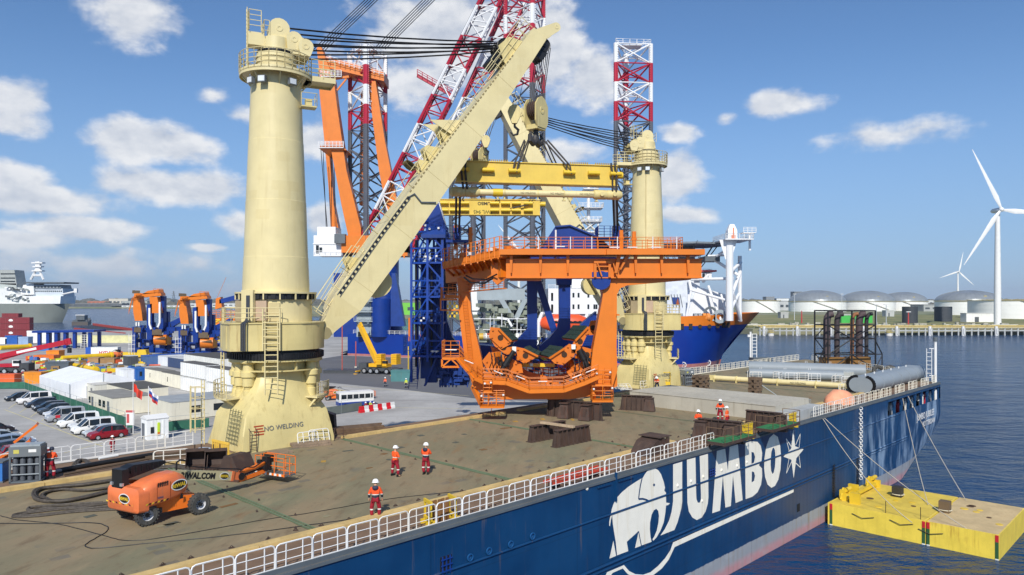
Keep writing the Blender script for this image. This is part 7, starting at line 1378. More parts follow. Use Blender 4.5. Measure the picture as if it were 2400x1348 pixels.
person(gd(1540, 916), R(160), 'helmeted man in orange crouched low by the yellow gate', JORG, TNAVY, bend=.6, arms='fold')
person(gp(264, 1059), R(70), 'person in dark red coverall and white helmet on the quay by the rail', JRED, TRED, hood=False)
person(gp(903, 906), R(150), 'distant man in orange walking on the dark apron', JORG, TNAVY); person(gp(952, 909), R(150), 'distant man in yellow vest below the blue stair tower', JYEL, TNAVY)
for px, py, j, lb in ((858, 957, JRED, 'left seated man in red beside the red and white barrier'), (869, 956, JYEL, 'man in yellow vest seated at the red and white barrier'), (877, 957, JRED, 'right seated man in red beside the red and white barrier')):person(gp(px, py)-V((0, 0, .35)), R(180), lb, j, TNAVY, bend=.5, arms='fold', hgt=.8)
# ---- gas bottle racks
def rack(loc, rz, label, n=4, s_=1.0):
 t=thing('gas_bottle_rack', label, 'gas rack', loc, rz, 'gas bottle racks'); W_, D, H=1.6, .9, 2.15; mb=MB()
 for x in (-W_/2, W_/2):
  for y in (-D/2, D/2):mb.beam((x, y, 0), (x, y, H), .1, .1)
 mb.bx(-W_/2-.05, W_/2+.05, -D/2-.05, D/2+.05, .02, .12); part('frame', mb, GRYD, t, smooth=0)
 mb=MB(); mb.bx(-W_/2-.06, W_/2+.06, -D/2-.06, D/2+.06, H-.55, H+.05); part('hood', mb, paint('6e757a', .5, .1, .1, .2), t, smooth=0)
 mb=MB(); mb.ext([(-W_/2, -D/2, H+.05), (W_/2, -D/2, H+.05), (W_/2, D/2, H+.05), (-W_/2, D/2, H+.05)], (0, 0, .1)); part('roof', mb, GRY, t, smooth=0)
 for z in (.5, 1.1):mb=MB(); mb.bx(-W_/2, W_/2, -D/2-.03, -D/2, z, z+.06); part('bar', mb, GRY, t, smooth=0)
 for j in range(n):
  for y in (-.2, .2):mb=MB(); mb.lathe([(0, .13), (.16, .13), (.16, 1.4), (.1, 1.55), (.04, 1.6)], (-W_/2+W_*(j+.5)/n, y, 0), 14); part('gas_bottle', mb, paint('54585e', .4, .1), t)
 mb=MB(); mb.bx(-.6, -.3, -D/2-.075, -D/2-.062, H-.35, H-.12); part('label_plate', mb, paint('c8c060'), t, smooth=0); mb=MB(); mb.bx(.2, .62, -D/2-.075, -D/2-.062, H-.3, H-.12); part('label_plate', mb, WHT, t, smooth=0)
 t.scale=(s_, s_, s_); return t
rack(gd(66, 1128), R(14), 'grey gas bottle rack standing at the port rail beside the stooping man'); rack(gd(1611, 903), R(30), 'grey gas bottle rack by the far mast crane', 4, .9)
t=thing('equipment_box', 'blue steel box cut by the left edge beside the gas rack', 'box', gd(-6, 1128), R(10)); mb=MB(); mb.bx(-.6, .5, -.5, .5, .1, 1.2); part('body', mb, paint('2f6fb8', .5), t, smooth=0); mb=MB(); mb.bx(-.65, .55, -.55, .55, 1.2, 1.28); mb.bx(-.65, .55, -.55, .55, 0, .1); part('edge_frame', mb, GRYD, t, smooth=0)
t=thing('panel_stack', 'leaning grey panels with orange edges behind the gas rack', 'panels', gd(30, 1088), R(28));
for j, (x, z, a)in enumerate(((-.6, .6, .5), (.3, 1.0, .62), (.0, 0.2, .4), (.7, 1.9, .7))):
 mb=MB(M=Matrix.Translation((x, .3*j, z))@Matrix.Rotation(-a, 4, 'Y')); mb.bx(-.8, .8, -.5, .5, 0, .08); part('panel', mb, GRY, t, smooth=0); mb=MB(M=Matrix.Translation((x, .3*j, z))@Matrix.Rotation(-a, 4, 'Y')); mb.bx(-.86, .86, -.56, -.5, -.04, .12); mb.bx(.8, .86, -.5, .5, -.04, .12); part('panel_edge', mb, LO2, t, smooth=0)
 # ---- pipes, planks, ropes
def pipes(pts, r, m, name, label, cat, n=10, group=None):P=[V(p)for p in pts]; mb=MB(); mb.path([p-P[0]for p in P], r, n); return solo(name, mb, m, label, cat, P[0], None, group, 60)
zp=V((0, 0, .16))
pipes([gd(130, 1110)+zp, gd(240, 1090)+zp, gd(362, 1070)+zp], .15, BLK, 'deck_pipe', 'long black pipe lying along the port rail', 'pipe'); pipes([gd(100, 1118)+zp, gd(185, 1098)+zp, gd(262, 1086)+zp], .12, paint('8c9196', .5, .1, 0, .2), 'deck_pipe', 'grey wrapped pipe end in front of the long black pipe', 'pipe'); pipes([gd(232, 1086)+zp*2, gd(276, 1078)+zp*2], .1, WHT, 'pipe_wrapping', 'white wrapping film on the black pipe', 'wrapping'); pipes([gd(150, 1118)+zp, gd(330, 1084)+zp, gd(440, 1062)+zp], .08, paint('5a4a3a', .8), 'deck_pipe', 'thin rusty pipe along the port rail', 'pipe')
WIRE=paint('4d463e', .7, .35, .2, .4, 6, dirtc='2a2622')
def rope(pts, r, label, m=WIRE, strands=1, z=.0, cat='rope', nm='wire_rope', sm=6):
 P=[gd(*p)+V((0, 0, r+z))for p in pts]; Q=[]
 for i in range(len(P)-1):
  p0, p1, p2, p3=P[max(i-1, 0)], P[i], P[i+1], P[min(i+2, len(P)-1)]
  for j in range(sm):u=j/sm; Q.append(.5*((2*p1)+(-p0+p2)*u+(2*p0-5*p1+4*p2-p3)*u*u+(-p0+3*p1-3*p2+p3)*u**3))
 Q.append(P[-1]); t=thing(nm, label, cat, Q[0], 0, 'ropes and cables on the deck')
 for s_ in range(strands):
  o=V((random.uniform(-.12, .12), random.uniform(-.16, .16), .05*(s_%2)))if s_ else V(); mb=MB(); mb.path([q-Q[0]+o+V((random.uniform(-.02, .02), random.uniform(-.02, .02), 0))for q in Q], r, 6); part('strand', mb, m, t)
rope([(285, 1127), (200, 1140), (140, 1145), (95, 1150), (78, 1162), (90, 1176), (140, 1180), (200, 1170), (285, 1148)], .09, 'thick grey wire rope loop behind the boom lift', strands=4); rope([(290, 1140), (210, 1152), (150, 1150), (112, 1156), (100, 1166), (120, 1176)], .07, 'second thick wire rope loop inside the first', strands=3)
rope([(290, 1196), (180, 1202), (90, 1212), (30, 1214), (60, 1206), (180, 1192), (290, 1178)], .05, 'slack brown sling spread left of the lift wheels', strands=3); rope([(285, 1188), (200, 1196), (110, 1196), (72, 1201), (80, 1192), (240, 1182)], .06, 'dark sling loop left of the lift wheels', strands=2)
rope([(-10, 1228), (110, 1228), (210, 1226), (248, 1233), (252, 1245), (225, 1262), (203, 1275), (203, 1283), (232, 1286), (330, 1276), (480, 1262), (620, 1246), (700, 1235), (800, 1221), (860, 1212)], .022, 'black cable looping across the near deck', BLK, cat='cable', nm='deck_cable'); rope([(0, 1209), (40, 1219), (140, 1230), (240, 1255), (300, 1268), (400, 1258), (600, 1222), (720, 1204), (800, 1190), (900, 1172), (1000, 1160), (1100, 1150)], .018, 'thin dark cable crossing the near deck', BLK, cat='cable', nm='deck_cable')
rope([(345, 1104), (400, 1098), (432, 1100), (440, 1108), (425, 1112)], .09, 'coiled dark rope behind the lift boom', strands=3); rope([(172, 1095), (185, 1083), (200, 1084), (205, 1092), (190, 1096), (178, 1092)], .08, 'dark rope heap by the port rail', strands=4); rope([(850, 1020), (900, 1005), (960, 1000)], .02, 'thin cable along the port kerb', BLK)
def planks(c, rz, n, L, label, m=WOOD, layers=2, name='timber_stack'):
 t=thing(name, label, 'timber', c, rz, 'timber stacks on deck'); rr=random.Random(n+int(L*10))
 for k2 in range(layers):
  for j in range(n-k2):mb=MB(); l=L*rr.uniform(.85, 1.05); mb.box((0, 0, 0), (l, .2, .14)); o=part('plank', mb, m, t, smooth=0); o.location=(rr.uniform(-.15, .15), (j-(n-k2-1)/2)*.23, .08+.15*k2); o.rotation_euler=(rr.uniform(-.05, .05), 0, rr.uniform(-.03, .03))
planks(gd(728, 1045), UA-.35, 4, 2.9, 'stack of grey planks before the NO WELDING face'); planks(gd(655, 1062), R(30), 4, 1.6, 'low heap of weathered boards behind the work basket', layers=1); planks(gd(830, 1012), UA-.3, 9, 5.0, 'long brown timber heap right of the near crane', paint('6a5440', .9, .3, .2, .3, 1.5), 3); planks(gd(420, 1068), UA-.2, 6, 4.0, 'dark old timbers along the port rail', paint('5a4a38', .9, .3), 1)
def cribs(c, label, n, sz):
 t=thing('timber_crib', label, 'timber', c, UA, 'timber cribs on deck'); rr=random.Random(n)
 for k2 in range(n):
  for j in range(2):mb=MB(); mb.box((0, 0, 0), (sz*1.1, .34, .3)); o=part('timber', mb, paint('6f5c4a', .9, .3, .1, .4, 2), t, smooth=0); q=(j-.5)*sz*.62; o.location=(0, q, .15+.31*k2)if k2%2 else (q, 0, .15+.31*k2); o.rotation_euler.z=(0 if k2%2 else R(90))+rr.uniform(-.12, .12)
 return t
cribs(gd(1642, 914), 'stack of dark timber blocks beside the far gas rack', 6, 1.6); cribs(gd(1770, 928), 'tall crib of dark timber blocks on the grey hatch', 7, 1.15); mb=MB(); mb.tube((0, 0, 1.6), (2.2, -.6, 0), .05, n=6); solo('prop_rod', mb, GRY, 'thin grey prop leaning on the tall timber crib', 'prop', gd(1775, 928)); cribs(gd(1632, 922), 'low pale timber blocks in front of the dark timber stack', 2, 1.5)
mb=MB(); mb.sphere((0, 0, .0), 1, 8, (.28, .28, .22));
t=thing('tarp_heap', 'dark shackle and chain heap at the right foot of the near crane', 'heap', gd(768, 1015)); mb=MB(); mb.ext([(-.3, 0, 0), (.6, 0, 0), (.5, 0, 1.5), (-.35, 0, 1.8)], (0, .8, 0)); part('tarp', mb, BLK, t, smooth=0); mb=MB()
for j in range(5):mb.path([(-.35+j*.04, -.06, 1.6), (-.3+j*.05, -.1, .9), (-.2+j*.04, -.12, .2)], .03, 5)
part('blue_rope', mb, paint('3f8cae', .8), t)
# ---- barriers, gates, loose rails
def gate(loc, rz, label, L=1.1, h=1.25, m=YEL, n=5, base=True):
 t=thing('yellow_barrier', label, 'barrier', loc, rz, 'yellow barriers'); mb=MB(); mb.bx(-L/2, L/2, -.05, .05, h-.16, h); mb.bx(-L/2, L/2, -.05, .05, .22, .36); part('bar', mb, m, t, smooth=0)
 for j in range(n):mb=MB(); x=-L/2+.08+(L-.16)*j/(n-1); mb.bx(x-.05, x+.05, -.04, .04, .36, h-.16); part('picket', mb, m, t, smooth=0)
 if base:
  for x in (-L*.35, L*.35):mb=MB(); mb.box((x, 0, .11), (.14, .5, .22)); part('foot', mb, m, t, smooth=0)
gate(gd(1003, 1229), UA+1.3, 'left yellow barrier behind the side rail', .9, 1.2, n=2); gate(gd(1060, 1217), UA+1.3, 'right yellow barrier behind the side rail', .9, 1.2, n=2); gate(gd(517, 1070), R(-38), 'yellow plastic barrier at the left foot of the near crane', 2.2, 1.1, paint('eec04a', .5), 9)
gate(gd(1752, 1030), UA, 'yellow barrier above the first green side platform', 1.7, 1.3, n=7); gate(gd(1858, 1003), UA, 'yellow barrier above the second green side platform', 1.4, 1.3, n=6)
t=thing('yellow_gate', 'yellow gate frame with solid foot at the far crane base', 'gate', gd(1550, 908), R(-8)); mb=MB(); mb.rail([(-1.0, 0, 0), (1.1, 0, 0), (1.1, 1.2, 0)], 1.9, 2, .05, 1.1); part('frame', mb, YEL, t); mb=MB(); mb.bx(-1.0, 1.1, -.06, 0, .0, .75); part('board', mb, YEL, t, smooth=0)
t=thing('board_stack', 'brown wooden boards standing between the yellow barriers', 'boards', gd(1030, 1222), UA);
for j in range(5):mb=MB(); mb.box((-.5+j*.25, .04*(j%2), .55), (.2, .05, 1.1)); part('board', mb, paint('8a6238', .8, .2), t, smooth=0)
def loose(loc, rz, label, tilt=0.0, ms=0, yaw=0.0, group='loose white rail sections'):
 o=put('loose_rail', pms[ms], None, loc); o.rotation_euler=(tilt, 0, rz); return tag(o, label, 'railing', group)
loose(gd(700, 1049), UA-.1, 'left white rail section leaning on the NO WELDING face', -.25); loose(gd(727, 1042), UA-.1, 'right white rail section leaning on the NO WELDING face', -.3); o=loose(gd(360, 1098), R(22), 'single white rail section standing on deck before the buckets', 0, 1); o.scale=(1.35, 1, 1.05)
loose(gd(1443, 912), R(10), 'white rail section lying tilted left of the far crane', -1.1, 1); loose(gd(1455, 915), R(20), 'second white rail section lying across the tilted one', -.9, 1); loose(gd(1503, 914), R(20), 'white rail section leaning on the far crane foot', -.3, 1)
for j, (px, py, a, g)in enumerate(((1752, 884, .9, 0), (1757, 887, -.1, 0), (1786, 885, .2, 0), (1812, 887, .1, 0), (1824, 889, .8, 0), (1830, 885, .4, 0), (1840, 889, -.2, 0), (1866, 889, -.15, 0), (1894, 891, -.15, 0), (1950, 897, .2, 0), (1957, 892, .9, 0), (1966, 918, .7, 0), (1972, 899, -.1, 0))):
 loose(gd(px, py+3), a, 'white loose rail section, %s from the left before the long grey tube'%('first second third fourth fifth sixth seventh eighth ninth tenth eleventh twelfth thirteenth'.split()[j]), 0, j%2, group='loose rails by the grey tube')
 # ---- life raft, red ladder, side platforms
t=thing('covered_raft', 'faded orange tarpaulin covered raft by the aft side rail', 'life raft', gd(1968, 946), UA-.3); mb=MB(); rings=[]
for x, s_ in ((-1.9, .3), (-1.5, .75), (-.7, 1), (.3, 1.02), (1.2, .9), (1.8, .5)):rings.append([V((x, 1.1*s_*math.cos(g), max(0, 1.45*s_*math.sin(g)*(1+.08*math.sin(x*4+g*3)))))for g in [i*math.pi/9 for i in range(10)]])
mb.loft(rings); part('tarpaulin', mb, paint('e8a07c', .7, .12, 0, .2, 1.5), t, smooth=60); mb=MB(); mb.bx(-1.7, 1.6, -1.0, 1.0, .0, .12); part('cradle', mb, GRYD, t, smooth=0)
t=thing('gangway_ladder', 'red steel ladder lying inside the white side rail', 'ladder', V((0, 0, 0))); a, b=gd(1285, 1152), gd(1412, 1114); t.location=a; d=b-a; s_=V((-d.y, d.x, 0)).normalized()*.35
for g in (-1, 1):mb=MB(); mb.beam(V((0, 0, .5))+s_*g, d+V((0, 0, .5))+s_*g, .1, .16); part('stile', mb, paint('c8442e', .5, .1, .2), t, smooth=0)
for j in range(9):mb=MB(); c=d*((j+.5)/9)+V((0, 0, .5)); mb.beam(c-s_, c+s_, .08, .06); part('rung', mb, paint('c8442e', .5, .1, .2), t, smooth=0)
mb=MB(); mb.box(d*.1+V((0, 0, .22)), (.6, .4, .44), .7); mb.box(d*.8+V((0, 0, .22)), (.6, .4, .44), .7); part('trestle', mb, STEEL, t, smooth=0)
for (u0, u1), lb in (((48.1, 52.9), 'green floored side platform over the letter M, behind the rail gap'), ((55.9, 61), 'green floored side platform over the letter O and the star')):
 t=thing('side_platform', lb, 'platform', S(u0, 25.7, 10.62), UA, 'green side platforms'); L=u1-u0; mb=MB()
 for j in range(6):mb.bx(L*j/6+.03, L*(j+1)/6-.03, .06, 1.55, 0, .06)
 part('green_floor', mb, paint('2f7a48', .8, .15, .1, .2), t, smooth=0); mb=MB(); mb.bx(0, L, 0, .06, -.14, .08); mb.bx(0, L, 1.55, 1.6, -.14, .08); mb.bx(-.05, 0, 0, 1.6, -.14, .08); mb.bx(L, L+.05, 0, 1.6, -.14, .08); mb.beam((.3, 1.3, 0), (.3, 1.55, -.75), .1, .1); mb.beam((L-.3, 1.3, 0), (L-.3, 1.55, -.75), .1, .1); part('frame', mb, STEEL, t, smooth=0)
 mb=MB(); mb.rail([(0, 1.5, 0), (0, 0.02, 0), (L, 0.02, 0), (L, 1.5, 0)], 1.1, 2, .025, 1.2); part('handrail', mb, paint('7a6048', .7, .1, .3), t)
rope([(1675, 1046), (1685, 1022), (1692, 1040), (1700, 1018), (1688, 1008)], .03, 'tangled pale rope at the rail gap', paint('a89a6a', .9), 3)
# ---- long tubes, lifting bar on deck, exhaust frame, masts
def drum(a, b, r, label, m, r2=None, rings=7, oval_=False):
 a, b=V(a), V(b); d=b-a; L=d.length; t=thing('deck_tube', label, 'steel tube', a, math.atan2(d.y, d.x), 'long grey tubes on the stern'); mb=MB()
 pr=[(0, r*1.55*math.cos(g)if not oval_ else (r*.55*(1 if math.cos(g)>0 else -1)+r*math.cos(g)), r+r*math.sin(g))for g in [2*math.pi*i/24 for i in range(24)]]if oval_ else [(0, r*math.cos(g), r+r*math.sin(g))for g in [2*math.pi*i/24 for i in range(24)]]
 mb.loft([[V((0, y, z))for _, y, z in pr], [V((L, y, z))for _, y, z in pr]]); part('shell', mb, m, t)
 for j in range(rings+1):mb=MB(); x=L*j/rings; mb.loft([[V((x+s_, y*1.025, r+(z-r)*1.025))for _, y, z in pr]for s_ in (-.05, .05)]); part('weld_ring', mb, m, t)
 for j in range(int(L/3.2)):mb=MB(); x=1.5+j*3.2; mb.path([(x-.12, 0, 2*r), (x-.12, 0, 2*r+.25), (x+.12, 0, 2*r+.25), (x+.12, 0, 2*r)], .035, 5); part('lifting_eye', mb, WHT, t)
 if oval_:
  mb=MB();
  for j in range(24):_, y, z=pr[j]; mb.cyl((-.1, y*.96, r+(z-r)*.96), .22, .12, 10, (1, 0, 0))
  part('end_seal', mb, BLK, t); mb=MB(); mb.loft([[V((x, y*.86, r+(z-r)*.86))for _, y, z in pr]for x in (-.14, -.08)]); part('end_cap', mb, m, t)
 return t
TG=paint('8b949b', .5, .05, 0, .12, .4)
drum(gd(1757, 876), gd(2028, 886), .95, 'long pale grey steel tube lying across the stern deck', TG, rings=8); drum(gd(1757, 887), gd(1975, 893), .7, 'thinner grey tube lying in front of the long one', TG, rings=6); drum(gd(2018, 922), gd(2140, 890), 1.0, 'short oval grey tube with a scalloped dark end seal', TG, rings=6, oval_=True)
a, b=gd(1674, 894), gd(1985, 914); d=b-a; t=thing('lifting_bar', 'cream lifting bar lying on deck in front of the loose rails', 'lifting bar', a+V((0, 0, .5)), math.atan2(d.y, d.x)); L=d.length; mb=MB(); mb.tube((0, 0, 0), (L, 0, 0), .34, n=18); part('tube', mb, CREAM, t)
for f in (.0, .18, .5, .78, .95):mb=MB(); mb.cyl((L*f, 0, 0), .42, .14, 16, (1, 0, 0)); mb.bx(L*f, L*f+.14, -.4, .4, -.5, -.2); part('foot', mb, CREAMD, t)
mb=MB(); mb.box((L+.4, 0, 0), (1.0, .5, .6)); mb.box((-.6, 0, 0), (1.2, .5, .7)); part('link_head', mb, CREAMD, t, smooth=0); text('bar_text', 'NO WELDING', .3, BLK, t, (L*.6, -.36, -.1), (1, 0, 0), (0, .1, 1))
t=thing('exhaust_stack', 'black pipe frame holding five rusty exhaust pipes at the stern', 'exhaust stack', gd(1980, 864), R(10)); FB_=paint('1e1f22', .6, .2, .1); W_, D, H=4.2, 1.8, 9.4
mb=MB()
for x in (-W_, 0, W_):
 for y in (-D, D):mb.tube((x, y, 0), (x, y, H), .14, n=6)
for z in (2.4, 4.9, 7.1, H):
 for y in (-D, D):mb.tube((-W_, y, z), (W_, y, z), .11, n=6)
 for x in (-W_, W_):mb.tube((x, -D, z), (x, D, z), .11, n=6)
part('frame', mb, FB_, t)
for x0, x1 in ((-W_, 0), (W_, 0)):
 for z0, z1 in ((0, 2.4), (7.1, 4.9), (2.4, 4.9)):mb=MB(); mb.tube((x0, -D, z0), (x1, -D, z1), .1, n=5); mb.tube((x1*.5+x0*.5, D, z0), (x0, D, z1), .08, n=5); part('brace', mb, FB_, t)
for x in (-1, 1):mb=MB(); mb.tube((x*W_, -D, 4.6), (x*(W_+1.2), -D, 2.4), .1, n=5); mb.tube((x*(W_+1.2), -D, 2.4), (x*(W_+1.2), -D, 0), .1, n=5); mb.tube((x*W_, -D, 2.4), (x*(W_+1.2), -D, 2.4), .08, n=5); mb.tube((x*W_, -D, .1), (x*(W_+1.2), -D, 2.2), .08, n=5); part('outrigger', mb, FB_, t)
for x, r, c in ((-3.2, .55, '4e4246'), (-1.4, .42, '3c3438'), (1.3, .3, '8a5a38'), (2.6, .55, '4c3e40'), (3.9, .3, '2e2c30')):
 mb=MB(); mb.path([(x, 0, .6), (x, 0, 7.6), (x+.1, 0, 8.3), (x+.4, -.1, 8.8)], r, 14); part('exhaust_pipe', mb, paint(c, .7, .2, .5, .2, .6), t); mb=MB(); mb.path([(x, 0, 7.6), (x+.1, 0, 8.3), (x+.4, -.1, 8.8), (x+.9, -.3, 8.9)], r*1.02, 14); part('pipe_elbow', mb, paint(c, .7, .2, .5, .2, .6), t)
for x0, x1 in ((-4.1, -.6), (.4, 4.1)):mb=MB(); mb.bx(x0, x1, -.8, .8, .1, 1.9); part('base_box', mb, paint('8a6432', .7, .2, .5, .3), t, smooth=0)
t=thing('lattice_mast', 'short white ladder mast on a grey deck box at the port quarter', 'mast', gd(1780, 853), R(5)); mb=MB(); mb.bx(-1.5, 1.8, -1, 1, 0, 1.15); part('deck_box', mb, GRYD, t, smooth=0); mb=MB(); mb.ladder((-.9, 0, 1.15), (-.9, 0, 5.2), .8, .07, .55); mb.tube((-1.6, 0, 1.15), (-1.6, 0, 5.6), .16, n=8); mb.tube((-1.6, 0, 5.2), (-.5, 0, 5.2), .06); mb.box((-1.9, 0, 4.9), (.5, .4, .4)); part('mast', mb, WHT, t)
t=thing('stern_light_mast', 'white light mast standing at the starboard stern corner', 'mast', S(108.5, 27.5), UA); mb=MB(); mb.tube((0, 0, -2.5), (0, 0, 5.6), .17, n=10); mb.ladder((-.2, .7, .2), (-.2, .7, 4.6), .6, .05, .5, (0, 1, 0)); mb.tube((0, 0, 4.6), (-.2, .7, 4.6), .06); mb.tube((0, 0, 1), (-.2, .7, 1), .06); part('mast', mb, WHT, t); mb=MB(); mb.cyl((0, 0, 5.6), .28, .55, 12); part('lamp', mb, GRYD, t)
for px, lb in ((2056, 'left black tyre fender by the exhaust frame'), (2085, 'right black tyre fender by the exhaust frame')):mb=MB(); mb.path([(.75*math.cos(g), .75*math.sin(g), .55+.5*0)for g in [i*math.pi/8 for i in range(16)]], .3, 8, closed=True); o=solo('tyre_fender', mb, RUBB, lb, 'tyre', gd(px, 874), None, 'tyre fenders'); o.rotation_euler=(R(60), 0, 0)
for px, py, w_, c, lb in ((1990, 886, 1.5, 'c0c4c0', 'white ribbed crate beside the end of the long tube'), (2150, 882, 1.0, 'd8d8d4', 'small white deck locker near the stern mast'), (1880, 957, .8, '8f8f88', 'small grey box on the deck by the hatch')):
 t=thing('deck_crate', lb, 'crate', gd(px, py), UA); mb=MB(); mb.bx(-w_, w_, -.6, .6, 0, .9); part('body', mb, paint(c, .6, .1, .1, .2), t, smooth=0)
 for j in range(4):mb=MB(); x=-w_+2*w_*(j+.5)/4; mb.bx(x-.06, x+.06, -.66, -.6, 0, .9); part('rib', mb, paint(c, .6, .1, .1, .2), t, smooth=0)
rope([(2060, 880), (2085, 876), (2110, 878), (2100, 884), (2070, 882)], .06, 'tangled mooring rope heap near the tyres', paint('6a6050', .9), 3)
t=thing('tarp_bundle', 'pale blue plastic bundle behind the upright buckets', 'bundle', gd(478, 1078)); mb=MB(); mb.sphere((0, 0, .4), .7, 7, (1.2, .8, .7)); mb.sphere((.6, .2, .25), .5, 6, (1.1, .8, .7)); part('sheet', mb, paint('b9c6d6', .5, .15), t, smooth=40)
# ================================================================== THE QUAY
def q2(t):return t
def cont(px, py, L, W_, H, col, label, cat='container', name='shipping_container', group='containers and cabins on the quay', roof='c8c8c4', z=0.0, ribs=True, doors=(), wins=(), base=ZQ, rz=UA):
 c=gp(px, py, base)+V((0, 0, z)); t=thing(name, label, cat, c, rz, group); m=paint(col, .6, .06, .04, .22, .5, dirtc='8a8676')
 mb=MB(); mb.bx(0, L, 0, W_, .08, H); part('body', mb, m, t, smooth=0)
 mb=MB(); mb.bx(-.05, L+.05, -.05, W_+.05, H+.01, H+.1); part('roof', mb, paint(roof, .8, .12, 0, .2), t, smooth=0)
 if ribs:
  for n, f in ((max(2, int(W_/.9)), 0), (max(2, int(L/.9)), 1)):
   for j in range(n):mb=MB(); q=(W_ if not f else L)*(j+.5)/n; (mb.bx(-.04, 0, q-.12, q+.12, .2, H-.12)if not f else mb.bx(q-.12, q+.12, -.04, 0, .2, H-.12)); part('rib', mb, m, t, smooth=0)
 for y in doors:mb=MB(); mb.bx(-.06, .0, y, y+.9, .15, 2.1); part('door', mb, paint('6a7076', .5), t, smooth=0)
 for s_, y, w_ in wins:mb=MB(); (mb.bx(-.06, 0, y, y+w_, 1.0, 2.0)if s_=='u' else mb.bx(y, y+w_, -.06, 0, 1.0, 2.0)); part('window', mb, GLASS, t, smooth=0)
 return t
cont(264, 976, 6.1, 12.2, 2.7, 'e6e0cc', 'cream site cabin with a flat grey roof right behind the green fence', 'cabin', 'site_cabin', roof='8c8a84', ribs=False, doors=(1.6, 9.5), wins=(('u', 3.6, 1.1), ('u', 5.6, 1.1), ('u', 11, .8)))
c2=cont(305, 955, 6.1, 12, 2.9, 'e2dcc8', 'cream site cabin with a dark roof strip behind the front cabin', 'cabin', 'site_cabin', roof='55544f', ribs=False, wins=(('u', 10, 1.2), )); cont(222, 938, 3, 6, 2.6, 'd8d6ca', 'pale cabin with grey and orange door beside the white tent', 'cabin', 'site_cabin', roof='c9c7bf', ribs=False, doors=(4.4, ), wins=(('u', 1.5, .8), ))
cont(402, 988, 11, 8.5, 2.7, 'ddd8c6', 'wide cream site cabin behind the flag poles', 'cabin', 'site_cabin', roof='9aa0a4', ribs=False, doors=(), wins=(('v', 2.6, 1.6), ('v', 6.2, 2.6)))
hut=cont(345, 1034, 2.6, 2.2, 2.6, 'eceeee', 'small white gatehouse hut beside the flag poles', 'hut', 'gate_hut', roof='f0f0ee', doors=(.9, )); mb=MB(); mb.ext([(-.1, -.1, 2.7), (-.1, 2.3, 2.7), (-.1, 1.1, 3.15)], (2.8, 0, 0)); part('gable', mb, WHT, hut, smooth=0); mb=MB(); mb.bx(.4, .8, -.07, -.03, .9, 1.7); part('window', mb, GLASS, hut, smooth=0); mb=MB(); mb.bx(1.2, 1.5, -.1, -.05, .6, 2.2); part('safety_sign', mb, paint('c8e23a'), hut, smooth=0); mb=MB(); mb.bx(1.2, 1.5, -.11, -.1, .6, 1.0); part('safety_sign', mb, ORG, hut, smooth=0)
for j in range(2):
 for i, w in enumerate(('lower right', 'upper right')if j==0 else ('lower left', 'upper left')):cont(548 if j==0 else 480, 945 if j==0 else 926.5, 2.6, 11.6, 2.7, 'efefec', 'long white container, %s of the stack left of the near crane'%w, roof='5c5a56' if i else 'e0e0da', z=2.85*i)
cont(520, 905, 7.5, 20, 5.6, 'e4e4de', 'wide white block with a dark roof behind the white container stack', 'container', roof='4e4c48')
cont(425, 913, 2.6, 10.4, 2.75, 'ece7d4', 'right cream container beside the white stack', wins=(('u', 7, .3), ), roof='6a6862'); cont(381, 902, 2.6, 10.4, 2.75, 'ece7d4', 'left cream container beside the blue container', wins=(('u', 7, .3), ), roof='77756e')
cont(318, 893, 2.6, 5.5, 2.6, '1f5fae', 'blue container with a white window behind the tent', roof='2a62a8', wins=(('v', .8, .5), )); cont(292, 894, 2.4, 6, 2.5, 'e8ebee', 'white container left of the blue one behind the tent', roof='dfe2e4')
cont(345, 858, 16, 5, 2.6, '4a6a9a', 'long blue container row before the two grippers', roof='2f5fae'); cont(392, 860, 6, 7, 2.6, 'e2e6ea', 'white container right of the long blue row', roof='d4d8da'); cont(430, 866, 2.6, 11, 2.6, '3c4f74', 'dark blue container before the right gripper', roof='c4c8ca'); cont(300, 858, 2.6, 4, 2.6, '4a4e54', 'dark grey container left of the long blue row', roof='c4c8c8')
hy=cont(213, 837, 8, 2.5, 3.0, 'e9ecec', 'white container with red company letters and blue end', roof='dcdedc', rz=R(6)); text('company_text', 'HYDA', 1.35, paint('c8202c'), hy, (2.4, -.06, .9), (1, 0, 0), bold=.03); mb=MB(); mb.bx(-1.6, -.05, .0, 2.5, 0, 3.0); part('end_block', mb, paint('2a5ab0'), hy, smooth=0)
for i in range(5):
 t=cont(-4 if i<4 else 4, 803, 13.2 if i<4 else 7, 2.6, 2.55 if i<4 else 1.6, '7d2c34', 'maroon container with a white emblem, number %s from the ground in the left stack'%('one', 'two', 'three', 'four')[i]if i<4 else 'short maroon container on top of the left stack', roof='8a3a3e', z=2.66*i, rz=0)
 if i<4:mb=MB(); mb.ext([(5.3+.95*math.cos(g), -.05, 1.3+.7*math.sin(g)*(1 if math.sin(g)>0 else .5))for g in [i_*math.pi/6 for i_ in range(12)]], (0, .02, 0)); part('white_emblem', mb, WHT, t, smooth=0)
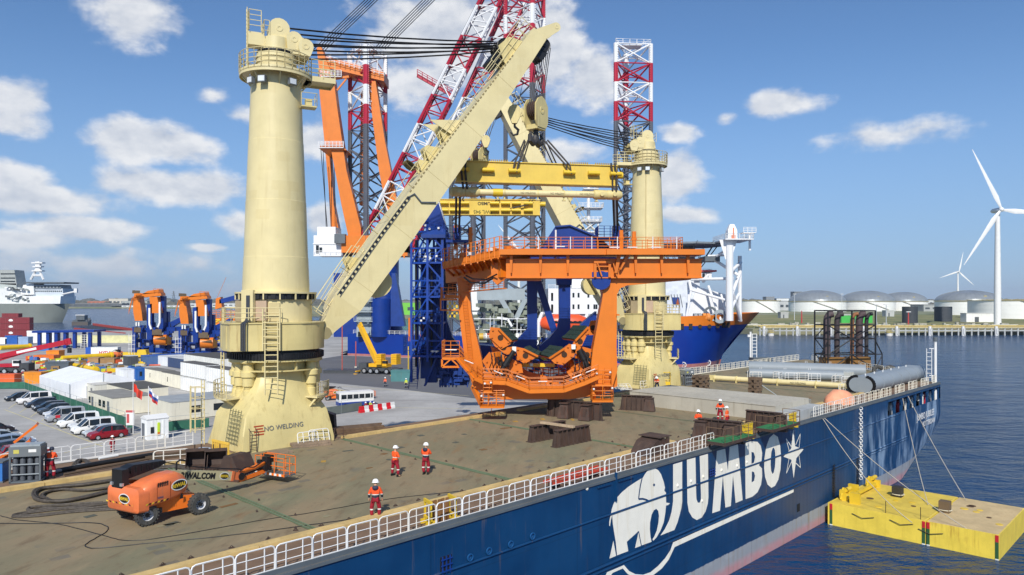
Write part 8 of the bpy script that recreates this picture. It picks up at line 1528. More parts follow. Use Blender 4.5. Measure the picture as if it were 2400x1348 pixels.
 # tent
tn=thing('marquee_tent', 'large white gabled marquee tent on the quay', 'tent', gp(163, 936), UA); W_, L, e, a=11, 21, 2.7, 4.3; TC=paint('eceef2', .55, .05, 0, .15, .4, dirtc='b4b8c0')
for x0, x1, z0, z1 in ((0, W_/2, e, a), (W_/2, W_, a, e)):
 for j in range(5):mb=MB(); y0, y1=L*j/5+.04, L*(j+1)/5-.04; mb.ext([(x0, y0, z0), (x1, y0, z1), (x1, y1, z1), (x0, y1, z0)], (0, 0, .05)); part('roof_panel', mb, TC, tn, smooth=0)
for j in range(5):mb=MB(); mb.bx(-.03, .03, L*j/5+.06, L*(j+1)/5-.06, 0, e); part('wall_panel', mb, TC, tn, smooth=0)
for x0, x1 in ((0, W_/2), (W_/2, W_)):mb=MB(); mb.ext([(x0+.05, .02, 0), (x1-.05, .02, 0), (x1-.05, .02, a if x1==W_/2 else e), (x0+.05, .02, e if x0==0 else a)], (0, .05, 0)); part('gable_panel', mb, TC, tn, smooth=0)
mb=MB()
for x, h in ((0, e), (W_/2, a), (W_, e)):mb.beam((x, -.03, 0), (x, -.03, h), .1, .08)
part('frame_post', mb, GRY, tn, smooth=0)
# fences
def fence(pts, h, label, solidm, name='mesh_fence'):
 P=[V(p)for p in pts]; t=thing(name, label, 'fence', P[0])
 for a, b in zip(P[:-1], P[1:]):
  n=max(1, int((b-a).length/3.4))
  for j in range(n):
   c, d=a.lerp(b, j/n)-P[0], a.lerp(b, (j+1)/n)-P[0]; mb=MB(); mb.beam(c+V((0, 0, h*.36)), d+V((0, 0, h*.36)), .03, h*.62); part('mesh_panel', mb, solidm, t, smooth=0); mb=MB(); mb.tube(c, c+V((0, 0, h)), .03, n=5); mb.tube(c+V((0, 0, h)), d+V((0, 0, h)), .02, n=4); part('post', mb, GRY, t)
GM=paint('2f6a55', .8, .2, 0, .25, .8, dirtc='1f4a3c')
fence([gp(-12, 912), gp(58, 912), gp(140, 944), gp(312, 1008)], 2.1, 'long green mesh fence along the car park', GM); fence([gp(392, 1012), gp(490, 1002)], 2.0, 'green mesh fence behind the white hut', GM); fence([gp(752, 978), gp(800, 970), gp(848, 962)], 2.0, 'grey mesh fence right of the near crane foot', paint('6a726e', .8))
# flags, notice board
def flag(px, y0, y1, stripes, label):
 b=gp(px, y1); h=(y1-y0)/FPX*b.y; t=thing('flag_pole', label, 'flag', b, 0, 'flag poles'); mb=MB(); mb.tube((0, 0, 0), (0, 0, h), .06, .04, 8); part('pole', mb, WHT, t)
 n=len(stripes)
 for k2, c in enumerate(stripes):
  mb=MB(); g=lambda i, v:V((.08+1.1*i/6*(1-.15*v), .25*math.sin(i*1.4), h-.2-1.1*v-1.2*i/6))
  for i in range(6):mb.add([g(i, k2/n), g(i+1, k2/n), g(i+1, (k2+1)/n), g(i, (k2+1)/n)], [(0, 1, 2, 3)])
  part('flag_cloth', mb, paint(c, .7, .1), t, smooth=60)
flag(312, 895, 1016, ('e0452e', 'd8402c', 'c8443c'), 'white pole with an orange red flag beside the hut'); flag(348, 905, 1030, ('e8eaf0', '2f4f9c', 'c83a34'), 'white pole with a white, blue and red flag before the hut')
t=thing('notice_board', 'white notice board with red heading left of the flag poles', 'notice board', gp(305, 1014)); mb=MB(); mb.bx(-.55, .55, -.03, .03, 1.0, 3.0); part('board', mb, WHT, t, smooth=0); mb=MB(); mb.bx(-.55, .55, -.045, -.03, 2.7, 3.0); mb.bx(-.45, -.1, -.045, -.03, 1.3, 2.5); part('print', mb, paint('c85a5a'), t, smooth=0); mb=MB(); mb.bx(-.5, -.4, -.03, .03, 0, 1); mb.bx(.4, .5, -.03, .03, 0, 1); part('leg', mb, GRY, t, smooth=0); mb=MB(); mb.box((0, -.5, .35), (.9, .5, .7)); part('grit_bin', mb, GRYD, t, smooth=0)
# --- vehicles
mb=MB(); mb.lathe([(0, -.1), (.32, -.11), (.335, -.05), (.335, .05), (.32, .11), (0, .1)], n=18, axis=(0, 1, 0)); CT=to_mesh('tyre', mb, BLK); mb=MB(); mb.lathe([(0, -.115), (.2, -.115), (.215, -.09)], n=14, axis=(0, 1, 0)); mb.lathe([(0, .115), (.2, .115), (.215, .09)], n=14, axis=(0, 1, 0)); CRM=to_mesh('rim', mb, CHROME)
KIND={'hatch':(4.25, 1.78, [(-2.1, .78), (-1.75, .9), (1.0, .92), (1.9, .72), (2.1, .6)], [(-1.95, .92, .93), (-1.55, 1.38, 1), (-.2, 1.47, 1), (.55, 1.32, 1), (1.15, .93, .94)]), 'suv':(4.5, 1.86, [(-2.2, .9), (-1.9, 1.02), (1.0, 1.03), (1.95, .88), (2.2, .7)], [(-2.05, 1.04, .94), (-1.7, 1.52, 1), (-.1, 1.63, 1), (.55, 1.5, 1), (1.15, 1.05, .94)]), 'van':(5.1, 1.95, [(-2.5, 1.05), (-2.4, 1.12), (1.35, 1.1), (2.25, .95), (2.5, .65)], [(-2.46, 1.1, .97), (-2.3, 1.88, .97), (-1, 1.95, 1), (.8, 1.92, 1), (1.75, 1.1, .96)]), 'wagon':(4.7, 1.82, [(-2.3, .8), (-2.1, .9), (1.0, .9), (2.1, .7), (2.3, .58)], [(-2.2, .92, .94), (-1.9, 1.36, 1), (-.2, 1.46, 1), (.5, 1.34, 1), (1.25, .92, .94)])}
def car(px, py, kind, col, label, heading=UA+math.pi, cat='car', group='cars parked on the quay', roofc=None, dark=True):
 L, W_, low, top=KIND[kind]; b=gp(px, py); t=thing('parked_'+('van' if kind=='van' else 'car'), label, cat, b, heading, group); hw=W_/2; m=paint(col, .25, .04, 0, .04, .5)
 S_=lambda x:1-.12*max(0, (abs(x)-L*.36)/(L*.14))**2
 mb=MB(); mb.loft([[V((x, -hw*S_(x)*f, z*h+(1-h)*.22))for f, h in ((.9, 0), (1, .2), (1.0, .75), (.93, 1))]+[V((x, hw*S_(x)*f, z*h+(1-h)*.22))for f, h in ((.93, 1), (1.0, .75), (1, .2), (.9, 0))]for x, z in low]); part('body', mb, m, t, smooth=50)
 zb_=lambda x:lerpt(x, low)-.02
 mb=MB(); mb.loft([[V((x, -hw*.92*S_(x), zb_(x))), V((x, -hw*.76*f, z)), V((x, hw*.76*f, z)), V((x, hw*.92*S_(x), zb_(x)))]for x, z, f in top]); part('window', mb, GLASS, t, smooth=30)
 mb=MB(); P=[p for p in top if p[1]>low[2][1]+.25]; mb.loft([[V((x, -hw*.79, z-.06)), V((x, -hw*.74, z+.025)), V((x, hw*.74, z+.025)), V((x, hw*.79, z-.06))]for x, z, f in P]); part('roof', mb, paint(roofc, .3)if roofc else m, t, smooth=60)
 mb=MB(); (x0, z0, _), (x1, z1, _)=top[-1], top[-2]
 for s_ in (-1, 1):
  mb.beam((x0, s_*hw*.9, z0), (x1, s_*hw*.77, z1), .07, .06);
  for xp in ((-.25, )if kind!='van' else (.75, -.55)):mb.beam((xp, s_*hw*.93, zb_(xp)), (xp-.05, s_*hw*.78, lerpt(xp, [(a_, b_)for a_, b_, _ in top])), .1, .05, (0, 1, 0))
  mb.beam((top[0][0], s_*hw*.9, zb_(top[0][0])), (top[1][0], s_*hw*.77, top[1][1]), .16, .08)
 part('pillar', mb, m, t, smooth=0)
 if kind=='van':
  for s_ in (-1, 1):mb=MB(); mb.ext([(-2.42, s_*hw*.925, 1.1), (-1.9, s_*hw*.925, 1.1), (-1.9, s_*hw*.79, 1.86), (-2.3, s_*hw*.79, 1.86)], (0, s_*.02, 0)); part('rear_panel', mb, m, t, smooth=0)
 for s_ in (-1, 1):
  mb=MB(); mb.box((L*.455, s_*hw*.68, .68 if kind!='van' else .85), (.2, .36, .14)); part('headlight', mb, paint('e4e8ea', .1), t, smooth=0); mb=MB(); mb.box((-L*.485, s_*hw*.74, .8), (.12, .2, .2)); part('tail_light', mb, paint('a01820', .2), t, smooth=0)
  mb=MB(); mb.box((.95, s_*hw*1.06, low[2][1]+.06), (.12, .18, .12)); part('mirror', mb, m, t, smooth=0)
  for x in (L*.3, -L*.3):o=put('wheel', CT, t, (x, s_*(hw-.1), .335)); put('rim', CRM, o)
 mb=MB(); mb.box((L*.485, 0, .36), (.1, hw*1.5, .2)); part('bumper', mb, BLK, t, smooth=0); return t
A=UA+math.pi
car(48, 938, 'wagon', '20262e', 'black estate car at the far end of the row, alone left of the red one'); car(80, 945, 'van', 'ece9e8', 'white van with a red front, second from the far end', cat='van'); car(96, 953, 'wagon', '2a3444', 'dark blue car parked right of the red fronted van'); car(116, 961, 'wagon', '1e2630', 'black car fourth from the far end of the row'); car(128, 969, 'suv', '3c4652', 'dark grey car left of the silver compact'); car(140, 976, 'hatch', 'c9cdd2', 'silver compact car left of the grey van')
g=car(153, 986, 'van', '9a9ea4', 'grey passenger van with a red square on its door', cat='van'); mb=MB(); mb.bx(.9, 1.5, .985, 1.0, .65, 1.05); part('red_sticker', mb, paint('d02a3a'), g, smooth=0)
car(184, 999, 'van', 'f0f0ee', 'left white minibus with a black bumper', cat='van'); car(202, 1004, 'hatch', 'd4d8dc', 'silver car squeezed between the two white minibuses'); car(219, 1014, 'van', 'f0f0ee', 'right white minibus with a black bumper', cat='van'); car(238, 1021, 'hatch', 'b8c0c8', 'silver hatchback beside the dark red car'); car(252, 1027, 'suv', '8a1422', 'dark red car with a black roof nearest the hut', roofc='16181c')
for px, py, k2, c, lb in ((-12, 1015, 'hatch', '2a2228', 'black and red car cut by the left edge'), (2, 1034, 'wagon', 'a9b4bc', 'silver car behind the pale blue one, left lot'), (30, 1045, 'wagon', '7c92ae', 'pale blue car in the left lot'), (38, 1058, 'wagon', '33465e', 'dark blue car in the left lot'), (58, 1069, 'wagon', '8c1a26', 'dark red car in the left lot above the gas rack'), (72, 1082, 'hatch', '3a3e44', 'dark grey car in the left lot nearest the ship rail')):car(px, py, k2, c, lb, heading=UA-.0, group='cars in the left lot')
def mobile_crane(loc, rz, chc, col, label, boom, axles, cw=None, signs=None):
 t=thing('mobile_crane', label, 'mobile crane', loc, rz, 'mobile cranes on the quay'); L=1.75*axles+2
 mb=MB(); mb.bx(-L/2, L/2, -1.25, 1.25, .8, 1.5); mb.bx(L/2-2.2, L/2, -1.25, 1.25, 1.5, 2.6)if not cw else mb.bx(-L/2, -L/2+2.2, -1.25, 1.25, 1.5, 2.6); part('chassis', mb, paint(chc, .5, .1, 0, .2), t, smooth=0)
 for i in range(axles):
  for s_ in (-1, 1):x=-L/2+1.6+i*1.75+(.9 if i>=axles/2 else 0); o=put('wheel', CT, t, (x, s_*1.15, .72)); o.scale=(2.1, 2.4, 2.1); put('rim', CRM, o)
 for x in (-L/2+.3, L/2-.4):mb=MB(); mb.bx(x-.15, x+.15, -3.0, 3.0, .5, .8); mb.bx(x-.4, x+.4, -3.4, -2.8, 0, .12); mb.bx(x-.4, x+.4, 2.8, 3.4, 0, .12); part('outrigger', mb, paint(col, .5), t, smooth=0)
 m=paint(col, .4, .08, 0, .15); mb=MB(); mb.bx(-2.6, 2.4, -1.2, 1.2, 1.7, 2.5); part('superstructure', mb, m, t, smooth=0); mb=MB(); mb.bx(.8, 2.4, -1.5, -.6, 2.0, 3.4); cb=part('cab', mb, m if cw else WHT, t, smooth=0); mb=MB(); mb.bx(1.0, 2.42, -1.52, -.8, 2.6, 3.3); part('window', mb, GLASS, cb, smooth=0)
 a, b=V(boom[0]), V(boom[1]); d=b-a; mb=MB(); mb.beam(a, b, .95, 1.15); part('boom', mb, m, t, smooth=0); mb=MB(); mb.beam(a.lerp(b, .55), b+d*.03, .75, .9); mb.beam(b, b+d.normalized()*1.4, .5, 1.5); part('boom_head', mb, m, t, smooth=0)
 mb=MB(); mb.beam(a.lerp(b, .05)-V((0, 0, 1.2)), a.lerp(b, .5)-V((0, 0, .4)), .4, .45); part('luffing_ram', mb, m, t, smooth=0)
 for c_ in cw or ():mb=MB(); [mb.box(V(c_)+V((0, 0, .42*j)), (1.5, 2.2, .36))for j in range(6)]; part('counterweight', mb, m, t, smooth=0)
 if signs:mb=MB(); mb.beam(a.lerp(b, .42)+V((0, -.49, 0)), a.lerp(b, .66)+V((0, -.49, 0)), .03, .55); part('white_marking', mb, WHT, t, smooth=0)
 mb=MB(); p=b+d.normalized(); mb.tube(p, p-V((0, 0, 1.6)), .05, n=4); mb.box(p-V((0, 0, 2.2)), (.7, .7, 1.2)); part('hook_block', mb, BLK, t, smooth=0); return t
mobile_crane(gp(30, 876), R(2), '3c4044', 'b01a30', 'red telescopic mobile crane with its boom lowered toward the right', ((-7, 0, 3.4), (12.5, 0, 7.6)), 4, signs='CRANES'); mobile_crane(gp(892, 876), R(-20), '4a4e52', 'eeb420', 'yellow telescopic mobile crane before the blue jack-up hull', ((-1.0, 0, 3.0), (-7.2, 3, 10.8)), 5, cw=((.6, -1, 2.6), (4.2, 0, 2.6)))
# --- two grippers standing on yellow beams
def mini(px, py, label):
 b=gp(px, py); t=thing('pile_gripper', label, 'gripper', b, 0, 'grippers standing on the quay'); k2=b.y/FPX; f=lambda x, y, Y=0:V(((x-px)*k2, Y, (py-y)*k2*1.0)); rr=random.Random(5)
 def pl(nm, pts, Y, d, m):mb=MB(); mb.ext([f(px+x, y, Y)for x, y in pts], (0, d, 0)); part(nm, mb, m, t, smooth=0)
 o=py-842
 Q=lambda *p:[(x, y+o)for x, y in p]
 pl('base_beam', Q((-62, 828), (-2, 832), (-2, 842), (-62, 838)), -3, 2, YEL); pl('base_beam', Q((-10, 836), (66, 834), (66, 842), (-10, 842)), 6, 2, YEL); pl('base_beam', Q((-24, 822), (-6, 822), (-2, 838), (-28, 838)), -4, 2, YEL)
 for x0, x1, y0, y1, Y in ((-52, -44, 770, 832, 0), (-58, -48, 768, 820, 6), (12, 22, 760, 832, 4), (40, 50, 770, 832, 8), (-20, -10, 760, 830, 2), (-4, 14, 735, 780, 5)):pl('frame_column', Q((x0, y0), (x1, y0), (x1, y1), (x0, y1)), Y, 1.6, BLU)
 for p in (((-56, 775), (56, 770), (56, 780), (-56, 786)), ((-56, 800), (56, 804), (56, 812), (-56, 808)), ((-20, 770), (30, 818), (20, 822), (-28, 776)), ((-50, 820), (60, 822), (60, 834), (-50, 832)), ((26, 760), (62, 742), (62, 752), (30, 772))):pl('frame_beam', Q(*p), 3, 1.6, BLU)
 pl('mast', Q((-18, 718), (-6, 716), (-6, 800), (-18, 800)), 0, 1.5, BLU); pl('mast', Q((6, 698), (16, 698), (16, 770), (4, 790)), 2, 1.5, BLU)
 for P in (((-12, 726), (-8, 726), (-8, 764), (-12, 764)), ((-12, 764), (-8, 764), (-4, 775), (-8, 776)), ((12, 712), (16, 712), (16, 760), (12, 760)), ((12, 760), (16, 760), (10, 775), (6, 774)), ((-42, 759), (-39, 759), (-39, 768), (-42, 768)), ((-36, 759), (-33, 759), (-33, 768), (-36, 768))):pl('white_duct', Q(*P), -.6, .5, WHT)
 for P, m in ((((-50, 700), (-36, 702), (-30, 735), (-28, 756), (-46, 756), (-50, 735)), ORG), (((-12, 700), (6, 700), (14, 738), (-8, 738)), ORG), (((-48, 692), (14, 690), (16, 697), (-48, 703)), ORG), (((-16, 686), (10, 682), (12, 690), (-30, 694)), ORG)):pl('claw', Q(*P), 0, 3, m)
 for x, y, w_, h_ in ((-44, 686, 18, 6), (-40, 772, 16, 10), (2, 776, 22, 12), (6, 790, 26, 8)):mb=MB(); mb.ext([f(px+x, y+o, -2), f(px+x+w_, y+o+1, -2), f(px+x+w_+5, y+o+h_, -3.4), f(px+x+5, y+o+h_, -3.4)], (0, 0, .2)); part('roller_pad', mb, paint('5a4c3a', .8, .2), t, smooth=0)
 mb=MB(); c=f(px+8, 800+o, -2); mb.cyl(c, 1.6, 3.5, 14, (1, .2, 0)); part('motor_housing', mb, ORG, t); pl('housing_box', Q((22, 794), (36, 792), (36, 812), (22, 812)), -2, 3, paint('f0a018'))
 mb=MB(); mb.rail([f(px-58, 740+o, -.5), f(px-50, 710+o, -.5), f(px-30, 700+o, -.5)], 1.2, 3, .06); mb.rail([f(px+0, 690+o, -.5), f(px+20, 690+o, -.5)], 1.2, 3, .06); part('walkway_rail', mb, ORG, t)
 mb=MB()
 for x in (-44, -38, -32):mb.tube(f(px+x, 785+o, -4), f(px+x, 832+o, -4), .07, n=4)
 for y in (790, 800, 810, 820):mb.tube(f(px-46, y+o, -4), f(px-30, y+o, -4), .06, n=4)
 part('scaffold', mb, WHT, t);
 for j in range(26):mb=MB(); mb.box(f(px+rr.uniform(-50, 50), rr.uniform(775, 832)+o, rr.uniform(-2, 3)), (rr.uniform(.4, 1.8), 1, rr.uniform(.3, 1.4))); part('machinery', mb, BLU, t, smooth=0)
 return t
mini(362, 838, 'orange and blue gripper standing on yellow beams, left of the pair'); mini(470, 845, 'orange and blue gripper standing on yellow beams, right of the pair')
t=thing('crane_machinery', 'orange machinery and blue boom partly hidden behind the near crane', 'machinery', gp(520, 800)); k2=t.location.y/FPX
for P, m, nm in ((((-24, 745), (30, 745), (30, 775), (-20, 775)), ORG, 'deck_frame'), (((-14, 700), (-4, 696), (0, 720), (-16, 725)), ORG, 'boom_heel'), (((-6, 702), (60, 684), (60, 696), (-6, 712)), BLU, 'boom'), (((-30, 760), (-24, 760), (14, 800), (4, 800)), BLU, 'brace')):mb=MB(); mb.ext([V((x*k2, 0, (800-y)*k2))for x, y in P], (0, 3, 0)); part(nm, mb, m, t, smooth=0)
mb=MB(); mb.rail([V((-24*k2, 0, 55*k2)), V((30*k2, 0, 55*k2))], 3, 4, .12, 2); mb.tube(V((-12*k2, 0, 100*k2)), V((10*k2, 0, 150*k2)), .08); part('rail', mb, ORG, t); mb=MB(); b4=[V((x*k2, y, 0))for x, y in ((-34, 0), (-4, 0), (-4, 4), (-34, 4))]; mb.bays(b4, [p+V((0, 0, 50*k2))for p in b4], 3, .3, 'x'); part('yellow_lattice', mb, YEL, t)
# --- blue gantry, pipes, loose gear
t=thing('steel_gantry', 'long blue flat roofed steel gantry left of the grippers', 'gantry', gp(155, 816)); k2=t.location.y/FPX
for P in (((-72, 36), (72, 38), (72, 43), (-72, 41)), ):mb=MB(); mb.ext([V((x*k2, -2, z*k2))for x, z in P], (0, 8, 0)); part('roof', mb, BLU, t, smooth=0)
for x in (-58, -38, -18, 2, 24, 60):mb=MB(); mb.beam((x*k2, -1, 0), (x*k2, -1, 37*k2), 1.1, .9, (0, 1, 0)); mb.beam((x*k2, 5, 0), (x*k2, 5, 37*k2), 1.1, .9, (0, 1, 0)); part('post', mb, BLU, t, smooth=0)
mb=MB(); mb.rail([V((40*k2, -1.5, 0)), V((56*k2, -1.5, 0))], 5, 6, .08, 1.2); part('scaffold', mb, WHT, t)
def lump(px, py, dx, dy, dz, c, name, label, cat, rz=0.0, rr_=None):
 t=thing(name, label, cat, gp(px, py), rz, 'gear lying on the quay'); mb=MB(); mb.bx(-dx/2, dx/2, -dy/2, dy/2, 0, dz); part('body', mb, paint(c, .6, .12, .05, .2), t, smooth=0); mb=MB(); mb.bx(-dx/2-.05, dx/2+.05, -dy/2-.05, dy/2+.05, dz*.86, dz+.04); part('rim', mb, paint(c, .5), t, smooth=0)
for a in ((105, 822, 4, 2, 1.2, '2f6fb8', 'truck_body', 'blue box below the maroon stack', 'box'), (60, 808, 4, 3, 3.2, '8fa8c8', 'truck_body', 'pale blue box beside the maroon stack', 'box'), (32, 806, 5, 3, 3.4, '1f5aa8', 'truck_body', 'bright blue box beside the maroon stack', 'box'), (10, 806, 4, 3, 2.6, 'eceef0', 'truck_body', 'white van body at the left edge', 'box'), (85, 803, 6, 3, 5, 'e8e8ea', 'tank_stack', 'white tanks behind the blue gantry', 'tank'), (112, 803, 7, 3, 5, 'e2e4e6', 'tank_stack', 'white stack inside the blue gantry', 'tank'), (85, 898, 3.6, 2.4, 2.4, 'e08a1c', 'skip_bin', 'orange ribbed skip left of the tent', 'skip'), (140, 866, 6, 2.4, 2, '55606a', 'skip_bin', 'dark grey skip before the tent', 'skip'), (225, 851, 3, 3, 1.6, 'a8845c', 'wooden_crate', 'left brown wooden crate by the yellow pipe', 'crate'), (258, 851, 4, 3, 1.4, '9a7850', 'wooden_crate', 'right brown wooden crate by the yellow pipe', 'crate'), (255, 803, 26, 4, 3.0, 'd6d2a0', 'flat_barge', 'pale yellow ribbed pontoon left of the grippers', 'pontoon'), (110, 843, 6, 3, 1.4, 'e0701c', 'skip_bin', 'orange box under the red crane boom', 'box'), (130, 836, 4, 3, 2, 'e8861c', 'skip_bin', 'orange bin right of the red crane boom', 'box'), (820, 873, 12, 5, .7, '45484c', 'steel_mats', 'dark stacked steel mats left of the yellow crane', 'mats'), (942, 893, 4.5, 2.4, 2.4, '4a7f80', 'skip_bin', 'teal open skip right of the yellow crane', 'skip'), (18, 896, 4.5, 2.4, 1.8, 'e0622c', 'lift_body', 'orange lift body at the left edge behind the fence', 'lift')):lump(*a)
def yp(a, b, r, lb, c='e8c020'):a, b=gp(*a)+V((0, 0, 1)), gp(*b)+V((0, 0, 1)); mb=MB(); mb.tube((0, 0, 0), b-a, r, n=12); mb.cyl((b-a)*.97-V((0, 0, 0)), r*1.3, .6, 12, b-a); solo('steel_pipe', mb, paint(c, .5, .1, .1), lb, 'pipe', a, None, 'pipes lying on the quay')
yp((145, 848), (262, 840), .75, 'long yellow pipe lying right of the red crane'); yp((160, 862), (225, 876), .6, 'yellow pipe behind the tent'); yp((0, 822), (70, 818), .8, 'yellow pipes at the left edge'); yp((0, 888), (62, 890), .25, 'pale boom lying behind the green fence', 'd8c89a')
def lift2(px, py, c, lb, s_=1.0, rz=0.0):
 t=copy_tree(lift, gp(px, py), rz, lb); t.scale=(s_, s_, s_); return t
lift2(274, 838, 0, 'small distant orange boom lift beside the white lettered container', .9, R(150)); lift2(785, 937, 0, 'orange boom lift on the quay right of the near crane foot', .85, R(20))
# bus, water filled barriers
b=gp(832, 953); t=thing('crew_bus', 'small white and blue crew bus behind the red and white barriers', 'bus', b, R(28)); mb=MB(); mb.bx(-2.9, 2.9, -1.05, 1.05, .9, 2.6); part('body', mb, WHT, t, smooth=0); mb=MB(); mb.bx(-2.95, 2.95, -1.08, 1.08, .35, .95); part('skirt', mb, paint('24408c', .4), t, smooth=0); mb=MB(); mb.bx(-2.7, 2.7, -1.1, 1.1, 1.5, 2.2); mb.bx(-2.96, 2.96, -.9, .9, 1.4, 2.3); part('window', mb, GLASS, t, smooth=0)
for j in range(6):mb=MB(); x=-2.7+j*1.0; mb.bx(x, x+.12, -1.12, 1.12, 1.4, 2.3); part('pillar', mb, WHT, t, smooth=0)
for x in (-1.9, 1.9):
 for s_ in (-1, 1):put('wheel', CT, t, (x, s_*1.0, .38))
a, b=gp(842, 968), gp(924, 956)
for j in range(8):
 p=a.lerp(b, (j+.5)/8); mb=MB(); l=(b-a).length/8*.94; mb.loft([[V((x*l/2, y*w_, z))for x, y in ((-1, -1), (1, -1), (1, 1), (-1, 1))]for z, w_ in ((0, .32), (.3, .3), (.45, .16), (1.0, .13))]); solo('water_barrier', mb, [paint('d01c26', .4, .05), WHT][j%2], '%s plastic water barrier, %s from the left in the line'%(('red', 'white')[j%2], ('first', 'second', 'third', 'fourth', 'fifth', 'sixth', 'seventh', 'eighth')[j]), 'barrier', p, math.atan2(b.y-a.y, b.x-a.x), 'red and white barriers')
pole(803, 640, 880, 'b85048', 'thin red lamp post in front of the blue hull', .14)if False else None
for px, y0, y1, lb in ((802, 745, 874, 'thin red lamp post left of the yellow crane'), (834, 800, 862, 'small red post behind the yellow crane boom'), (957, 812, 872, 'yellow post left of the blue stair tower')):
 p=gp(px, y1); h=(y1-y0)/FPX*p.y; t=thing('quay_post', lb, 'post', p); mb=MB(); mb.tube((0, 0, 0), (0, 0, h), .13, n=6); part('post', mb, paint('b8584a' if px<900 else 'd8b830', .5), t); mb=MB(); mb.box((0, 0, .2), (.6, .6, .4)); part('foot', mb, CONC, t, smooth=0)
rr=random.Random(77); mb=MB(); cols=['e8c020', 'd86030', 'b8b4a8', '6a7076', 'f0f0ec', '3a6ab0', '9a7a50', 'c8d838']
for j in range(230):
 p=gp(rr.uniform(60, 345), rr.uniform(842, 886)); mb.m=rr.randrange(8)
 if rr.random()<.3:a=rr.uniform(0, 3.1); mb.tube(p+V((0, 0, .2)), p+V((math.cos(a)*rr.uniform(2, 6), math.sin(a)*4, .2)), .18, n=5)
 else :mb.box(p+V((0, 0, .4)), (rr.uniform(.4, 2.4), rr.uniform(.4, 1.4), rr.uniform(.3, 1.3)), rr.random()*3)
o=put('scattered_gear', to_mesh('scattered_gear', mb, [paint(c, .7, .15)for c in cols], 0)); tag(o, 'small pipes, pallets and rigging gear scattered on the quay', kind='stuff')
mb=MB(); mb.m=0
for x0, y0, x1, y1 in [(20+26*i, 958+9.5*i, 46+26*i, 940+9.5*i)for i in range(8)]:a, b=gp(x0, y0), gp(x1, y1); mb.beam(a+V((0, 0, .006)), b+V((0, 0, .006)), .12, .004)
for x0, y0, x1, y1 in ((10, 960, 240, 1046), (560, 950, 1100, 958), (150, 1062, 330, 1015), (800, 905, 1100, 928)):a, b=gp(x0, y0), gp(x1, y1); mb.beam(a+V((0, 0, .006)), b+V((0, 0, .006)), .14, .004)
struct('quay_markings', mb, paint('cfc48a', .8, .2, 0, .5, .6, dirtc='8f8c88'), smooth=0)
# --- offshore ship and barges at the left
os_=thing('offshore_ship', 'grey hulled white offshore ship with a helideck at the far left', 'ship', (pt(60, 0, 690).x, 690, 0)); k2=690/FPX; X=lambda px:(px-60)*k2; Z=lambda py:HC+(HOR-py)*k2
def op(nm, pts, Y, d, m):mb=MB(); mb.ext([(X(x), Y, Z(y))for x, y in pts], (0, d, 0)); part(nm, mb, m, os_, smooth=0)
HG=paint('7c827c', .5, .1, .1, .3, .08); mb=MB(); mb.loft([[(X(x+(1-h)*s_), 12-14*w_, z)for h, z in ((0, -1), (.5, 8), (1, 18.2))]+[(X(x), 12+14*w_, 18.2)]for x, w_, s_ in ((-70, 1, 0), (40, 1, 0), (90, .9, -5), (120, .6, -12), (140, .2, -18), (147, .02, -20))], closed=False); part('hull', mb, HG, os_, smooth=30)
for P, Y, d, c in (([(-60, 712), (-60, 676), (14, 676), (34, 690), (60, 696), (66, 712)], 4, 22, 'e6e8e6'), ([(52, 712), (52, 694), (138, 694), (136, 712)], 3, 24, 'eceeee'), ([(66, 695), (66, 676), (136, 676), (138, 695)], 7, 18, 'c3ccd4'), ([(40, 690), (46, 668), (70, 664), (72, 690)], 5, 16, 'e9ebea'), ([(60, 676), (60, 667), (130, 667), (133, 676)], 6, 18, '9aa2a8'), ([(-40, 677), (-40, 664), (24, 664), (26, 677)], 8, 14, 'b4bab6')):op('superstructure', P, Y, d, paint(c, .5, .08, 0, .2, .1))
rr=random.Random(31)
for j in range(26):x=rr.uniform(8, 60); y=rr.uniform(672, 706); op('deck_module', [(x, y), (x, y-rr.uniform(2, 5)), (x+rr.uniform(3, 10), y-3), (x+6, y)], rr.uniform(1, 3), 3, paint(rr.choice(('f0f0ee', 'c8ccca', '9aa09c', '6c7274')), .6))
for j in range(14):op('window', [(72+j*4.6, 684), (74.6+j*4.6, 684), (74.6+j*4.6, 681), (72+j*4.6, 681)], 6.8, .3, GLASS)
for y in (640, 650, 658):op('window', [(-12, y), (22, y), (22, y+2.5), (-12, y+2.5)], 7.8, .3, GLASS)
op('crane_house', [(-20, 665), (-16, 632), (20, 632), (26, 668)], 8, 14, paint('a8aca8', .6)); op('helideck', [(52, 661), (148, 661), (146, 664), (55, 664)], 2, 24, GRYD)
mb=MB()
for a, b in (((56, 655), (68, 632)), ((86, 655), (76, 632)), ((60, 645), (82, 645)), ((66, 632), (80, 632))):mb.tube((X(a[0]), 10, Z(a[1])), (X(b[0]), 10, Z(b[1])), 1.1, n=6)
for y, w_ in ((634, 12), (624, 10), (615, 13)):mb.bx(X(73-w_), X(73+w_), 8, 13, Z(y+1.5), Z(y-1.5))
mb.bx(X(68), X(78), 9, 12, Z(634), Z(612)); part('radar_mast', mb, WHT, os_)
for j in range(9):op('window', [(62+j*8, 671), (67+j*8, 671), (67+j*8, 674), (62+j*8, 674)], 5.8, .3, GLASS)
text('ship_text', 'Boskalis', 3.2, paint('3a5a6c'), os_, (X(82), 9.8, Z(694)), (1, 0, 0)); mb=MB(); mb.tube((X(138), 5, Z(690)), (X(172), 4, Z(683)), .8); mb.box((X(172), 4, Z(681)), (3, 2, 4)); part('outrigger', mb, WHT, os_)
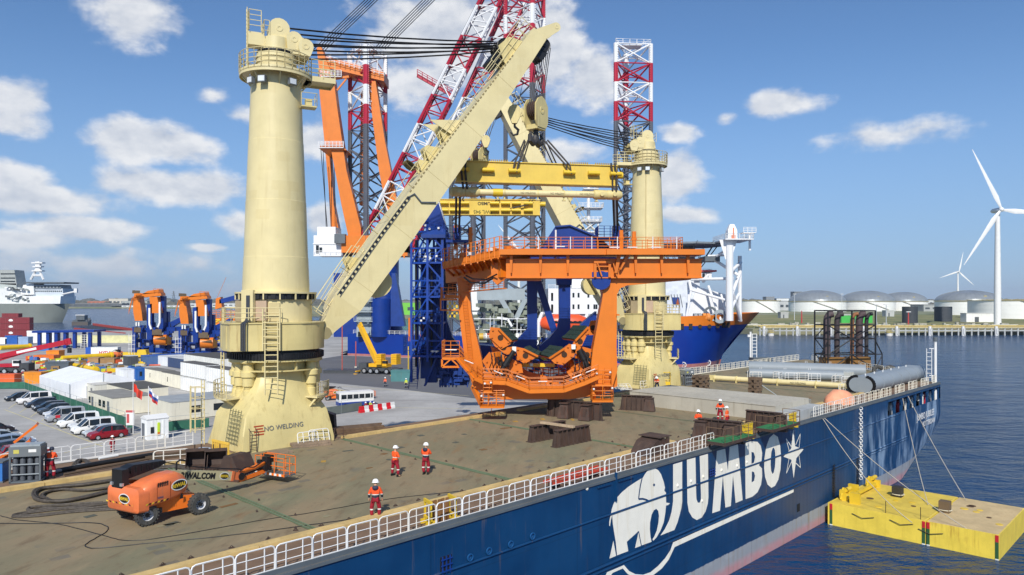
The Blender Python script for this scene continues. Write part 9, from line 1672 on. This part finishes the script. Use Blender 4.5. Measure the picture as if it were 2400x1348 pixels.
def barge(pts, zd, m, label, tm, d=8):P=[gp(x, y, 0)for x, y in pts]; c=P[0]; t=thing('cargo_barge', label, 'barge', c, 0, 'moored barges'); mb=MB(); mb.ext([p-c-V((0, 0, 1))for p in P], (0, 0, zd+1)); part('hull', mb, m, t, smooth=0); n=V((0, 0, zd+.01)); mb=MB(); q=[(p-c)*1.0 for p in P]; [mb.beam(q[i_].lerp(q[2 if i_<2 else 0], .06)+n+V((0, 0, .8)), q[(i_+1)%4].lerp(q[3 if i_==0 else (0 if i_==1 else (1 if i_==2 else 2))], .06)+n+V((0, 0, .8)), .8, 1.6)for i_ in (2, 0)]; part('coaming', mb, tm, t, smooth=0); return t
barge([(165, 782), (300, 799), (330, 786), (215, 768)], 2.2, BLK, 'long black barge with red coaming behind the blue gantry', paint('a83c34', .6)); bb2=barge([(168, 763), (206, 763), (214, 756), (178, 756)], 3, paint('5a5450', .6), 'dark grey barge with a wheelhouse beyond the black barge', GRYD); mb=MB(); mb.bx(2, 9, 3, 8, 4.6, 8.5); part('wheelhouse', mb, GRYD, bb2, smooth=0); mb=MB(); mb.bx(1.5, 9.5, 2.5, 8.5, 8.5, 9); part('wheelhouse_roof', mb, WHT, bb2, smooth=0)
# ================================================================== YELLOW PONTOON ALONGSIDE
pn=thing('yellow_pontoon', 'yellow pontoon of two joined units moored beside the blue hull', 'pontoon', S(69.4, 13, 0), UA); PY=paint('f0d452', .5, .1, .5, .35, .8, '9a5a20', 'b89a30', mul=.95); PT=paint('c9b184', .8, .14, .3, .35, .6, 'a86a30', '9a8350')
for y0, y1, nm in ((0, 5.25, 'outer_unit'), (5.35, 13.6, 'inner_unit')):mb=MB(); mb.bx(0, 10.7, y0, y1, -1.5, 2.05); part(nm, mb, PY, pn, smooth=0)
mb=MB(); mb.bx(.1, 10.6, .1, 5.2, 2.05, 2.056); part('bare_deck', mb, PT, pn, smooth=0); mb=MB(); mb.bx(.1, 10.6, 5.5, 13.4, 2.05, 2.056); part('yellow_deck', mb, paint('dcc04c', .6, .15, .4, .35, .5, 'a87030', 'a08a4a'), pn, smooth=0)
for y in (.15, 5.15, 5.5, 13.3):
 for z0, z1, c in ((.1, 1.45, '2f5a34'), (1.45, 2.0, 'c0202c'), (-.1, .1, 'e8e8e0')):mb=MB(); mb.bx(-.04, 0, y-.12, y+.12, z0, z1); part('draught_mark', mb, paint(c, .6), pn, smooth=0)
mb=MB()
for x0, y0 in ((2.5, 13.0), (9.0, 12.8)):
 mb.box((x0, y0, 2.5), (1.2, .5, .9)); mb.box((x0+.3, y0-.6, 2.4), (.4, .5, .7)); mb.cyl((x0-.8, y0-.3, 2.3), .35, 1.6, 12, (1, 0, 0)); mb.cyl((x0-.4, y0-.3, 3.0), .2, 1.0, 10, (1, 0, 0)); mb.beam((x0-.9, y0, 2.1), (x0-.2, y0, 3.1), .15, .2)
for x0, y0 in ((1.3, 11.6), (4.6, 12.9)):mb.box((x0, y0, 2.55), (.35, .9, 1.0))
mb.beam((2.8, 12.2, 2.5), (8.6, 12.2, 2.5), .25, .3); mb.beam((2.8, 12.5, 2.2), (8.6, 12.5, 2.2), .3, .2); part('connector_frame', mb, YEL, pn)
rr=random.Random(6)
for i in range(16):
 x, y=rr.uniform(1, 9.8), rr.uniform(.6, 12); mb=MB(); mb.cyl((x, y, 2.056), rr.uniform(.16, .34), .04, 14); part('deck_fitting', mb, YEL if i%3 else paint('5a4430', .8), pn)
for x, y, c, h in ((6.9, 9.6, '35322c', .95), (4.2, 4.9, '6f5c44', 1.0)):mb=MB(); mb.bx(x-.42, x+.42, y-.42, y+.42, 2.06, 2.06+h); part('bollard_block', mb, paint(c, .7, .2, .3), pn, smooth=0); mb=MB(); mb.path([(x+.55*math.cos(g), y+.55*math.sin(g), 2.3)for g in [i*math.pi/6 for i in range(12)]], .05, 5, closed=True); part('rope_turn', mb, paint('cfc6ae', .9), pn)
for y, z in ((11.4, 1.5), (8.2, 1.6), (5.9, 1.3)):mb=MB(); mb.path([(-.08, y, z), (-.12, y-.9, z-.25), (-.08, y-1.9, z)], .03, 5); part('fender_rope', mb, WIRE, pn)
for x, y in ((.2, 8.6), (.25, 5.8)):mb=MB(); mb.tube((x, y, 2.05), (x, y, 3.1), .03, n=5); part('stanchion', mb, BLK, pn)
# chain, pilot ladders, mooring lines
def link_chain(px, y0, y1, label, m, w=.22, name='chain'):
 u, z1=hullpt(px, y0); z0=hullpt(px, y1)[1]; t=thing(name, label, 'chain' if name=='chain' else 'ladder', S(u, sv(u, 9)-.14, z1), UA, 'chains and ladders on the hull'); n=int((z1-z0)/.24)
 for j in range(n):
  mb=MB(); z=-j*.24-.1; a=(w/2, 0)if j%2 else (0, w/2)
  if name=='chain':mb.path([V((a[0]*math.cos(g), a[1]*math.cos(g)-.04, z+.17*math.sin(g)))for g in [i*math.pi/4 for i in range(8)]], .035, 5, closed=True); part('chain_link', mb, m, t)
  else :mb.box((0, -.02, z), (w*1.6, .08, .07)); part('rung', mb, m, t, smooth=0)
 if name!='chain':
  for g in (-.15, .15):mb=MB(); mb.tube((g, -.02, 0), (g, -.02, z0-z1), .02, n=4); part('side_rope', mb, m, t)
link_chain(2013.5, 955, 1128, 'white painted heavy chain hanging down the blue hull', WHT, .34); link_chain(1951, 1088, 1165, 'black rope ladder above the left pontoon corner', BLK, .3, 'rope_ladder'); link_chain(2007, 1072, 1140, 'black rope ladder behind the white chain', BLK, .3, 'rope_ladder')
def line(a, b, sag, label, m=paint('b8b0a0', .9)):a, b=V(a), V(b); mb=MB(); mb.path([(a.lerp(b, i/12)-a)-V((0, 0, sag*4*(i/12)*(1-i/12)))for i in range(13)], .035, 5); solo('mooring_line', mb, m, label, 'rope', a, None, 'mooring lines to the pontoon', 60)
pw=lambda x, y, z=2.1:mat_of(pn)@V((x, y, z))
u_=upx(1926); line(S(u_, 27.0, 9.9), pw(0, 6.4, 1.7), .9, 'thick pale rope from the hull edge to the pontoon front'); line(S(u_+.4, 27.0, 9.9), pw(.1, 1.0, 1.4), .6, 'thin rope crossing the pontoon to its outer corner'); u_=93; line(S(u_, sv(u_, 9)-.1, 9.5), pw(5.5, 6.6), .4, 'thin rope from the quarter to the pontoon middle'); line(S(u_+2, sv(u_, 9)-.1, 9.6), pw(9.8, 4.5), .3, 'thin rope from the quarter to the far pontoon edge')
# ================================================================== HAZE
mb=MB(); mb.bx(-9500, 9500, -600, 9600, -3.2, 175); m, k=new_mat('haze_air'); k('ShaderNodeOutputMaterial', {1:k('ShaderNodeVolumePrincipled', {'Color':(.80, .88, 1, 1), 'Density':.00006, 'Anisotropy':.1}).outputs[0]})
tag(put('haze', to_mesh('haze', mb, m, 0)), kind='stuff', label='thin bluish harbour haze')
